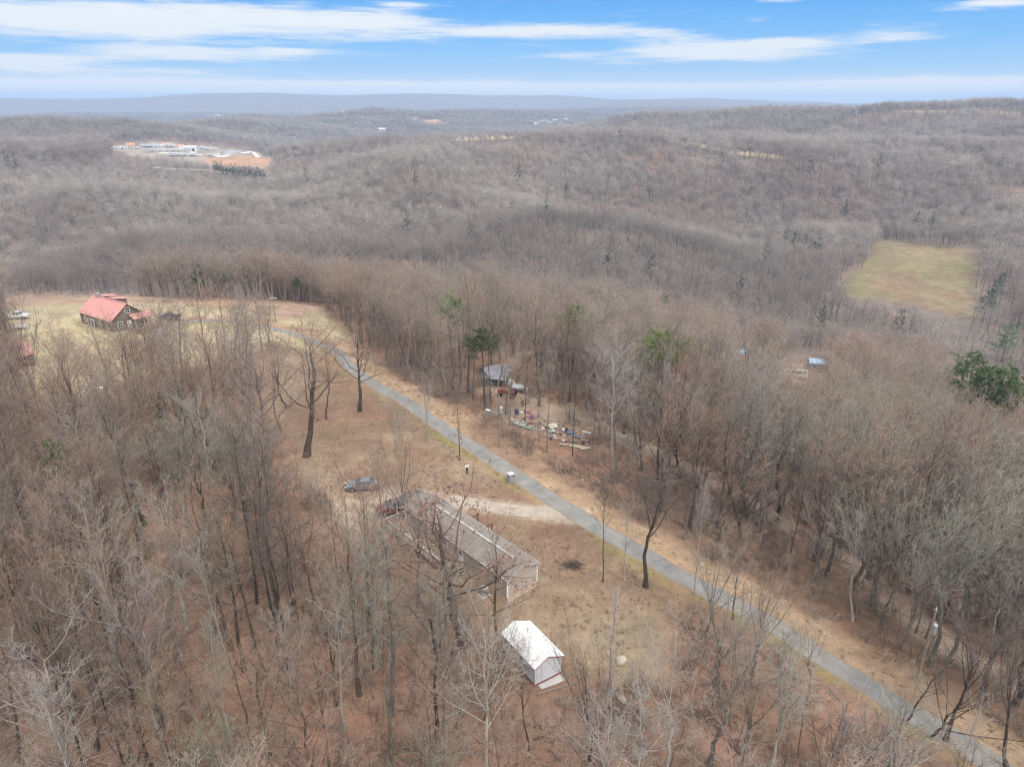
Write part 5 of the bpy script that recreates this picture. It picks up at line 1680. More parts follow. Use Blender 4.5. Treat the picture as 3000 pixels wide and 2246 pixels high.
for xa, xb in ((-.18, PKX), (SW + .38, PKX)):
    fx = (SR - SH)
    za = SH - (fx / PKX * .18 if xa < 0 else fx / (SW - PKX) * .38)
    so_ = slope(xa, za, xb, SR, -.2, SL + .2, .05).build('roof', M_whitemetal, shed)
    for k_ in range(1, 9):
        y_ = -.2 + (SL + .4) * k_ / 9
        MB().hexa([(min(xa, xb), y_ - .02, (za if xa < xb else SR) + .05), (max(xa, xb), y_ - .02, (SR if xa < xb else za) + .05), (max(xa, xb), y_ + .02, (SR if xa < xb else za) + .05), (min(xa, xb), y_ + .02, (za if xa < xb else SR) + .05)],
                  [(min(xa, xb), y_ - .012, (za if xa < xb else SR) + .075), (max(xa, xb), y_ - .012, (SR if xa < xb else za) + .075), (max(xa, xb), y_ + .012, (SR if xa < xb else za) + .075), (min(xa, xb), y_ + .012, (za if xa < xb else SR) + .075)]).build('seam', M_whitemetal, so_)
    a_, b_ = ((xa, za), (xb, SR)) if xa < xb else ((xb, SR), (xa, za))
    MB().hexa([(a_[0], -.23, a_[1] - .05), (b_[0], -.23, b_[1] - .05), (b_[0], -.203, b_[1] - .05), (a_[0], -.203, a_[1] - .05)], [(a_[0], -.23, a_[1] + .02), (b_[0], -.23, b_[1] + .02), (b_[0], -.203, b_[1] + .02), (a_[0], -.203, a_[1] + .02)]).build('rake_trim', M_redtrim, shed)
MB().box(-.02, -.03, SB - .06, SW + .02, -.003, SB + .02).build('base_trim', M_redtrim, shed)
MB().box(-.03, -.02, SB - .06, -.003, SL, SB + .02).build('base_trim', M_redtrim, shed)
for x_, y_ in ((0, 0), (SW, 0), (0, SL)):
    MB().box(x_ - .045, y_ - .045, SB + .03, x_ + .045, y_ + .045, SH - .04).build('corner_trim', M_whitemetal, shed)
dr_ = MB().box(.75, -.05, SB + .06, 2.1, -.017, SH - .12).build('door', M_shedwall, shed)
MB().box(1.98, -.075, 1.1, 2.03, -.053, 1.3).build('handle', M_black, dr_)
MB().hexa([(.3, -1.25, -.06), (2.8, -1.25, -.06), (2.8, -.1, -.06), (.3, -.1, -.06)], [(.3, -1.25, .03), (2.8, -1.25, .03), (2.8, -.1, .1), (.3, -.1, .1)]).build('ramp', M_stonecap, shed)

# ------------------------------------------------------------------ vehicles
def ring(x, zb, zt, w, tum=.9):
    """one cross-section of a car body, front to back at x"""
    m = zb + (zt - zb) * .55
    return [(x, -w * .88, zb), (x, -w, zb + .12), (x, -w * 1.0, m), (x, -w * tum, zt), (x, w * tum, zt), (x, w, m), (x, w, zb + .12), (x, w * .88, zb)]

def wheels(root, xs, half, r=.33, wd=.22):
    for x_ in xs:
        for s_ in (-1, 1):
            w_ = MB().tube((x_, s_ * (half - wd), r), (x_, s_ * half, r), r, r, 18).build('wheel', M_tyre, root)
            MB().tube((x_, s_ * (half - .03), r), (x_, s_ * (half + .012), r), r * .64, r * .60, 14).build('rim', M_rim, w_)

def greenhouse(root, base, top, z0, z1, wb, wt, mat, name='cabin'):
    """glass house with painted roof and pillars; base / top: (front x, rear x)"""
    bx0, bx1 = base
    tx0, tx1 = top
    g = MB().hexa([(bx1, -wb, z0), (bx0, -wb, z0), (bx0, wb, z0), (bx1, wb, z0)], [(tx1, -wt, z1), (tx0, -wt, z1), (tx0, wt, z1), (tx1, wt, z1)]).build('windows', M_carglass, root)
    rf = MB().hexa([(tx1 - .06, -wt - .02, z1 - .03), (tx0 + .06, -wt - .02, z1 - .03), (tx0 + .06, wt + .02, z1 - .03), (tx1 - .06, wt + .02, z1 - .03)], [(tx1 + .06, -wt + .1, z1 + .045), (tx0 - .08, -wt + .1, z1 + .045), (tx0 - .08, wt - .1, z1 + .045), (tx1 + .06, wt - .1, z1 + .045)]).build('roof', mat, root, bevel=.02)
    mid = (bx0 + bx1) / 2 - .1
    mt = (tx0 + tx1) / 2 - .1
    for s_ in (-1, 1):
        for (xa, xb, w_) in ((bx0, tx0, .09), (mid, mt, .08), (bx1, tx1, .16)):
            MB().bar((xa, s_ * (wb + .004), z0), (xb, s_ * (wt + .006), z1), w_, .03).build('pillar', mat, root)
    return g

def car(label, cat, loc, rz, mat, style='sedan', name='parked_car', group=None):
    root = thing(name, label, cat, loc, rz, group)
    if style == 'sedan':
        B = MB().loft([ring(2.42, .32, .62, .70, .86), ring(2.25, .24, .74, .84), ring(1.5, .20, .84, .90), ring(.9, .20, .93, .91), ring(-.6, .20, .97, .92), ring(-1.5, .22, 1.0, .91), ring(-2.2, .26, .98, .85), ring(-2.42, .36, .88, .76, .86)])
        B.build('body', mat, root, smooth=False, bevel=.03)
        greenhouse(root, (1.05, -1.75), (.28, -1.05), .945, 1.40, .80, .60, mat)
        wheels(root, (1.42, -1.36), .93)
        ft, rt, lz = 2.36, -2.40, .70
    elif style == 'suv':
        B = MB().loft([ring(2.28, .36, .78, .74, .88), ring(2.1, .28, .95, .88), ring(1.35, .26, 1.05, .93), ring(.8, .26, 1.08, .94), ring(-1.4, .26, 1.10, .94), ring(-2.1, .30, 1.10, .90), ring(-2.3, .40, 1.05, .82)])
        B.build('body', mat, root, bevel=.03)
        greenhouse(root, (1.05, -2.2), (.35, -1.85), 1.07, 1.66, .83, .68, mat)
        wheels(root, (1.38, -1.38), .95, .36)
        for s_ in (-1, 1):
            MB().bar((.2, s_ * .6, 1.75), (-1.7, s_ * .6, 1.75), .04, .04).build('roof_rack', M_galv, root)
        MB().box(-.75, -.5, 1.72, -.55, .5, 1.79).build('roof_rack', M_black, root)
        ft, rt, lz = 2.2, -2.27, .85
    elif style == 'pickup':
        B = MB().loft([ring(2.75, .45, .95, .80, .9), ring(2.6, .36, 1.08, .92), ring(1.5, .34, 1.15, .97), ring(.9, .34, 1.18, .98), ring(-.75, .34, 1.18, .98)])
        B.build('body', mat, root, bevel=.03)
        greenhouse(root, (1.15, -.70), (.55, -.55), 1.16, 1.85, .86, .74, mat)
        bd = MB().box(-2.85, -.97, .45, -.77, .97, .62)
        bd.box(-2.85, -.97, .62, -.77, -.89, 1.18).box(-2.85, .89, .62, -.77, .97, 1.18).box(-2.85, -.89, .62, -2.76, .89, 1.18).box(-.86, -.89, .62, -.77, .89, 1.18)
        bd.build('truck_bed', mat, root, bevel=.02)
        wheels(root, (1.75, -1.8), .99, .40, .26)
        ft, rt, lz = 2.68, -2.86, .90
    for s_ in (-1, 1):
        MB().box(ft - .12, s_ * .62 - .16, lz - .07, ft + .045, s_ * .62 + .16, lz + .06).build('headlight', M_clearlamp, root, bevel=.02)
        MB().box(rt - .03, s_ * .64 - .17, lz + .02, rt + .10, s_ * .64 + .17, lz + .17).build('tail_light', M_redlamp, root, bevel=.02)
        MB().box(.75, s_ * 1.0 - .09, 1.0 if style == 'sedan' else 1.15, .93, s_ * 1.0 + .09, 1.12 if style == 'sedan' else 1.3).build('mirror', mat, root, bevel=.02)
        for x_ in (.1, -.95) if style != 'pickup' else (.1,):
            MB().box(x_ - .09, s_ * (.925 if style == 'sedan' else .955 if style == 'suv' else .985) - .015, .80 if style == 'sedan' else .95, x_ + .09, s_ * (.925 if style == 'sedan' else .955 if style == 'suv' else .985) + .015, .84 if style == 'sedan' else .99).build('door_handle', M_galv, root)
    MB().box(ft - .02, -.42, lz - .16, ft + .075, .42, lz - .02).build('grille', M_black, root)
    MB().box(ft - .02, -.7, lz - .40, ft + .085, .7, lz - .24).build('bumper', mat if style != 'pickup' else M_galv, root, bevel=.02)
    MB().box(rt - .06, -.7, lz - .40, rt + .05, .7, lz - .20).build('bumper', mat if style != 'pickup' else M_galv, root, bevel=.02)
    MB().box(rt - .045, -.26, lz - .15, rt - .002, .26, lz - .02).build('licence_plate', M_white, root)
    return root

P_silver = paint('silver grey paint', (.20, .225, .26), .28, .6)
P_red = paint('dark red paint', (.13, .018, .022), .25, .3)
P_whitecar = paint('white car paint', (.75, .76, .77), .3, .0)
P_darkcar = paint('dark grey paint', (.055, .055, .06), .3, .3)
p_ = at(783, 1062)
car('silver grey sedan parked on bare ground with its nose to the left', 'car', (p_[0] - .1, p_[1] + .9, gz(p_[0], p_[1] + .9) + .03), math.radians(188), P_silver, 'sedan')
p_ = at(845, 1114)
car('dark red SUV parked on the gravel in front of the mobile home', 'SUV', (p_[0] + .3, p_[1] + .9, gz(p_[0], p_[1] + .9) + .05), math.radians(200), P_red, 'suv')
p_ = at(38, 688)
car('white pickup truck parked at the far left behind the tall dark trees', 'pickup truck', (p_[0], p_[1], p_[2] + .03), math.radians(12), P_whitecar, 'pickup', 'pickup_truck')
p_ = at(366, 690)
car('dark pickup truck at the end of the lane on the lawn', 'pickup truck', (p_[0], p_[1], p_[2] + .03), math.radians(176), P_darkcar, 'pickup', 'pickup_truck')
p_ = at(344, 727)
car('white SUV parked at the right corner of the red roofed house', 'SUV', (p_[0], p_[1], p_[2] + .03), math.radians(-105), P_whitecar, 'suv')

# ------------------------------------------------------------------ person, pillar, poles and wires
def skin_body(name, joints, edges, mat, parent, sub=1):
    m = bpy.data.meshes.new(name)
    m.from_pydata([j[:3] for j in joints], edges, [])
    o = link(bpy.data.objects.new(name, m), parent)
    md = o.modifiers.new('skin', 'SKIN')
    md.use_smooth_shade = True
    for i_, v_ in enumerate(m.skin_vertices[0].data):
        v_.radius = (joints[i_][3], joints[i_][4] if len(joints[i_]) > 4 else joints[i_][3])
        v_.use_root = i_ == 0
    s_ = o.modifiers.new('sub', 'SUBSURF')
    s_.levels = s_.render_levels = sub
    m.materials.append(mat)
    return o

p_ = at(1009, 1023)
per = thing('person', 'person in white top and dark trousers standing on the open yard', 'person', (p_[0], p_[1], p_[2]), math.radians(12))
M_skin = principled('skin', (.20, .115, .08), .6)
M_top = worn('white knit', (.72, .72, .74), .08, 20)
M_trousers = worn('dark trousers', (.03, .032, .042), .2, 12)
M_hair = worn('dark hair', (.018, .014, .012), .2, 30)
J = [(0, 0, .95, .13, .10), (0, 0, 1.15, .115, .09), (0, 0, 1.36, .15, .10), (0, .005, 1.47, .06, .055), (0, .0, 1.56, .07, .085), (0, -.01, 1.68, .07, .09),
     (-.09, 0, .86, .085, .085), (-.10, -.01, .48, .058, .062), (-.11, .02, .09, .042, .045), (-.12, -.12, .035, .04, .03),
     (.09, 0, .86, .085, .085), (.10, -.01, .48, .058, .062), (.11, .02, .09, .042, .045), (.12, -.12, .035, .04, .03),
     (-.19, 0, 1.40, .055, .055), (-.26, .02, 1.13, .043, .043), (-.15, -.20, 1.12, .033, .033), (-.09, -.26, 1.14, .036, .02),
     (.19, 0, 1.40, .055, .055), (.26, .02, 1.13, .043, .043), (.15, -.20, 1.12, .033, .033), (.09, -.26, 1.14, .036, .02)]
E_ = [(0, 1), (1, 2), (2, 3), (3, 4), (4, 5), (0, 6), (6, 7), (7, 8), (8, 9), (0, 10), (10, 11), (11, 12), (12, 13), (2, 14), (14, 15), (15, 16), (16, 17), (2, 18), (18, 19), (19, 20), (20, 21)]
for hb, sx in ((17, 1), (21, -1)):
    hx, hy, hz_ = J[hb][:3]
    for k_ in range(4):
        a0 = len(J)
        ln_ = (.075, .085, .08, .062)[k_]
        J.append((hx + sx * (.02 + .01 * k_), hy - .03, hz_ + .028 - .019 * k_, .009))
        J.append((hx + sx * (.02 + ln_ * .6), hy - .05, hz_ + .026 - .019 * k_, .008))
        J.append((hx + sx * (.02 + ln_), hy - .03, hz_ + .024 - .02 * k_, .007))
        E_ += [(hb, a0), (a0, a0 + 1), (a0 + 1, a0 + 2)]
    a0 = len(J)
    J.append((hx + sx * .005, hy - .03, hz_ + .05, .010)); J.append((hx + sx * .03, hy - .04, hz_ + .07, .009))
    E_ += [(hb, a0), (a0, a0 + 1)]
body_ = skin_body('body', J, E_, M_skin, per, 1)
skin_body('trousers', [(0, 0, .96, .145, .115), (-.09, 0, .86, .10, .10), (-.10, -.01, .48, .075, .078), (-.11, .02, .10, .06, .062), (.09, 0, .86, .10, .10), (.10, -.01, .48, .075, .078), (.11, .02, .10, .06, .062)], [(0, 1), (1, 2), (2, 3), (0, 4), (4, 5), (5, 6)], M_trousers, per)
skin_body('sweater', [(0, 0, .93, .15, .12), (0, 0, 1.15, .14, .112), (0, 0, 1.36, .17, .12), (0, 0, 1.46, .085, .08), (-.19, 0, 1.40, .075, .075), (-.26, .02, 1.13, .062, .062), (-.165, -.18, 1.12, .05, .05), (.19, 0, 1.40, .075, .075), (.26, .02, 1.13, .062, .062), (.165, -.18, 1.12, .05, .05)], [(0, 1), (1, 2), (2, 3), (2, 4), (4, 5), (5, 6), (2, 7), (7, 8), (8, 9)], M_top, per)
skin_body('hair', [(0, .03, 1.54, .08, .05), (0, .03, 1.66, .088, .085), (0, .0, 1.74, .07, .075)], [(0, 1), (1, 2)], M_hair, per)
for s_ in (-1, 1):
    MB().box(s_ * .11 - .045, -.17, 0, s_ * .11 + .045, .07, .075).build('shoe', M_black, per, bevel=.02)
    MB().tube((s_ * .028, -.092, 1.655), (s_ * .028, -.100, 1.655), .011, .009, 8).build('eye', M_black, per)
    MB().box(s_ * .074 - .012, -.02, 1.61, s_ * .074 + .012, .015, 1.67).build('ear', M_skin, per, bevel=.006)
MB().add([(-.014, -.09, 1.60), (.014, -.09, 1.60), (0, -.118, 1.605), (0, -.092, 1.65)], [(0, 1, 2), (0, 2, 3), (1, 3, 2), (0, 3, 1)]).build('nose', M_skin, per)
MB().box(-.022, -.098, 1.573, .022, -.086, 1.582).build('mouth', M_redtrim, per)

p_ = at(1103, 1040)
pil = thing('stone_pillar', 'grey stone mailbox pillar with flat cap beside the lane', 'mailbox pillar', (p_[0], p_[1], p_[2]), .6)
MB().box(-.38, -.38, -.2, .38, .38, 1.25).build('core', M_stone, pil)
stone_m = [MB().hexa([(-.13, -.03, 0), (.13, -.03, 0), (.13, .02, 0), (-.13, .02, 0)], [(-.12, -.025, .19), (.125, -.022, .185), (.125, .02, .185), (-.12, .02, .19)]).mesh('stone') for _ in range(1)]
stone_m[0].materials.append(M_stone)
for f_ in range(4):
    for r_ in range(6):
        for c_ in range(3):
            o_ = link(bpy.data.objects.new('stone', stone_m[0]), pil)
            a_ = f_ * math.pi / 2
            t_ = (-.25 + .25 * c_ + (.04 if r_ % 2 else -.04))
            q_ = Matrix.Rotation(a_, 3, 'Z') @ Vector((t_, -.395, .02 + r_ * .205))
            o_.location = q_
            o_.rotation_euler = (0, 0, a_)
            o_.scale = (random.uniform(.85, .98), random.uniform(.7, 1.5), random.uniform(.9, 1.0))
MB().box(-.46, -.46, 1.253, .46, .46, 1.36).build('cap', M_stonecap, pil, bevel=.02)
mbx = MB().box(.10, -.475, .95, .34, -.43, 1.15).build('mailbox', M_black, pil)

def pole(u, v, vtop, label, h=None, transformer=True, arm=False, cross=True, rz=0.0):
    x, y, z = at(u, v)
    h = h or height_to(x, y, vtop)
    e = thing('utility_pole', label, 'utility pole', (x, y, z), rz)
    MB().tube((0, 0, -.6), (0, 0, h), .15, .10, 10).build('pole', M_polewood, e)
    MB().box(-.06, -.16, h - .12, .06, .16, h - .02).build('pole_top_bracket', M_galv, e)
    MB().tube((0, 0, h), (0, 0, h + .22), .05, .035, 8).build('insulator', M_white, e)
    if cross:
        MB().bar((-1.0, 0, h - .5), (1.0, 0, h - .5), .1, .12).build('crossarm', M_white if cross == 2 else M_polewood, e)
        for x_ in (-.85, .85):
            MB().tube((x_, 0, h - .44), (x_, 0, h - .25), .05, .04, 8).build('insulator', M_white, e)
    if transformer:
        t_ = MB().tube((.34, -.1, h - 2.7), (.34, -.1, h - 1.75), .26, .26, 14).build('transformer', M_galv, e)
        MB().tube((.34, -.1, h - 1.75), (.34, -.1, h - 1.68), .26, .14, 14).build('lid', M_galv, t_)
        MB().tube((.30, -.1, h - 1.68), (.30, -.1, h - 1.4), .045, .03, 8).build('bushing', M_white, t_)
        MB().box(.08, -.14, h - 2.4, .14, -.06, h - 2.0).build('bracket', M_galv, t_)
    if arm:
        a_ = MB().tube((-.1, 0, h - 2.9), (-1.5, 0, h - 2.55), .035, .03, 8).build('lamp_arm', M_galv, e)
        MB().loft([[(-1.45 - .0, s_ * .06, h - 2.56 + dz) for s_, dz in ((-1, -.03), (1, -.03), (1, .05), (-1, .05))], [(-1.75, s_ * .15, h - 2.55 + dz) for s_, dz in ((-1, -.05), (1, -.05), (1, .08), (-1, .08))], [(-2.3, s_ * .09, h - 2.53 + dz) for s_, dz in ((-1, -.03), (1, -.03), (1, .05), (-1, .05))]]).build('lamp_head', M_white, a_)
    return Vector((x, y, z + h + .2)), h, e
PA, ha, _ = pole(1079, 966, 856, 'wooden utility pole with transformer and white street light beside the lane', arm=True, cross=False, rz=-.35)
PB, hb_, _ = pole(1981, 1470, 1316, 'wooden utility pole with pale transformer hidden in brush at lower right', cross=False, rz=.5)
PC, hc_, _ = pole(596, 698, 640, 'slim grey pole with white crossarm at the curve of the lane', transformer=False, cross=2, rz=.2)
def wire(label, A_, B_, sag, n=24, r=.022):
    m = MB()
    prev = None
    for k_ in range(n + 1):
        t_ = k_ / n
        q_ = A_.lerp(B_, t_) - Vector((0, 0, sag * 4 * t_ * (1 - t_)))
        if prev is not None:
            m.tube(prev, q_, r, r, 4, False)
        prev = q_
    o = m.build('power_line', M_wire)
    return tag(o, label, 'power line', 'overhead wires along the lane')
dn = Vector((0, 0, -2.1))
wire('upper wire from the street light pole to the lower right pole', PA, PB, 1.1)
wire('lower wire from the street light pole to the lower right pole', PA + dn, PB + dn, 1.5)
wire('upper wire from the street light pole towards the crossarm pole', PA, PC, 1.2)
wire('lower wire from the street light pole towards the crossarm pole', PA + dn, PC + Vector((0, 0, -1.4)), 1.6)
off_ = Vector((60, 22, 10))
ext_ = PB + (PB - PA) * .75
ext_.z = gz(ext_.x, ext_.y) + 9
wire('upper wire running on from the lower right pole out of the picture', PB, ext_, .6)
wire('lower wire running on from the lower right pole out of the picture', PB + dn, ext_ + dn, .8)

# ------------------------------------------------------------------ rocks, brush pile, logs
def lump(seed, r, sq=(1, 1, 1), rough=.25, seg=2):
    import bmesh
    bm = bmesh.new()
    bmesh.ops.create_icosphere(bm, subdivisions=seg, radius=1.0)
    g = np.random.default_rng(seed)
    o3 = g.uniform(-50, 50, 3)
    for v_ in bm.verts:
        k_ = 1 + rough * (float(fbm(v_.co.x * 1.3 + o3[0], v_.co.y * 1.3 + v_.co.z * 1.7 + o3[1], 3, seed % 97)))
        v_.co = Vector((v_.co.x * k_ * r * sq[0], v_.co.y * k_ * r * sq[1], v_.co.z * k_ * r * sq[2]))
    m = bpy.data.meshes.new('lump')
    bm.to_mesh(m)
    bm.free()
    return m

def solid(name, label, cat, mesh, mat, loc, rot=(0, 0, 0), group=None):
    mesh.name = name
    mesh.materials.append(mat)
    o = link(bpy.data.objects.new(name, mesh))
    o.location, o.rotation_euler = loc, rot
    return tag(o, label, cat, group)

for u, v, r_, lab, sd in ((1342, 1430, .62, 'large pale boulder on the grass behind the broken snag', 1), (1343, 1512, .42, 'small pale boulder on the leaves below the larger one', 2), (605, 1415, .22, 'small white stone in the lower left wood', 3),
                          (1515, 1220, .28, 'pale stone on the straw verge, upper of two', 4), (1531, 1236, .22, 'pale stone on the straw verge, lower of two', 5), (1258, 1037, .2, 'small white stone on the verge opposite the mailbox pillar', 6)):
    p_ = at(u, v)
    solid('boulder', lab, 'boulder', lump(sd, r_, (1.1, .9, .65)), M_rock, (p_[0], p_[1], p_[2] + r_ * .3), (0, 0, sd))
p_ = at(1236, 1222)
tw_ = Cluster()
g = np.random.default_rng(9)
n_ = 240
a_ = g.uniform(0, 6.28, n_)
c0 = np.stack([g.normal(0, .55, n_), g.normal(0, .4, n_), np.abs(g.normal(.12, .15, n_))], 1)
dd = nrm(np.stack([np.cos(a_), np.sin(a_), g.normal(.1, .25, n_)], 1)) * g.uniform(.5, 1.3, n_)[:, None]
tw_.add(np.stack([c0 - dd * .5, c0 + dd * .5], 1), np.tile(np.array([[.03, .008]]), (n_, 1)), 3)
bp_ = link(bpy.data.objects.new('brush_pile', tw_.mesh('brush_pile', worn('grey branch', (.13, .105, .09), .3, 3))))
bp_.location = p_
tag(bp_, 'dark heap of cut branches lying on the grass right of the mobile home', 'brush pile')
for u0, v0, u1, v1, r_, lab in ((540, 1490, 610, 1400, .13, 'fallen trunk leaning across the lower left wood'), (1160, 1500, 1245, 1475, .10, 'thin log lying in front of the shed ramp'), (1330, 1090, 1380, 1112, .08, 'fallen pole in the leaves beside the lane'), (940, 1562, 1010, 1530, .14, 'mossy log on the floor left of the shed'),
                                (1790, 1205, 1850, 1222, .13, 'fallen grey trunk beyond the straw verge'), (1830, 1250, 1905, 1268, .11, 'second fallen trunk lower on the bank beyond the verge'), (250, 1530, 330, 1560, .13, 'fallen trunk near the bottom left corner')):
    a_, b_ = at(u0, v0), at(u1, v1)
    MBo = MB().tube((a_[0], a_[1], a_[2] + r_ * .8), (b_[0], b_[1], b_[2] + r_ * .6), r_, r_ * .6, 8).build('fallen_log', M_polewood)
    tag(MBo, lab, 'log')

# ------------------------------------------------------------------ red roofed log house and the cabin near it
hx_, hy_ = at(252, 715)[:2]
hq = at(248, 700)
house = thing('log_house', 'log house with a steep red metal roof, dormers and a porch on the lawn', 'house', (hq[0], hq[1], hq[2]), 0)
# local x runs along the ridge towards the camera's right, y across it
rdir = Vector((15.3, -10.7)).normalized()
house.rotation_euler = (0, 0, math.atan2(rdir.y, rdir.x))
HL, HWD, EV, RG = 15.0, 4.2, 3.3, 6.5
hw_ = MB().box(-HL / 2, -HWD, -1.5, HL / 2, HWD, EV)
hw_.add([(HL / 2, -HWD, EV), (HL / 2, HWD, EV), (HL / 2, 0, RG - .1), (-HL / 2, -HWD, EV), (-HL / 2, HWD, EV), (-HL / 2, 0, RG - .1)], [(0, 1, 2), (5, 4, 3), (0, 2, 5, 3), (1, 4, 5, 2)])
hwo = hw_.build('wall', M_log, house)
lg = MB()
for z_ in np.arange(-.6, EV - .1, .34):
    for s_ in (-1, 1):
        lg.tube((-HL / 2 - .25, s_ * (HWD + .02), z_), (HL / 2 + .25, s_ * (HWD + .02), z_), .15, .15, 6)
        lg.tube((s_ * (HL / 2 + .02), -HWD - .2, z_ + .16), (s_ * (HL / 2 + .02), HWD + .2, z_ + .16), .15, .15, 6)
q_ = lg.build('logs', M_log, hwo)
q_['kind'] = 'stuff'
def roof_panel(parent, x0, x1, ye, ze, yr, zr, mat, name='roof', ribs=True):
    a = [(x0, ye, ze), (x1, ye, ze), (x1, yr, zr), (x0, yr, zr)]
    if ye > yr:
        a = [a[1], a[0], a[3], a[2]]
    o = MB().hexa(a, [(p[0], p[1], p[2] + .08) for p in a]).build(name, mat, parent)
    if ribs:
        m = MB()
        for x_ in np.arange(x0 + .6, x1, .6):
            m.bar((x_, ye, ze + .10), (x_, yr, zr + .10), .06, .05)
        r_ = m.build('roof_ribs', mat, o)
        r_['kind'] = 'stuff'
    return o
for s_ in (-1, 1):
    roof_panel(house, -HL / 2 - .6, HL / 2 + .6, s_ * (HWD + .5), EV - .4, 0, RG, M_redroof)
MB().bar((-HL / 2 - .6, 0, RG + .12), (HL / 2 + .6, 0, RG + .12), .4, .06).build('ridge_cap', M_redroof, house)
def plain_window(parent, c, ax, w, h, frame=M_white, out=.05):
    """window in a wall: c centre, ax unit vector along the wall, facing ax x z"""
    ax = Vector(ax)
    n = ax.cross(Vector((0, 0, 1)))
    c = Vector(c)
    f = MB()
    for dx, dz, sx, sz in ((0, h / 2 + .05, w + .2, .1), (0, -h / 2 - .05, w + .2, .1), (-w / 2 - .05, 0, .1, h), (w / 2 + .05, 0, .1, h), (0, 0, .05, h), (0, 0, w, .05)):
        p = c + ax * dx + Vector((0, 0, dz)) + n * out / 2
        a, b, d = ax * sx / 2, Vector((0, 0, sz / 2)), n * out / 2
        f.hexa([p - a - b - d, p + a - b - d, p + a - b + d, p - a - b + d], [p - a + b - d, p + a + b - d, p + a + b + d, p - a + b + d])
    fo = f.build('window', frame, parent)
    p = c + n * .02
    a, b, d = ax * w / 2, Vector((0, 0, h / 2)), n * .012
    MB().hexa([p - a - b - d, p + a - b - d, p + a - b + d, p - a - b + d], [p - a + b - d, p + a + b - d, p + a + b + d, p - a + b + d]).build('pane', M_glass, fo)
for y_, z_ in ((-2.3, 1.7), (2.3, 1.7), (0, 4.9)):
    plain_window(house, (HL / 2 + .2, y_, z_), (0, 1, 0), 1.1, 1.4)
for x_ in (-5, -1.5, 2.0, 5.4):
    plain_window(house, (x_, -HWD - .2, 1.6), (1, 0, 0), 1.1, 1.4)
d_ = MB().box(HL / 2 + .02, -.5, .1, HL / 2 + .2, .5, 2.2).build('door', M_white, house)
# lower cross gable and porch on the gable end, red roofed
pq = MB().box(HL / 2 + .2, .4, -.9, HL / 2 + 2.2, HWD + 1.2, .12).build('porch_floor', M_deck, house)
for x_, y_ in ((HL / 2 + 2.0, .6), (HL / 2 + 2.0, 2.8), (HL / 2 + 2.0, HWD + 1.0), (HL / 2 + .4, HWD + 1.0)):
    MB().box(x_ - .08, y_ - .08, -1.6, x_ + .08, y_ + .08, 2.75).build('post', M_white, pq)
for z_ in (.45, 1.0):
    MB().bar((HL / 2 + 2.0, .5, z_), (HL / 2 + 2.0, HWD + 1.0, z_), .09, .07).build('rail', M_white, pq)
MB().bar((HL / 2 + .5, HWD + 1.0, 1.0), (HL / 2 + 2.0, HWD + 1.0, 1.0), .09, .07).build('rail', M_white, pq)
a_ = [(HL / 2 + 2.5, .1, 2.75), (HL / 2 + 2.5, HWD + 1.4, 2.75), (HL / 2 + .2, HWD + 1.4, 3.7), (HL / 2 + .2, .1, 3.7)]
MB().hexa(a_, [(p[0], p[1], p[2] + .08) for p in a_]).build('porch_roof', M_redroof, house)
for x_ in (-4.4, .4):       # dormers on the far slope, their red roofs showing over the ridge
    do = MB().box(x_ - 1.2, .7, EV + 1.0, x_ + 1.2, 3.4, RG - .25).build('dormer', M_log, house)
    roof_panel(do, x_ - 1.5, x_ + 1.5, 3.9, RG - .35, .1, RG + .35, M_redroof, 'roof', False)
ch = MB().box(-6.2, -.5, RG - 1.2, -5.3, .5, RG + .9).build('chimney', M_stone, house)
# white framed greenhouse leaning on the far end
gp = at(212, 703)
gh = thing('greenhouse', 'small white framed greenhouse at the left end of the red roofed house', 'greenhouse', (gp[0], gp[1], gp[2]), math.atan2(rdir.y, rdir.x))
for x_ in (-1.4, 0, 1.4):
    for s_ in (-1, 1):
        MB().box(x_ - .05, s_ * 1.5 - .05, -.3, x_ + .05, s_ * 1.5 + .05, 2.0).build('post', M_white, gh)
        MB().bar((x_, s_ * 1.5, 2.0), (x_, 0, 3.0), .08, .08).build('rafter', M_white, gh)
for s_ in (-1, 1):
    MB().bar((-1.5, s_ * 1.5, 2.0), (1.5, s_ * 1.5, 2.0), .08, .08).build('rail', M_white, gh)
    MB().hexa([(-1.35, s_ * 1.47 - .01, .1), (1.35, s_ * 1.47 - .01, .1), (1.35, s_ * 1.47 + .01, .1), (-1.35, s_ * 1.47 + .01, .1)], [(-1.35, s_ * 1.47 - .01, 1.9), (1.35, s_ * 1.47 - .01, 1.9), (1.35, s_ * 1.47 + .01, 1.9), (-1.35, s_ * 1.47 + .01, 1.9)]).build('pane', M_glass, gh)
MB().bar((-1.5, 0, 3.0), (1.5, 0, 3.0), .08, .08).build('rail', M_white, gh)

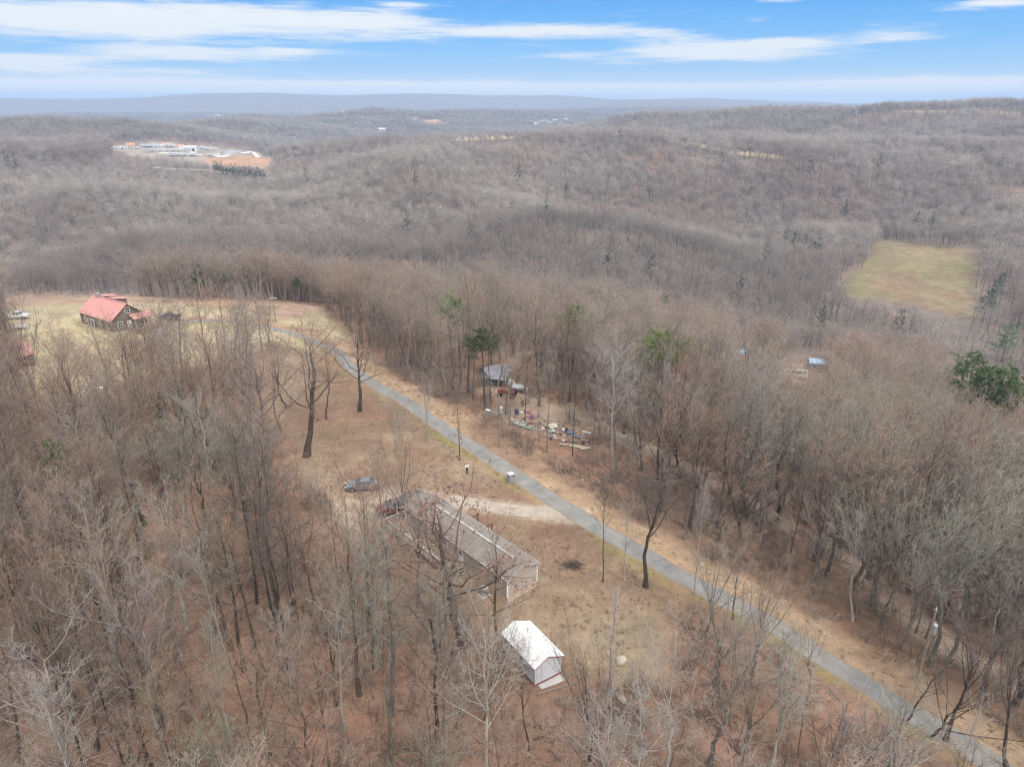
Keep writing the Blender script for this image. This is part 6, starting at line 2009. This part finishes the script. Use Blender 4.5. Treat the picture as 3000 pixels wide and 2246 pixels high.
cp_ = at(32, 790)
cab = thing('cabin', 'small grey cabin with orange red roof behind the tall dark trees', 'cabin', (cp_[0], cp_[1], cp_[2]), R(-32))
cw = MB().box(-3.2, -2.6, -1, 3.2, 2.6, 2.8)
cw.add([(-3.2, -2.6, 2.8), (3.2, -2.6, 2.8), (0, -2.6, 4.7), (-3.2, 2.6, 2.8), (3.2, 2.6, 2.8), (0, 2.6, 4.7)], [(0, 1, 2), (5, 4, 3), (0, 2, 5, 3), (1, 4, 5, 2)])
cwo = cw.build('wall', M_log, cab)
plm = MB().box(-3.2, -.03, 0, 3.2, 0, .2).mesh('plank')
plm.materials.append(M_log)
for k_ in range(11):
    o_ = link(bpy.data.objects.new('plank', plm), cwo)
    o_.location = (0, -2.6, .1 + .24 * k_)
for s_ in (-1, 1):
    a_ = [(s_ * 3.7, -3.1, 2.55), (s_ * 3.7, 3.1, 2.55), (0, 3.1, 4.85), (0, -3.1, 4.85)]
    if s_ < 0: a_ = a_[::-1]
    MB().hexa(a_, [(p[0], p[1], p[2] + .08) for p in a_]).build('roof', M_redroof, cab)
plain_window(cab, (1.2, -2.68, 1.6), (1, 0, 0), .9, 1.0)
sd = MB().box(-.5, -2.66, 0, .4, -2.6, 2.0).build('door', M_redwood, cab)
for k_ in range(5):
    MB().box(2.2, -3.0 - .32 * k_, 1.0 - .3 * k_, 3.3, -2.72 - .32 * k_, 1.06 - .3 * k_).build('step', M_white, cab)
p_ = at(96, 712)
jk = thing('garden_trailer', 'small pale garden trailer loaded with odds beside the cabin', 'trailer', (p_[0] - 6, p_[1], gz(p_[0] - 6, p_[1])), .4)
MB().box(-1.3, -.7, .45, 1.3, .7, .55).build('floor', M_galv, jk)
for a_ in ((-1.3, -.7, .55, 1.3, -.65, .95), (-1.3, .65, .55, 1.3, .7, .95), (-1.3, -.65, .55, -1.25, .65, .95)):
    MB().box(*a_).build('side_panel', M_whitemetal, jk)
for s_ in (-1, 1):
    MB().tube((0, s_ * .75, .3), (0, s_ * .92, .3), .3, .3, 14).build('wheel', M_tyre, jk)
MB().bar((1.3, 0, .5), (2.2, 0, .42), .08, .08).build('tow_bar', M_galv, jk)
p_ = at(214, 845)
tb = thing('picnic_table', 'white garden table on the lawn below the red roofed house', 'table', tuple(p_), .3)
MB().box(-.9, -.45, .72, .9, .45, .78).build('top', M_white, tb)
for s_ in (-1, 1):
    MB().box(-.9, s_ * .75 - .14, .42, .9, s_ * .75 + .14, .47).build('seat', M_white, tb)
    MB().bar((s_ * .6, -.8, 0), (s_ * .6, .35, .72), .09, .05).build('leg', M_white, tb)
    MB().bar((s_ * .6, .8, 0), (s_ * .6, -.35, .72), .05, .09).build('leg', M_white, tb)

# ------------------------------------------------------------------ simple gabled buildings
def gabled(name, label, cat, loc, rz, L, W, H, rise, wall, roof, group=None, windows=3, door=True, frame=M_white):
    e = thing(name, label, cat, loc, rz, group)
    m = MB().box(-L / 2, -W / 2, -1.5, L / 2, W / 2, H)
    m.add([(-L / 2, -W / 2, H), (-L / 2, W / 2, H), (-L / 2, 0, H + rise - .05), (L / 2, -W / 2, H), (L / 2, W / 2, H), (L / 2, 0, H + rise - .05)], [(0, 2, 1), (3, 4, 5), (0, 3, 5, 2), (4, 1, 2, 5)])
    m.build('wall', wall, e)
    for s_ in (-1, 1):
        o_ = rise / (W / 2) * .4
        a = [(-L / 2 - .4, s_ * (W / 2 + .4), H - o_), (L / 2 + .4, s_ * (W / 2 + .4), H - o_), (L / 2 + .4, 0, H + rise), (-L / 2 - .4, 0, H + rise)]
        if s_ > 0: a = a[::-1]
        MB().hexa(a, [(p[0], p[1], p[2] + .1) for p in a]).build('roof', roof, e)
    for k_ in range(windows):
        x_ = -L / 2 + L * (k_ + .5) / windows
        plain_window(e, (x_, -W / 2 - .0, H * .55), (1, 0, 0), min(1.2, L / windows * .4), 1.2, frame)
    if door:
        MB().box(L / 2 + .0, -.5, -.2, L / 2 + .06, .5, 2.0).build('door', M_black, e)
    return e
M_palemetal = worn('pale metal roof', (.24, .24, .27), .12, 1.0, .45)
M_blueroof = worn('blue grey metal roof', (.30, .40, .56), .15, .8, .45)
M_greywall = worn('grey board wall', (.30, .29, .29), .2, 1.5)
M_tarp = worn('pale blue tarp', (.36, .58, .74), .25, .8, .6)
M_tan = worn('tan canvas', (.50, .40, .31), .2, .8)
p_ = at(1068, 790, 3.5)
gabled('cabin', 'grey cabin with pale metal roof half hidden among trees beyond the pole', 'cabin', (p_[0], p_[1], p_[2]), R(35), 5.0, 3.6, 2.6, 1.0, M_greywall, M_palemetal)
p_ = at(1070, 812, 2.0)
aw = thing('awning', 'pale lavender awning sheet on posts in front of the grey cabin', 'awning', (p_[0], p_[1], p_[2]), R(-15))
a_ = [(-2.4, -1.3, 1.9), (2.4, -1.3, 1.7), (2.4, 1.3, 2.5), (-2.4, 1.3, 2.6)]
MB().hexa(a_, [(p[0], p[1], p[2] + .05) for p in a_]).build('canopy_sheet', M_palemetal, aw)
for x_, y_, h_ in ((-2.2, -1.1, 1.95), (2.2, -1.1, 1.75), (-2.2, 1.1, 2.5), (2.2, 1.1, 2.45)):
    MB().tube((x_, y_, -.4), (x_, y_, h_), .05, .05, 6).build('post', M_redwood, aw)
p_ = at(1720, 800, 2.0)
gabled('house', 'grey house with white porch rails in the right wood', 'house', (p_[0] - 3, p_[1], p_[2]), R(-12), 9, 6, 3.2, 1.4, M_greywall, worn('brown roof', (.22, .17, .14), .2, 1), windows=3)
pr = thing('porch', 'white railed porch standing in front of the grey house in the right wood', 'porch', (p_[0] - 6, p_[1] - 6.5, gz(p_[0] - 6, p_[1] - 6.5)), R(-12))
MB().box(-4.5, -1.5, -.6, 6.5, 1.5, .4).build('floor', M_deck, pr)
for x_ in np.arange(-4.4, 6.5, 1.8):
    MB().box(x_ - .06, -1.5, .4, x_ + .06, -1.38, 2.9).build('post', M_white, pr)
MB().bar((-4.5, -1.44, 1.35), (6.5, -1.44, 1.35), .1, .08).build('rail', M_white, pr)
MB().bar((-4.5, -1.44, 2.95), (6.5, -1.44, 2.95), .14, .14).build('beam', M_white, pr)
MB().bar((-4.4, -1.4, .4), (-4.4, 1.4, .4), .1, .1).build('rail', M_white, pr)
p_ = at(1768, 778, 3.5)
gabled('shed', 'blue grey metal roofed shed right of the grey house in the right wood', 'shed', (p_[0], p_[1], p_[2]), R(-10), 7, 5, 3.0, 1.2, M_greywall, M_blueroof, windows=2)
p_ = at(1603, 757, 1.8)
tm = lump(44, 1.0, (2.6, 1.4, 1.5), .35, 3)
solid('tarp', 'bright blue tarp draped over a heap in the right wood', 'tarp', tm, M_tarp, (p_[0], p_[1], p_[2] + .9), (0, 0, .3))
p_ = at(1588, 757, 1.2)
solid('tarp', 'faint pale blue tarp left of the bright blue one', 'tarp', lump(45, 1.0, (1.9, 1.0, .9), .35, 3), M_tarp, (p_[0], p_[1], p_[2] + .5), (0, 0, .1))
p_ = at(1838, 846, 1.0)
solid('hay_heap', 'tan rounded heap under trees below the tin roofed buildings', 'heap', lump(46, 1.0, (1.9, 1.6, 1.9), .2, 3), M_tan, (p_[0], p_[1], p_[2] + .8))
p_ = at(1812, 852, .6)
solid('hay_heap', 'low pink brown heap left of the tan rounded heap', 'heap', lump(47, 1.0, (1.8, 1.0, .7), .3, 3), worn('pinkish earth', (.42, .30, .25), .2, 1), (p_[0], p_[1], p_[2] + .3))

# ------------------------------------------------------------------ junk heap and what stands around it
def colr(name, c, rough=.7):
    g_l = sum(c) / 3
    c = tuple((.72 * q + .28 * g_l) * .72 for q in c)
    return worn(name, c, .18, 3.0, rough)
def jat(zx, zy):
    """spot of the heap, from an enlargement of the photograph"""
    return at((1350 + zx / 4.731) / 1.35624, (1000 + zy / 4.731) / 1.35624)
def bag(zx, zy, r, c, label, sq=(1, .9, .75), sd=0):
    p = jat(zx, zy)
    return solid('bag', label, 'bag', lump(500 + int(zx) + sd, r * .82, sq, .45, 3), colr('bag cloth', c, .55), (p[0], p[1], p[2] + r * sq[2] * .7), (0, 0, zx))
def board(zx, zy, w, l, c, label, rz=0.0, tilt=.15, th=.06, name='board', cat='board'):
    p = jat(zx, zy)
    w, l = w * .8, l * .8
    m = MB().box(-l / 2, -w / 2, 0, l / 2, w / 2, th).mesh(name)
    return solid(name, label, cat, m, colr('board', c), (p[0], p[1], p[2] + .12 + abs(math.sin(tilt)) * w / 2), (tilt, .05, rz))
def barrel(zx, zy, r, h, c, label, tilt=0.0):
    p = jat(zx, zy)
    e = thing('barrel', label, 'barrel', (p[0], p[1], p[2] + (r if tilt else 0)), zx)
    e.rotation_euler[0] = tilt
    MB().tube((0, 0, 0), (0, 0, h), r, r, 16).build('body', colr('drum', c, .5), e)
    for z_ in (.0, h * .35, h * .68, h):
        MB().tube((0, 0, z_ - .02), (0, 0, z_ + .02), r + .025, r + .025, 16).build('rim', colr('drum rim', tuple(q * .8 for q in c), .5), e)
    return e
def tub(zx, zy, r, c, label):
    p = jat(zx, zy)
    e = thing('tub', label, 'tub', tuple(p), 0)
    m = MB()
    n = 14
    rings = []
    for rr, z_ in ((r * .75, 0), (r, .5), (r * 1.08, .5), (r * 1.08, .55), (r * .95, .55), (r * .72, .08)):
        rings.append([(rr * math.cos(2 * math.pi * i / n), rr * math.sin(2 * math.pi * i / n), z_) for i in range(n)])
    m.loft(rings).build('basin', colr('tub plastic', c, .5), e)
    for s_ in (-1, 1):
        MB().box(s_ * r * 1.1 - .04, -.12, .42, s_ * r * 1.1 + .04, .12, .5).build('handle', colr('tub handle', c, .5), e)
    return e
barrel(772, 1010, .36, .95, (.05, .09, .17), 'dark blue barrel at the upper left end of the junk heap')
bag(845, 1000, .34, (.72, .70, .66), 'white bag right of the dark blue barrel')
bag(885, 985, .30, (.10, .10, .14), 'dark bag between the white bag and the pink bundle')
bag(930, 998, .48, (.55, .07, .14), 'bright pink red bundle at the top of the junk heap', (1.2, .8, .6))
bag(985, 1078, .58, (.36, .05, .30), 'magenta bundle of cloth in the junk heap', (.8, .8, 1.0))
bag(705, 1085, .40, (.50, .30, .27), 'pinkish torn bag left of the magenta bundle', (1.3, .8, .5))
tub(945, 1180, .50, (.34, .08, .06), 'red tub on the near side of the junk heap')
board(1275, 1200, 1.2, 1.9, (.62, .57, .46), 'cream mattress leaning in the middle of the junk heap', .5, .5, .18, 'mattress', 'mattress')
bag(1305, 1165, .50, (.42, .03, .07), 'red cushion lying above the cream mattress', (1.3, .8, .45))
bag(1330, 1190, .34, (.03, .14, .22), 'dark teal bag under the red cushion')
bag(1140, 1215, .34, (.68, .67, .74), 'white lumpy bag in the left middle of the junk heap')
bag(1120, 1240, .28, (.50, .46, .58), 'lilac bag below the white lumpy bag')
bag(1245, 1270, .36, (.16, .36, .40), 'teal bag left of the pale rubbish in the middle')
bag(1285, 1255, .40, (.62, .66, .60), 'pale green white bag beside the teal bag')
bag(1295, 1320, .34, (.36, .62, .62), 'aqua bag on the near edge of the junk heap')
bag(1245, 1360, .40, (.035, .05, .12), 'navy bag on the near edge of the junk heap')
bag(1305, 1355, .36, (.60, .42, .52), 'pale pink bag next to the navy bag')
bag(1420, 1240, .40, (.74, .74, .72), 'white bag beside the black bag')
bag(1462, 1238, .44, (.02, .02, .025), 'shiny black bag beside a white one', (1, .9, .8))
board(1530, 1285, 1.1, 1.9, (.12, .15, .24), 'navy and white mattress lying at the right of the junk heap', -.2, .1, .22, 'mattress', 'mattress')
board(1600, 1325, .9, 1.8, (.13, .16, .20), 'dark blue board right of the navy mattress', -.4, .18)
bag(1465, 1385, .36, (.62, .14, .24), 'pink bag near the lower right of the junk heap')
bag(1420, 1385, .34, (.74, .71, .68), 'white bag left of the pink bag at the lower right')
board(1430, 1437, .5, 1.8, (.52, .44, .34), 'cream plank at the lower edge of the junk heap', -.1, .05)
board(1590, 1462, .9, 2.4, (.50, .42, .32), 'long cream board at the lower right of the junk heap', -.25, .06)
board(1725, 1490, .8, 2.2, (.52, .45, .36), 'cream board at the far right end of the junk heap', .25, .08)
board(1745, 1275, .7, 1.8, (.48, .47, .46), 'grey board by the trees right of the junk heap', -.35, .25)
bag(1690, 1415, .42, (.05, .05, .07), 'black bag above the cream boards')
bag(1770, 1412, .34, (.06, .055, .06), 'small black bag at the right end of the junk heap')
board(1570, 1390, .5, 1.5, (.26, .22, .18), 'brown board between pink bag and black bag', .2, .06)
bag(1085, 1035, .36, (.30, .30, .29), 'grey sack behind the magenta bundle')
bag(1185, 1090, .34, (.34, .37, .36), 'greenish grey sack behind the cream mattress')
bag(880, 1160, .30, (.62, .62, .72), 'pale lilac bag beside the jon boat')
p_ = jat(860, 1185)
bt = thing('boat', 'small flat grey green boat lying at the near left of the junk heap', 'boat', (p_[0], p_[1], p_[2] + .1), R(-38))
M_boat = worn('grey green hull', (.34, .38, .35), .2, 2, .6)
rings = [[(x_, -w_, .42), (x_, -w_ * .8, 0), (x_, w_ * .8, 0), (x_, w_, .42), (x_, w_ - .05, .42), (x_, w_ * .75, .06), (x_, -w_ * .75, .06), (x_, -w_ + .05, .42)] for x_, w_ in ((-2.2, .5), (-1, .62), (1, .62), (1.9, .45), (2.3, .3))]
MB().loft(rings).build('hull', M_boat, bt)
for x_ in (-1.3, .2, 1.3):
    MB().box(x_ - .14, -.5, .28, x_ + .14, .5, .32).build('seat', worn('boat seat', (.5, .5, .46), .15), bt)
# scraps too small to count
g = np.random.default_rng(71)
sc = MB()
cols_ = [(.6, .6, .62), (.5, .1, .18), (.08, .2, .35), (.55, .5, .4), (.05, .05, .06), (.2, .42, .44), (.65, .62, .6)]
n_ = 130
cx = g.uniform(680, 1800, n_)
cy = 1080 + (cx - 700) * .26 + g.normal(0, 62, n_) + 30 * np.sin(cx / 90)
mid_ = []
for k_ in range(n_):
    p_ = jat(cx[k_], cy[k_])
    w_, l_ = g.uniform(.05, .15, 2)
    a_ = g.uniform(0, 6.28)
    c_, s_ = math.cos(a_), math.sin(a_)
    t_ = g.uniform(.01, .16)
    z_ = p_[2] + .02
    q4 = [(-l_, -w_), (l_, -w_), (l_, w_), (-l_, w_)]
    lo4 = [(p_[0] + x_ * c_ - y_ * s_, p_[1] + x_ * s_ + y_ * c_, z_) for x_, y_ in q4]
    sc.hexa(lo4, [(x_ + g.normal(0, .04), y_ + g.normal(0, .04), z_ + t_ + g.uniform(0, .12)) for x_, y_, z_ in lo4])
    mid_ += [int(g.integers(0, len(cols_)))] * 6
sm_ = sc.mesh('litter')
for c_ in cols_:
    sm_.materials.append(colr('scrap', c_))
sm_.polygons.foreach_set('material_index', mid_)
so_ = link(bpy.data.objects.new('litter', sm_))
tag(so_, 'scraps of coloured rubbish strewn through the junk heap', kind='stuff')

# rusty red tractor and white boat cover behind the pole
p_ = at(1098, 858)
tr = thing('tractor', 'rusty dark red tractor half hidden by trees beyond the utility pole', 'tractor', tuple(p_), R(165))
M_rust = worn('rusty red', (.17, .045, .035), .35, 2.5, .7)
MB().hexa([(.2, -.38, .75), (2.1, -.34, .75), (2.1, .34, .75), (.2, .38, .75)], [(.2, -.36, 1.5), (2.05, -.28, 1.4), (2.05, .28, 1.4), (.2, .36, 1.5)]).build('hood', M_rust, tr, bevel=.03)
MB().box(-1.2, -.35, .5, .22, .35, 1.0).build('chassis', M_rust, tr)
for s_ in (-1, 1):
    w_ = MB().tube((-.8, s_ * .55, .75), (-.8, s_ * .95, .75), .75, .75, 18).build('wheel', M_tyre, tr)
    MB().tube((-.8, s_ * .94, .75), (-.8, s_ * .98, .75), .42, .42, 14).build('rim', M_rust, w_)
    w_ = MB().tube((1.6, s_ * .5, .38), (1.6, s_ * .72, .38), .38, .38, 14).build('wheel', M_tyre, tr)
    MB().tube((1.6, s_ * .71, .38), (1.6, s_ * .74, .38), .2, .2, 12).build('rim', M_rust, w_)
    MB().box(-1.4, s_ * .72 - .24, 1.5, -.2, s_ * .72 + .24, 1.56).build('fender', M_rust, tr, bevel=.02)
MB().box(-1.0, -.25, 1.15, -.55, .25, 1.25).build('seat', M_black, tr)
MB().box(-1.05, -.25, 1.25, -.97, .25, 1.6).build('backrest', M_black, tr)
MB().tube((.0, 0, 1.2), (-.2, 0, 1.65), .03, .03, 8).build('steering_column', M_black, tr)
MB().tube((1.2, .15, 1.4), (1.2, .15, 2.2), .04, .04, 8).build('exhaust', M_black, tr)
p_ = at(1122, 846)
bt = thing('boat', 'white covered boat on bare ground right of the rusty tractor', 'boat', (p_[0], p_[1], p_[2] + .3), R(-20))
rings = [[(x_, -w_, .95), (x_, -w_ * .5, .0), (x_, w_ * .5, .0), (x_, w_, .95)] for x_, w_ in ((-2.3, .85), (-.5, .95), (1.2, .8), (2.4, .12))]
MB().loft(rings).build('hull', M_stonecap, bt)
bt.scale = (.75, .75, .75)
MB().hexa([(-2.1, -.8, .96), (1.1, -.72, .96), (1.1, .72, .96), (-2.1, .8, .96)], [(-1.7, -.3, 1.5), (.5, -.25, 1.6), (.5, .25, 1.6), (-1.7, .3, 1.5)]).build('cover', worn('pale cover', (.42, .47, .49), .25), bt)
MB().box(-1.6, -.06, -.32, 1.4, .06, .0).build('keel_block', M_redwood, bt)
p_ = at(1104, 835)
solid('tarp', 'pale bluish tarp hanging left of the white covered boat', 'tarp', lump(61, .8, (.9, .6, 1.2), .35, 3), worn('pale bluish sheet', (.55, .66, .70), .2), (p_[0] , p_[1], p_[2] + .7))

# ------------------------------------------------------------------ trailer yard on the far knoll
def zat(x, y, up=0.0):
    return at((300 + x / 4.254) / 1.35624, (380 + y / 4.254) / 1.35624, up)
RV = None
def trailer(loc, rz, s, label):
    global RV
    grp = 'white trailers parked in the yard'
    if RV is None:
        e = thing('travel_trailer', label, 'trailer', loc, rz, grp)
        m = MB()
        prof = [(-4.4, .75), (-4.5, 2.4), (-4.1, 3.25), (3.6, 3.25), (4.5, 2.2), (4.3, .75)]
        m.loft([[(x_, y_, z_) for x_, z_ in prof] for y_ in (-1.25, 1.25)])
        b = m.build('body', M_whitemetal, e)
        for x_ in (-2.9, -1.0, 2.4):
            for s_ in (-1, 1):
                MB().box(x_ - .55, s_ * 1.255 - .02, 1.7, x_ + .55, s_ * 1.255 + .02, 2.4).build('window', M_glass, e)
        for s_ in (-1, 1):
            MB().box(.5, s_ * 1.255 - .02, .85, 1.2, s_ * 1.255 + .02, 2.7).build('door', M_stonecap, e)
            MB().box(-4.2, s_ * 1.255 - .02, 1.15, .3, s_ * 1.255 + .02, 1.35).build('stripe', M_greywall, e)
            for x_ in (-.6, -1.6):
                MB().tube((x_, s_ * .95, .38), (x_, s_ * 1.2, .38), .38, .38, 12).build('wheel', M_tyre, e)
        MB().bar((4.3, 0, .7), (5.6, 0, .6), .12, .12).build('tow_bar', M_black, e)
        e.scale = (s, s, s)
        RV = e
        return e
    c = RV.copy()
    C.objects.link(c)
    c.location, c.rotation_euler, c.scale = loc, (0, 0, rz), (s, s, s)
    c['label'] = label
    for ch in RV.children:
        d = ch.copy()
        C.objects.link(d)
        d.parent = c
    return c
RVS = [(120, 245, 80, .55, 'small white trailer at the far left tip of the yard'), (185, 243, 10, .9, 'white trailer at the left end of the yard, nearest the trees'), (262, 243, 5, 1.0, 'white trailer left of the orange roofed shelter'), (430, 240, 20, .8, 'white trailer just right of the orange roofed shelter'),
       (540, 218, 5, 1.2, 'long white trailer at the left of the back row'), (610, 218, 0, 1.1, 'second white trailer of the back row'), (690, 228, -5, 1.2, 'bright white trailer in the middle of the back row'), (830, 218, 0, 1.2, 'white trailer under the red roof patch of the back row'), (880, 220, 20, .9, 'white trailer at the right end of the left back row'),
       (640, 272, 10, 1.0, 'pale trailer at the left of the middle row'), (735, 274, 5, 1.0, 'dark trailer in the middle row'), (820, 272, 5, 1.0, 'white trailer right of the dark one in the middle row'), (885, 270, -5, 1.0, 'second white trailer right of the dark one'), (955, 266, 10, 1.0, 'white trailer left of the grey fronted shop'), (1165, 272, 30, .8, 'white truck like trailer before the shop door'),
       (1240, 240, 0, 1.1, 'white trailer touching the right side of the shop'), (1315, 252, 0, 1.3, 'white trailer second right of the shop'), (1400, 250, 0, .9, 'white trailer third right of the shop'), (1560, 300, 8, 1.1, 'leftmost of three white trailers on the right knoll'), (1625, 296, 8, 1.0, 'middle of three white trailers on the right knoll'),
       (1695, 294, 4, 1.0, 'rightmost of three white trailers on the right knoll'), (880, 326, 5, .9, 'left trailer of the front row'), (955, 326, 5, 1.0, 'second trailer of the front row'), (1045, 330, 8, .9, 'third trailer of the front row, greyish'), (1140, 330, -10, .9, 'fourth trailer of the front row'), (1345, 332, 40, .8, 'white trailer by the pale lane in front'), (1430, 326, 10, .8, 'white trailer right of the pale lane'), (1545, 322, 5, .6, 'small trailer under the right knoll, left one'), (1600, 320, 5, .6, 'small trailer under the right knoll, right one')]
for x_, y_, a_, s_, lab in RVS:
    p_ = zat(x_, y_)
    trailer((p_[0], p_[1], p_[2] + .1), R(a_ + 18), s_ * 1.2, lab)
p_ = zat(1100, 270)
sb = thing('workshop', 'large pale workshop with grey doors in the trailer yard', 'building', tuple(p_), R(16))
MB().box(-10, -5, -2, 10, 5, 6.5).build('wall', M_whitemetal, sb)
for s_ in (-1, 1):
    a_ = [(-10.4, s_ * 5.4, 6.4), (10.4, s_ * 5.4, 6.4), (10.4, 0, 8.2), (-10.4, 0, 8.2)]
    if s_ > 0: a_ = a_[::-1]
    MB().hexa(a_, [(p[0], p[1], p[2] + .15) for p in a_]).build('roof', M_whitemetal, sb)
for x_ in (-7.2, -3.4, .4):
    MB().box(x_ - 1.5, -5.06, -.1, x_ + 1.5, -5.0, 4.2).build('door', M_galv, sb)
MB().box(3.2, -5.06, -.1, 6.6, -5.0, 4.4).build('door', M_black, sb)
M_orange = worn('orange roof', (.62, .27, .15), .15, .5)
p_ = zat(360, 222)
gabled('shelter', 'orange roofed shelter at the left of the trailer yard', 'shelter', tuple(p_), R(15), 12, 7, 4.0, 2.4, M_tan, M_orange, windows=2)
p_ = zat(990, 235)
gabled('shelter', 'small red roofed shelter left of the workshop', 'shelter', tuple(p_), R(15), 8, 6, 4.5, 2.0, M_white, worn('salmon roof', (.62, .26, .2), .15, .5), windows=1)
p_ = zat(800, 205)
gabled('shelter', 'red topped canopy in the back row of trailers', 'shelter', tuple(p_), R(10), 14, 6, 4.2, 1.0, M_white, worn('rose roof', (.60, .30, .30), .15, .5), windows=1)
for x_, y_, h_, lab in ((1508, 270, 14, 'thin pole left of the right knoll trailers'), (1920, 325, 17, 'pale pole at the right end of the trailer yard'), (1222, 205, 10, 'short pole behind the workshop')):
    p_ = zat(x_, y_)
    e = thing('utility_pole', lab, 'utility pole', tuple(p_), .3)
    MB().tube((0, 0, -1), (0, 0, h_), .28, .2, 8).build('pole', M_stonecap, e)
    MB().bar((-1.2, 0, h_ - .8), (1.2, 0, h_ - .8), .2, .2).build('crossarm', M_stonecap, e)
for k_, (u, v, uu, vv) in enumerate(((345, 331, 440, 336), (415, 329, 500, 337), (520, 332, 588, 341))):
    pts_ = [at(u + (uu - u) * t_, v + (vv - v) * t_)[:2] for t_ in (0, .5, 1)]
    ribbon('gravel_path', resample(pts_, 4.0), 7.0, worn('white gravel', (.66, .62, .56), .1, .3), 'white gravel lane %s the trailer yard' % ('through the left of', 'through the middle of', 'along the right of')[k_], lift=.5, crown=0)

# ------------------------------------------------------------------ far buildings, only a few pixels each
W1, W2 = worn('far white wall', (.74, .73, .70), .06, .3), worn('far cream wall', (.62, .56, .48), .06, .3)
RF1, RF2, RF3 = worn('far pale roof', (.66, .66, .66), .08, .3), worn('far grey roof', (.36, .36, .38), .1, .3), worn('far red roof', (.50, .24, .17), .1, .3)
FARB = [(470, 252, 26, 9, W1, RF1, 'bright white hall at the left end of the far ridge buildings'), (482, 252, 18, 8, W1, RF1, 'white hall right beside the leftmost far hall'), (520, 252, 22, 7, W2, RF1, 'cream building, third on the far ridge'), (540, 253, 30, 9, W1, RF1, 'long white building in the middle of the far ridge'), (556, 253, 24, 7, W2, RF2, 'cream building right of the long white one'), (590, 251, 18, 7, W1, RF1, 'small white building right of the long cream row'),
        (634, 250, 24, 6, W1, RF1, 'white building left of a dark pine on the far ridge'), (650, 250, 22, 7, W1, RF1, 'low white building under the dark pine on the far ridge'), (664, 249, 20, 6, W2, RF1, 'cream low building at the right of the far ridge'), (742, 243, 22, 8, W1, RF1, 'lone white barn on the crest right of the far ridge buildings'),
        (880, 257, 12, 8, W1, RF2, 'white house above the far orange field, left one'), (896, 260, 18, 8, W2, RF2, 'bluish roofed house beside the far orange field'), (905, 252, 10, 7, W2, RF3, 'orange roofed house above the far orange field'), (920, 250, 12, 6, W1, RF2, 'pale house above the far orange field, right one'), (826, 283, 20, 7, W1, RF1, 'white farmhouse in the hollow left of the straw field'), (816, 281, 12, 6, W1, RF2, 'small white outbuilding beside the hollow farmhouse'),
        (1160, 272, 22, 8, W1, RF1, 'town building lowest left of the hazy town'), (1175, 268, 30, 10, W1, RF1, 'large white town building in the haze'), (1188, 270, 20, 9, W2, RF2, 'cream town building right of the large white one'), (1200, 264, 22, 9, W1, RF1, 'white town building in the upper middle'), (1212, 268, 18, 8, W1, RF2, 'white town building near the dark ridge foot'), (1222, 262, 18, 8, W2, RF1, 'cream town building at the right of the town'),
        (1240, 243, 20, 8, W1, RF2, 'white house high above the town, left of four'), (1252, 241, 24, 8, W1, RF1, 'white house high above the town, second of four'), (1266, 243, 18, 8, W1, RF1, 'white house high above the town, third of four'), (1284, 247, 18, 7, W2, RF3, 'orange roofed house above the town, right of four'), (635, 300, 8, 5, W1, RF1, 'white cottage in the grey wood below the far ridge buildings')]
for k_, (u, v, L_, H_, w_, r_, lab) in enumerate(FARB):
    p_ = at(u, v, 2.0)
    gabled('house' if L_ < 20 else 'building', lab, 'house' if L_ < 20 else 'building', tuple(p_), R(random.uniform(-25, 25)), L_, L_ * .55, H_, L_ * .16, w_, r_, 'far white buildings', windows=2, door=False, frame=w_)
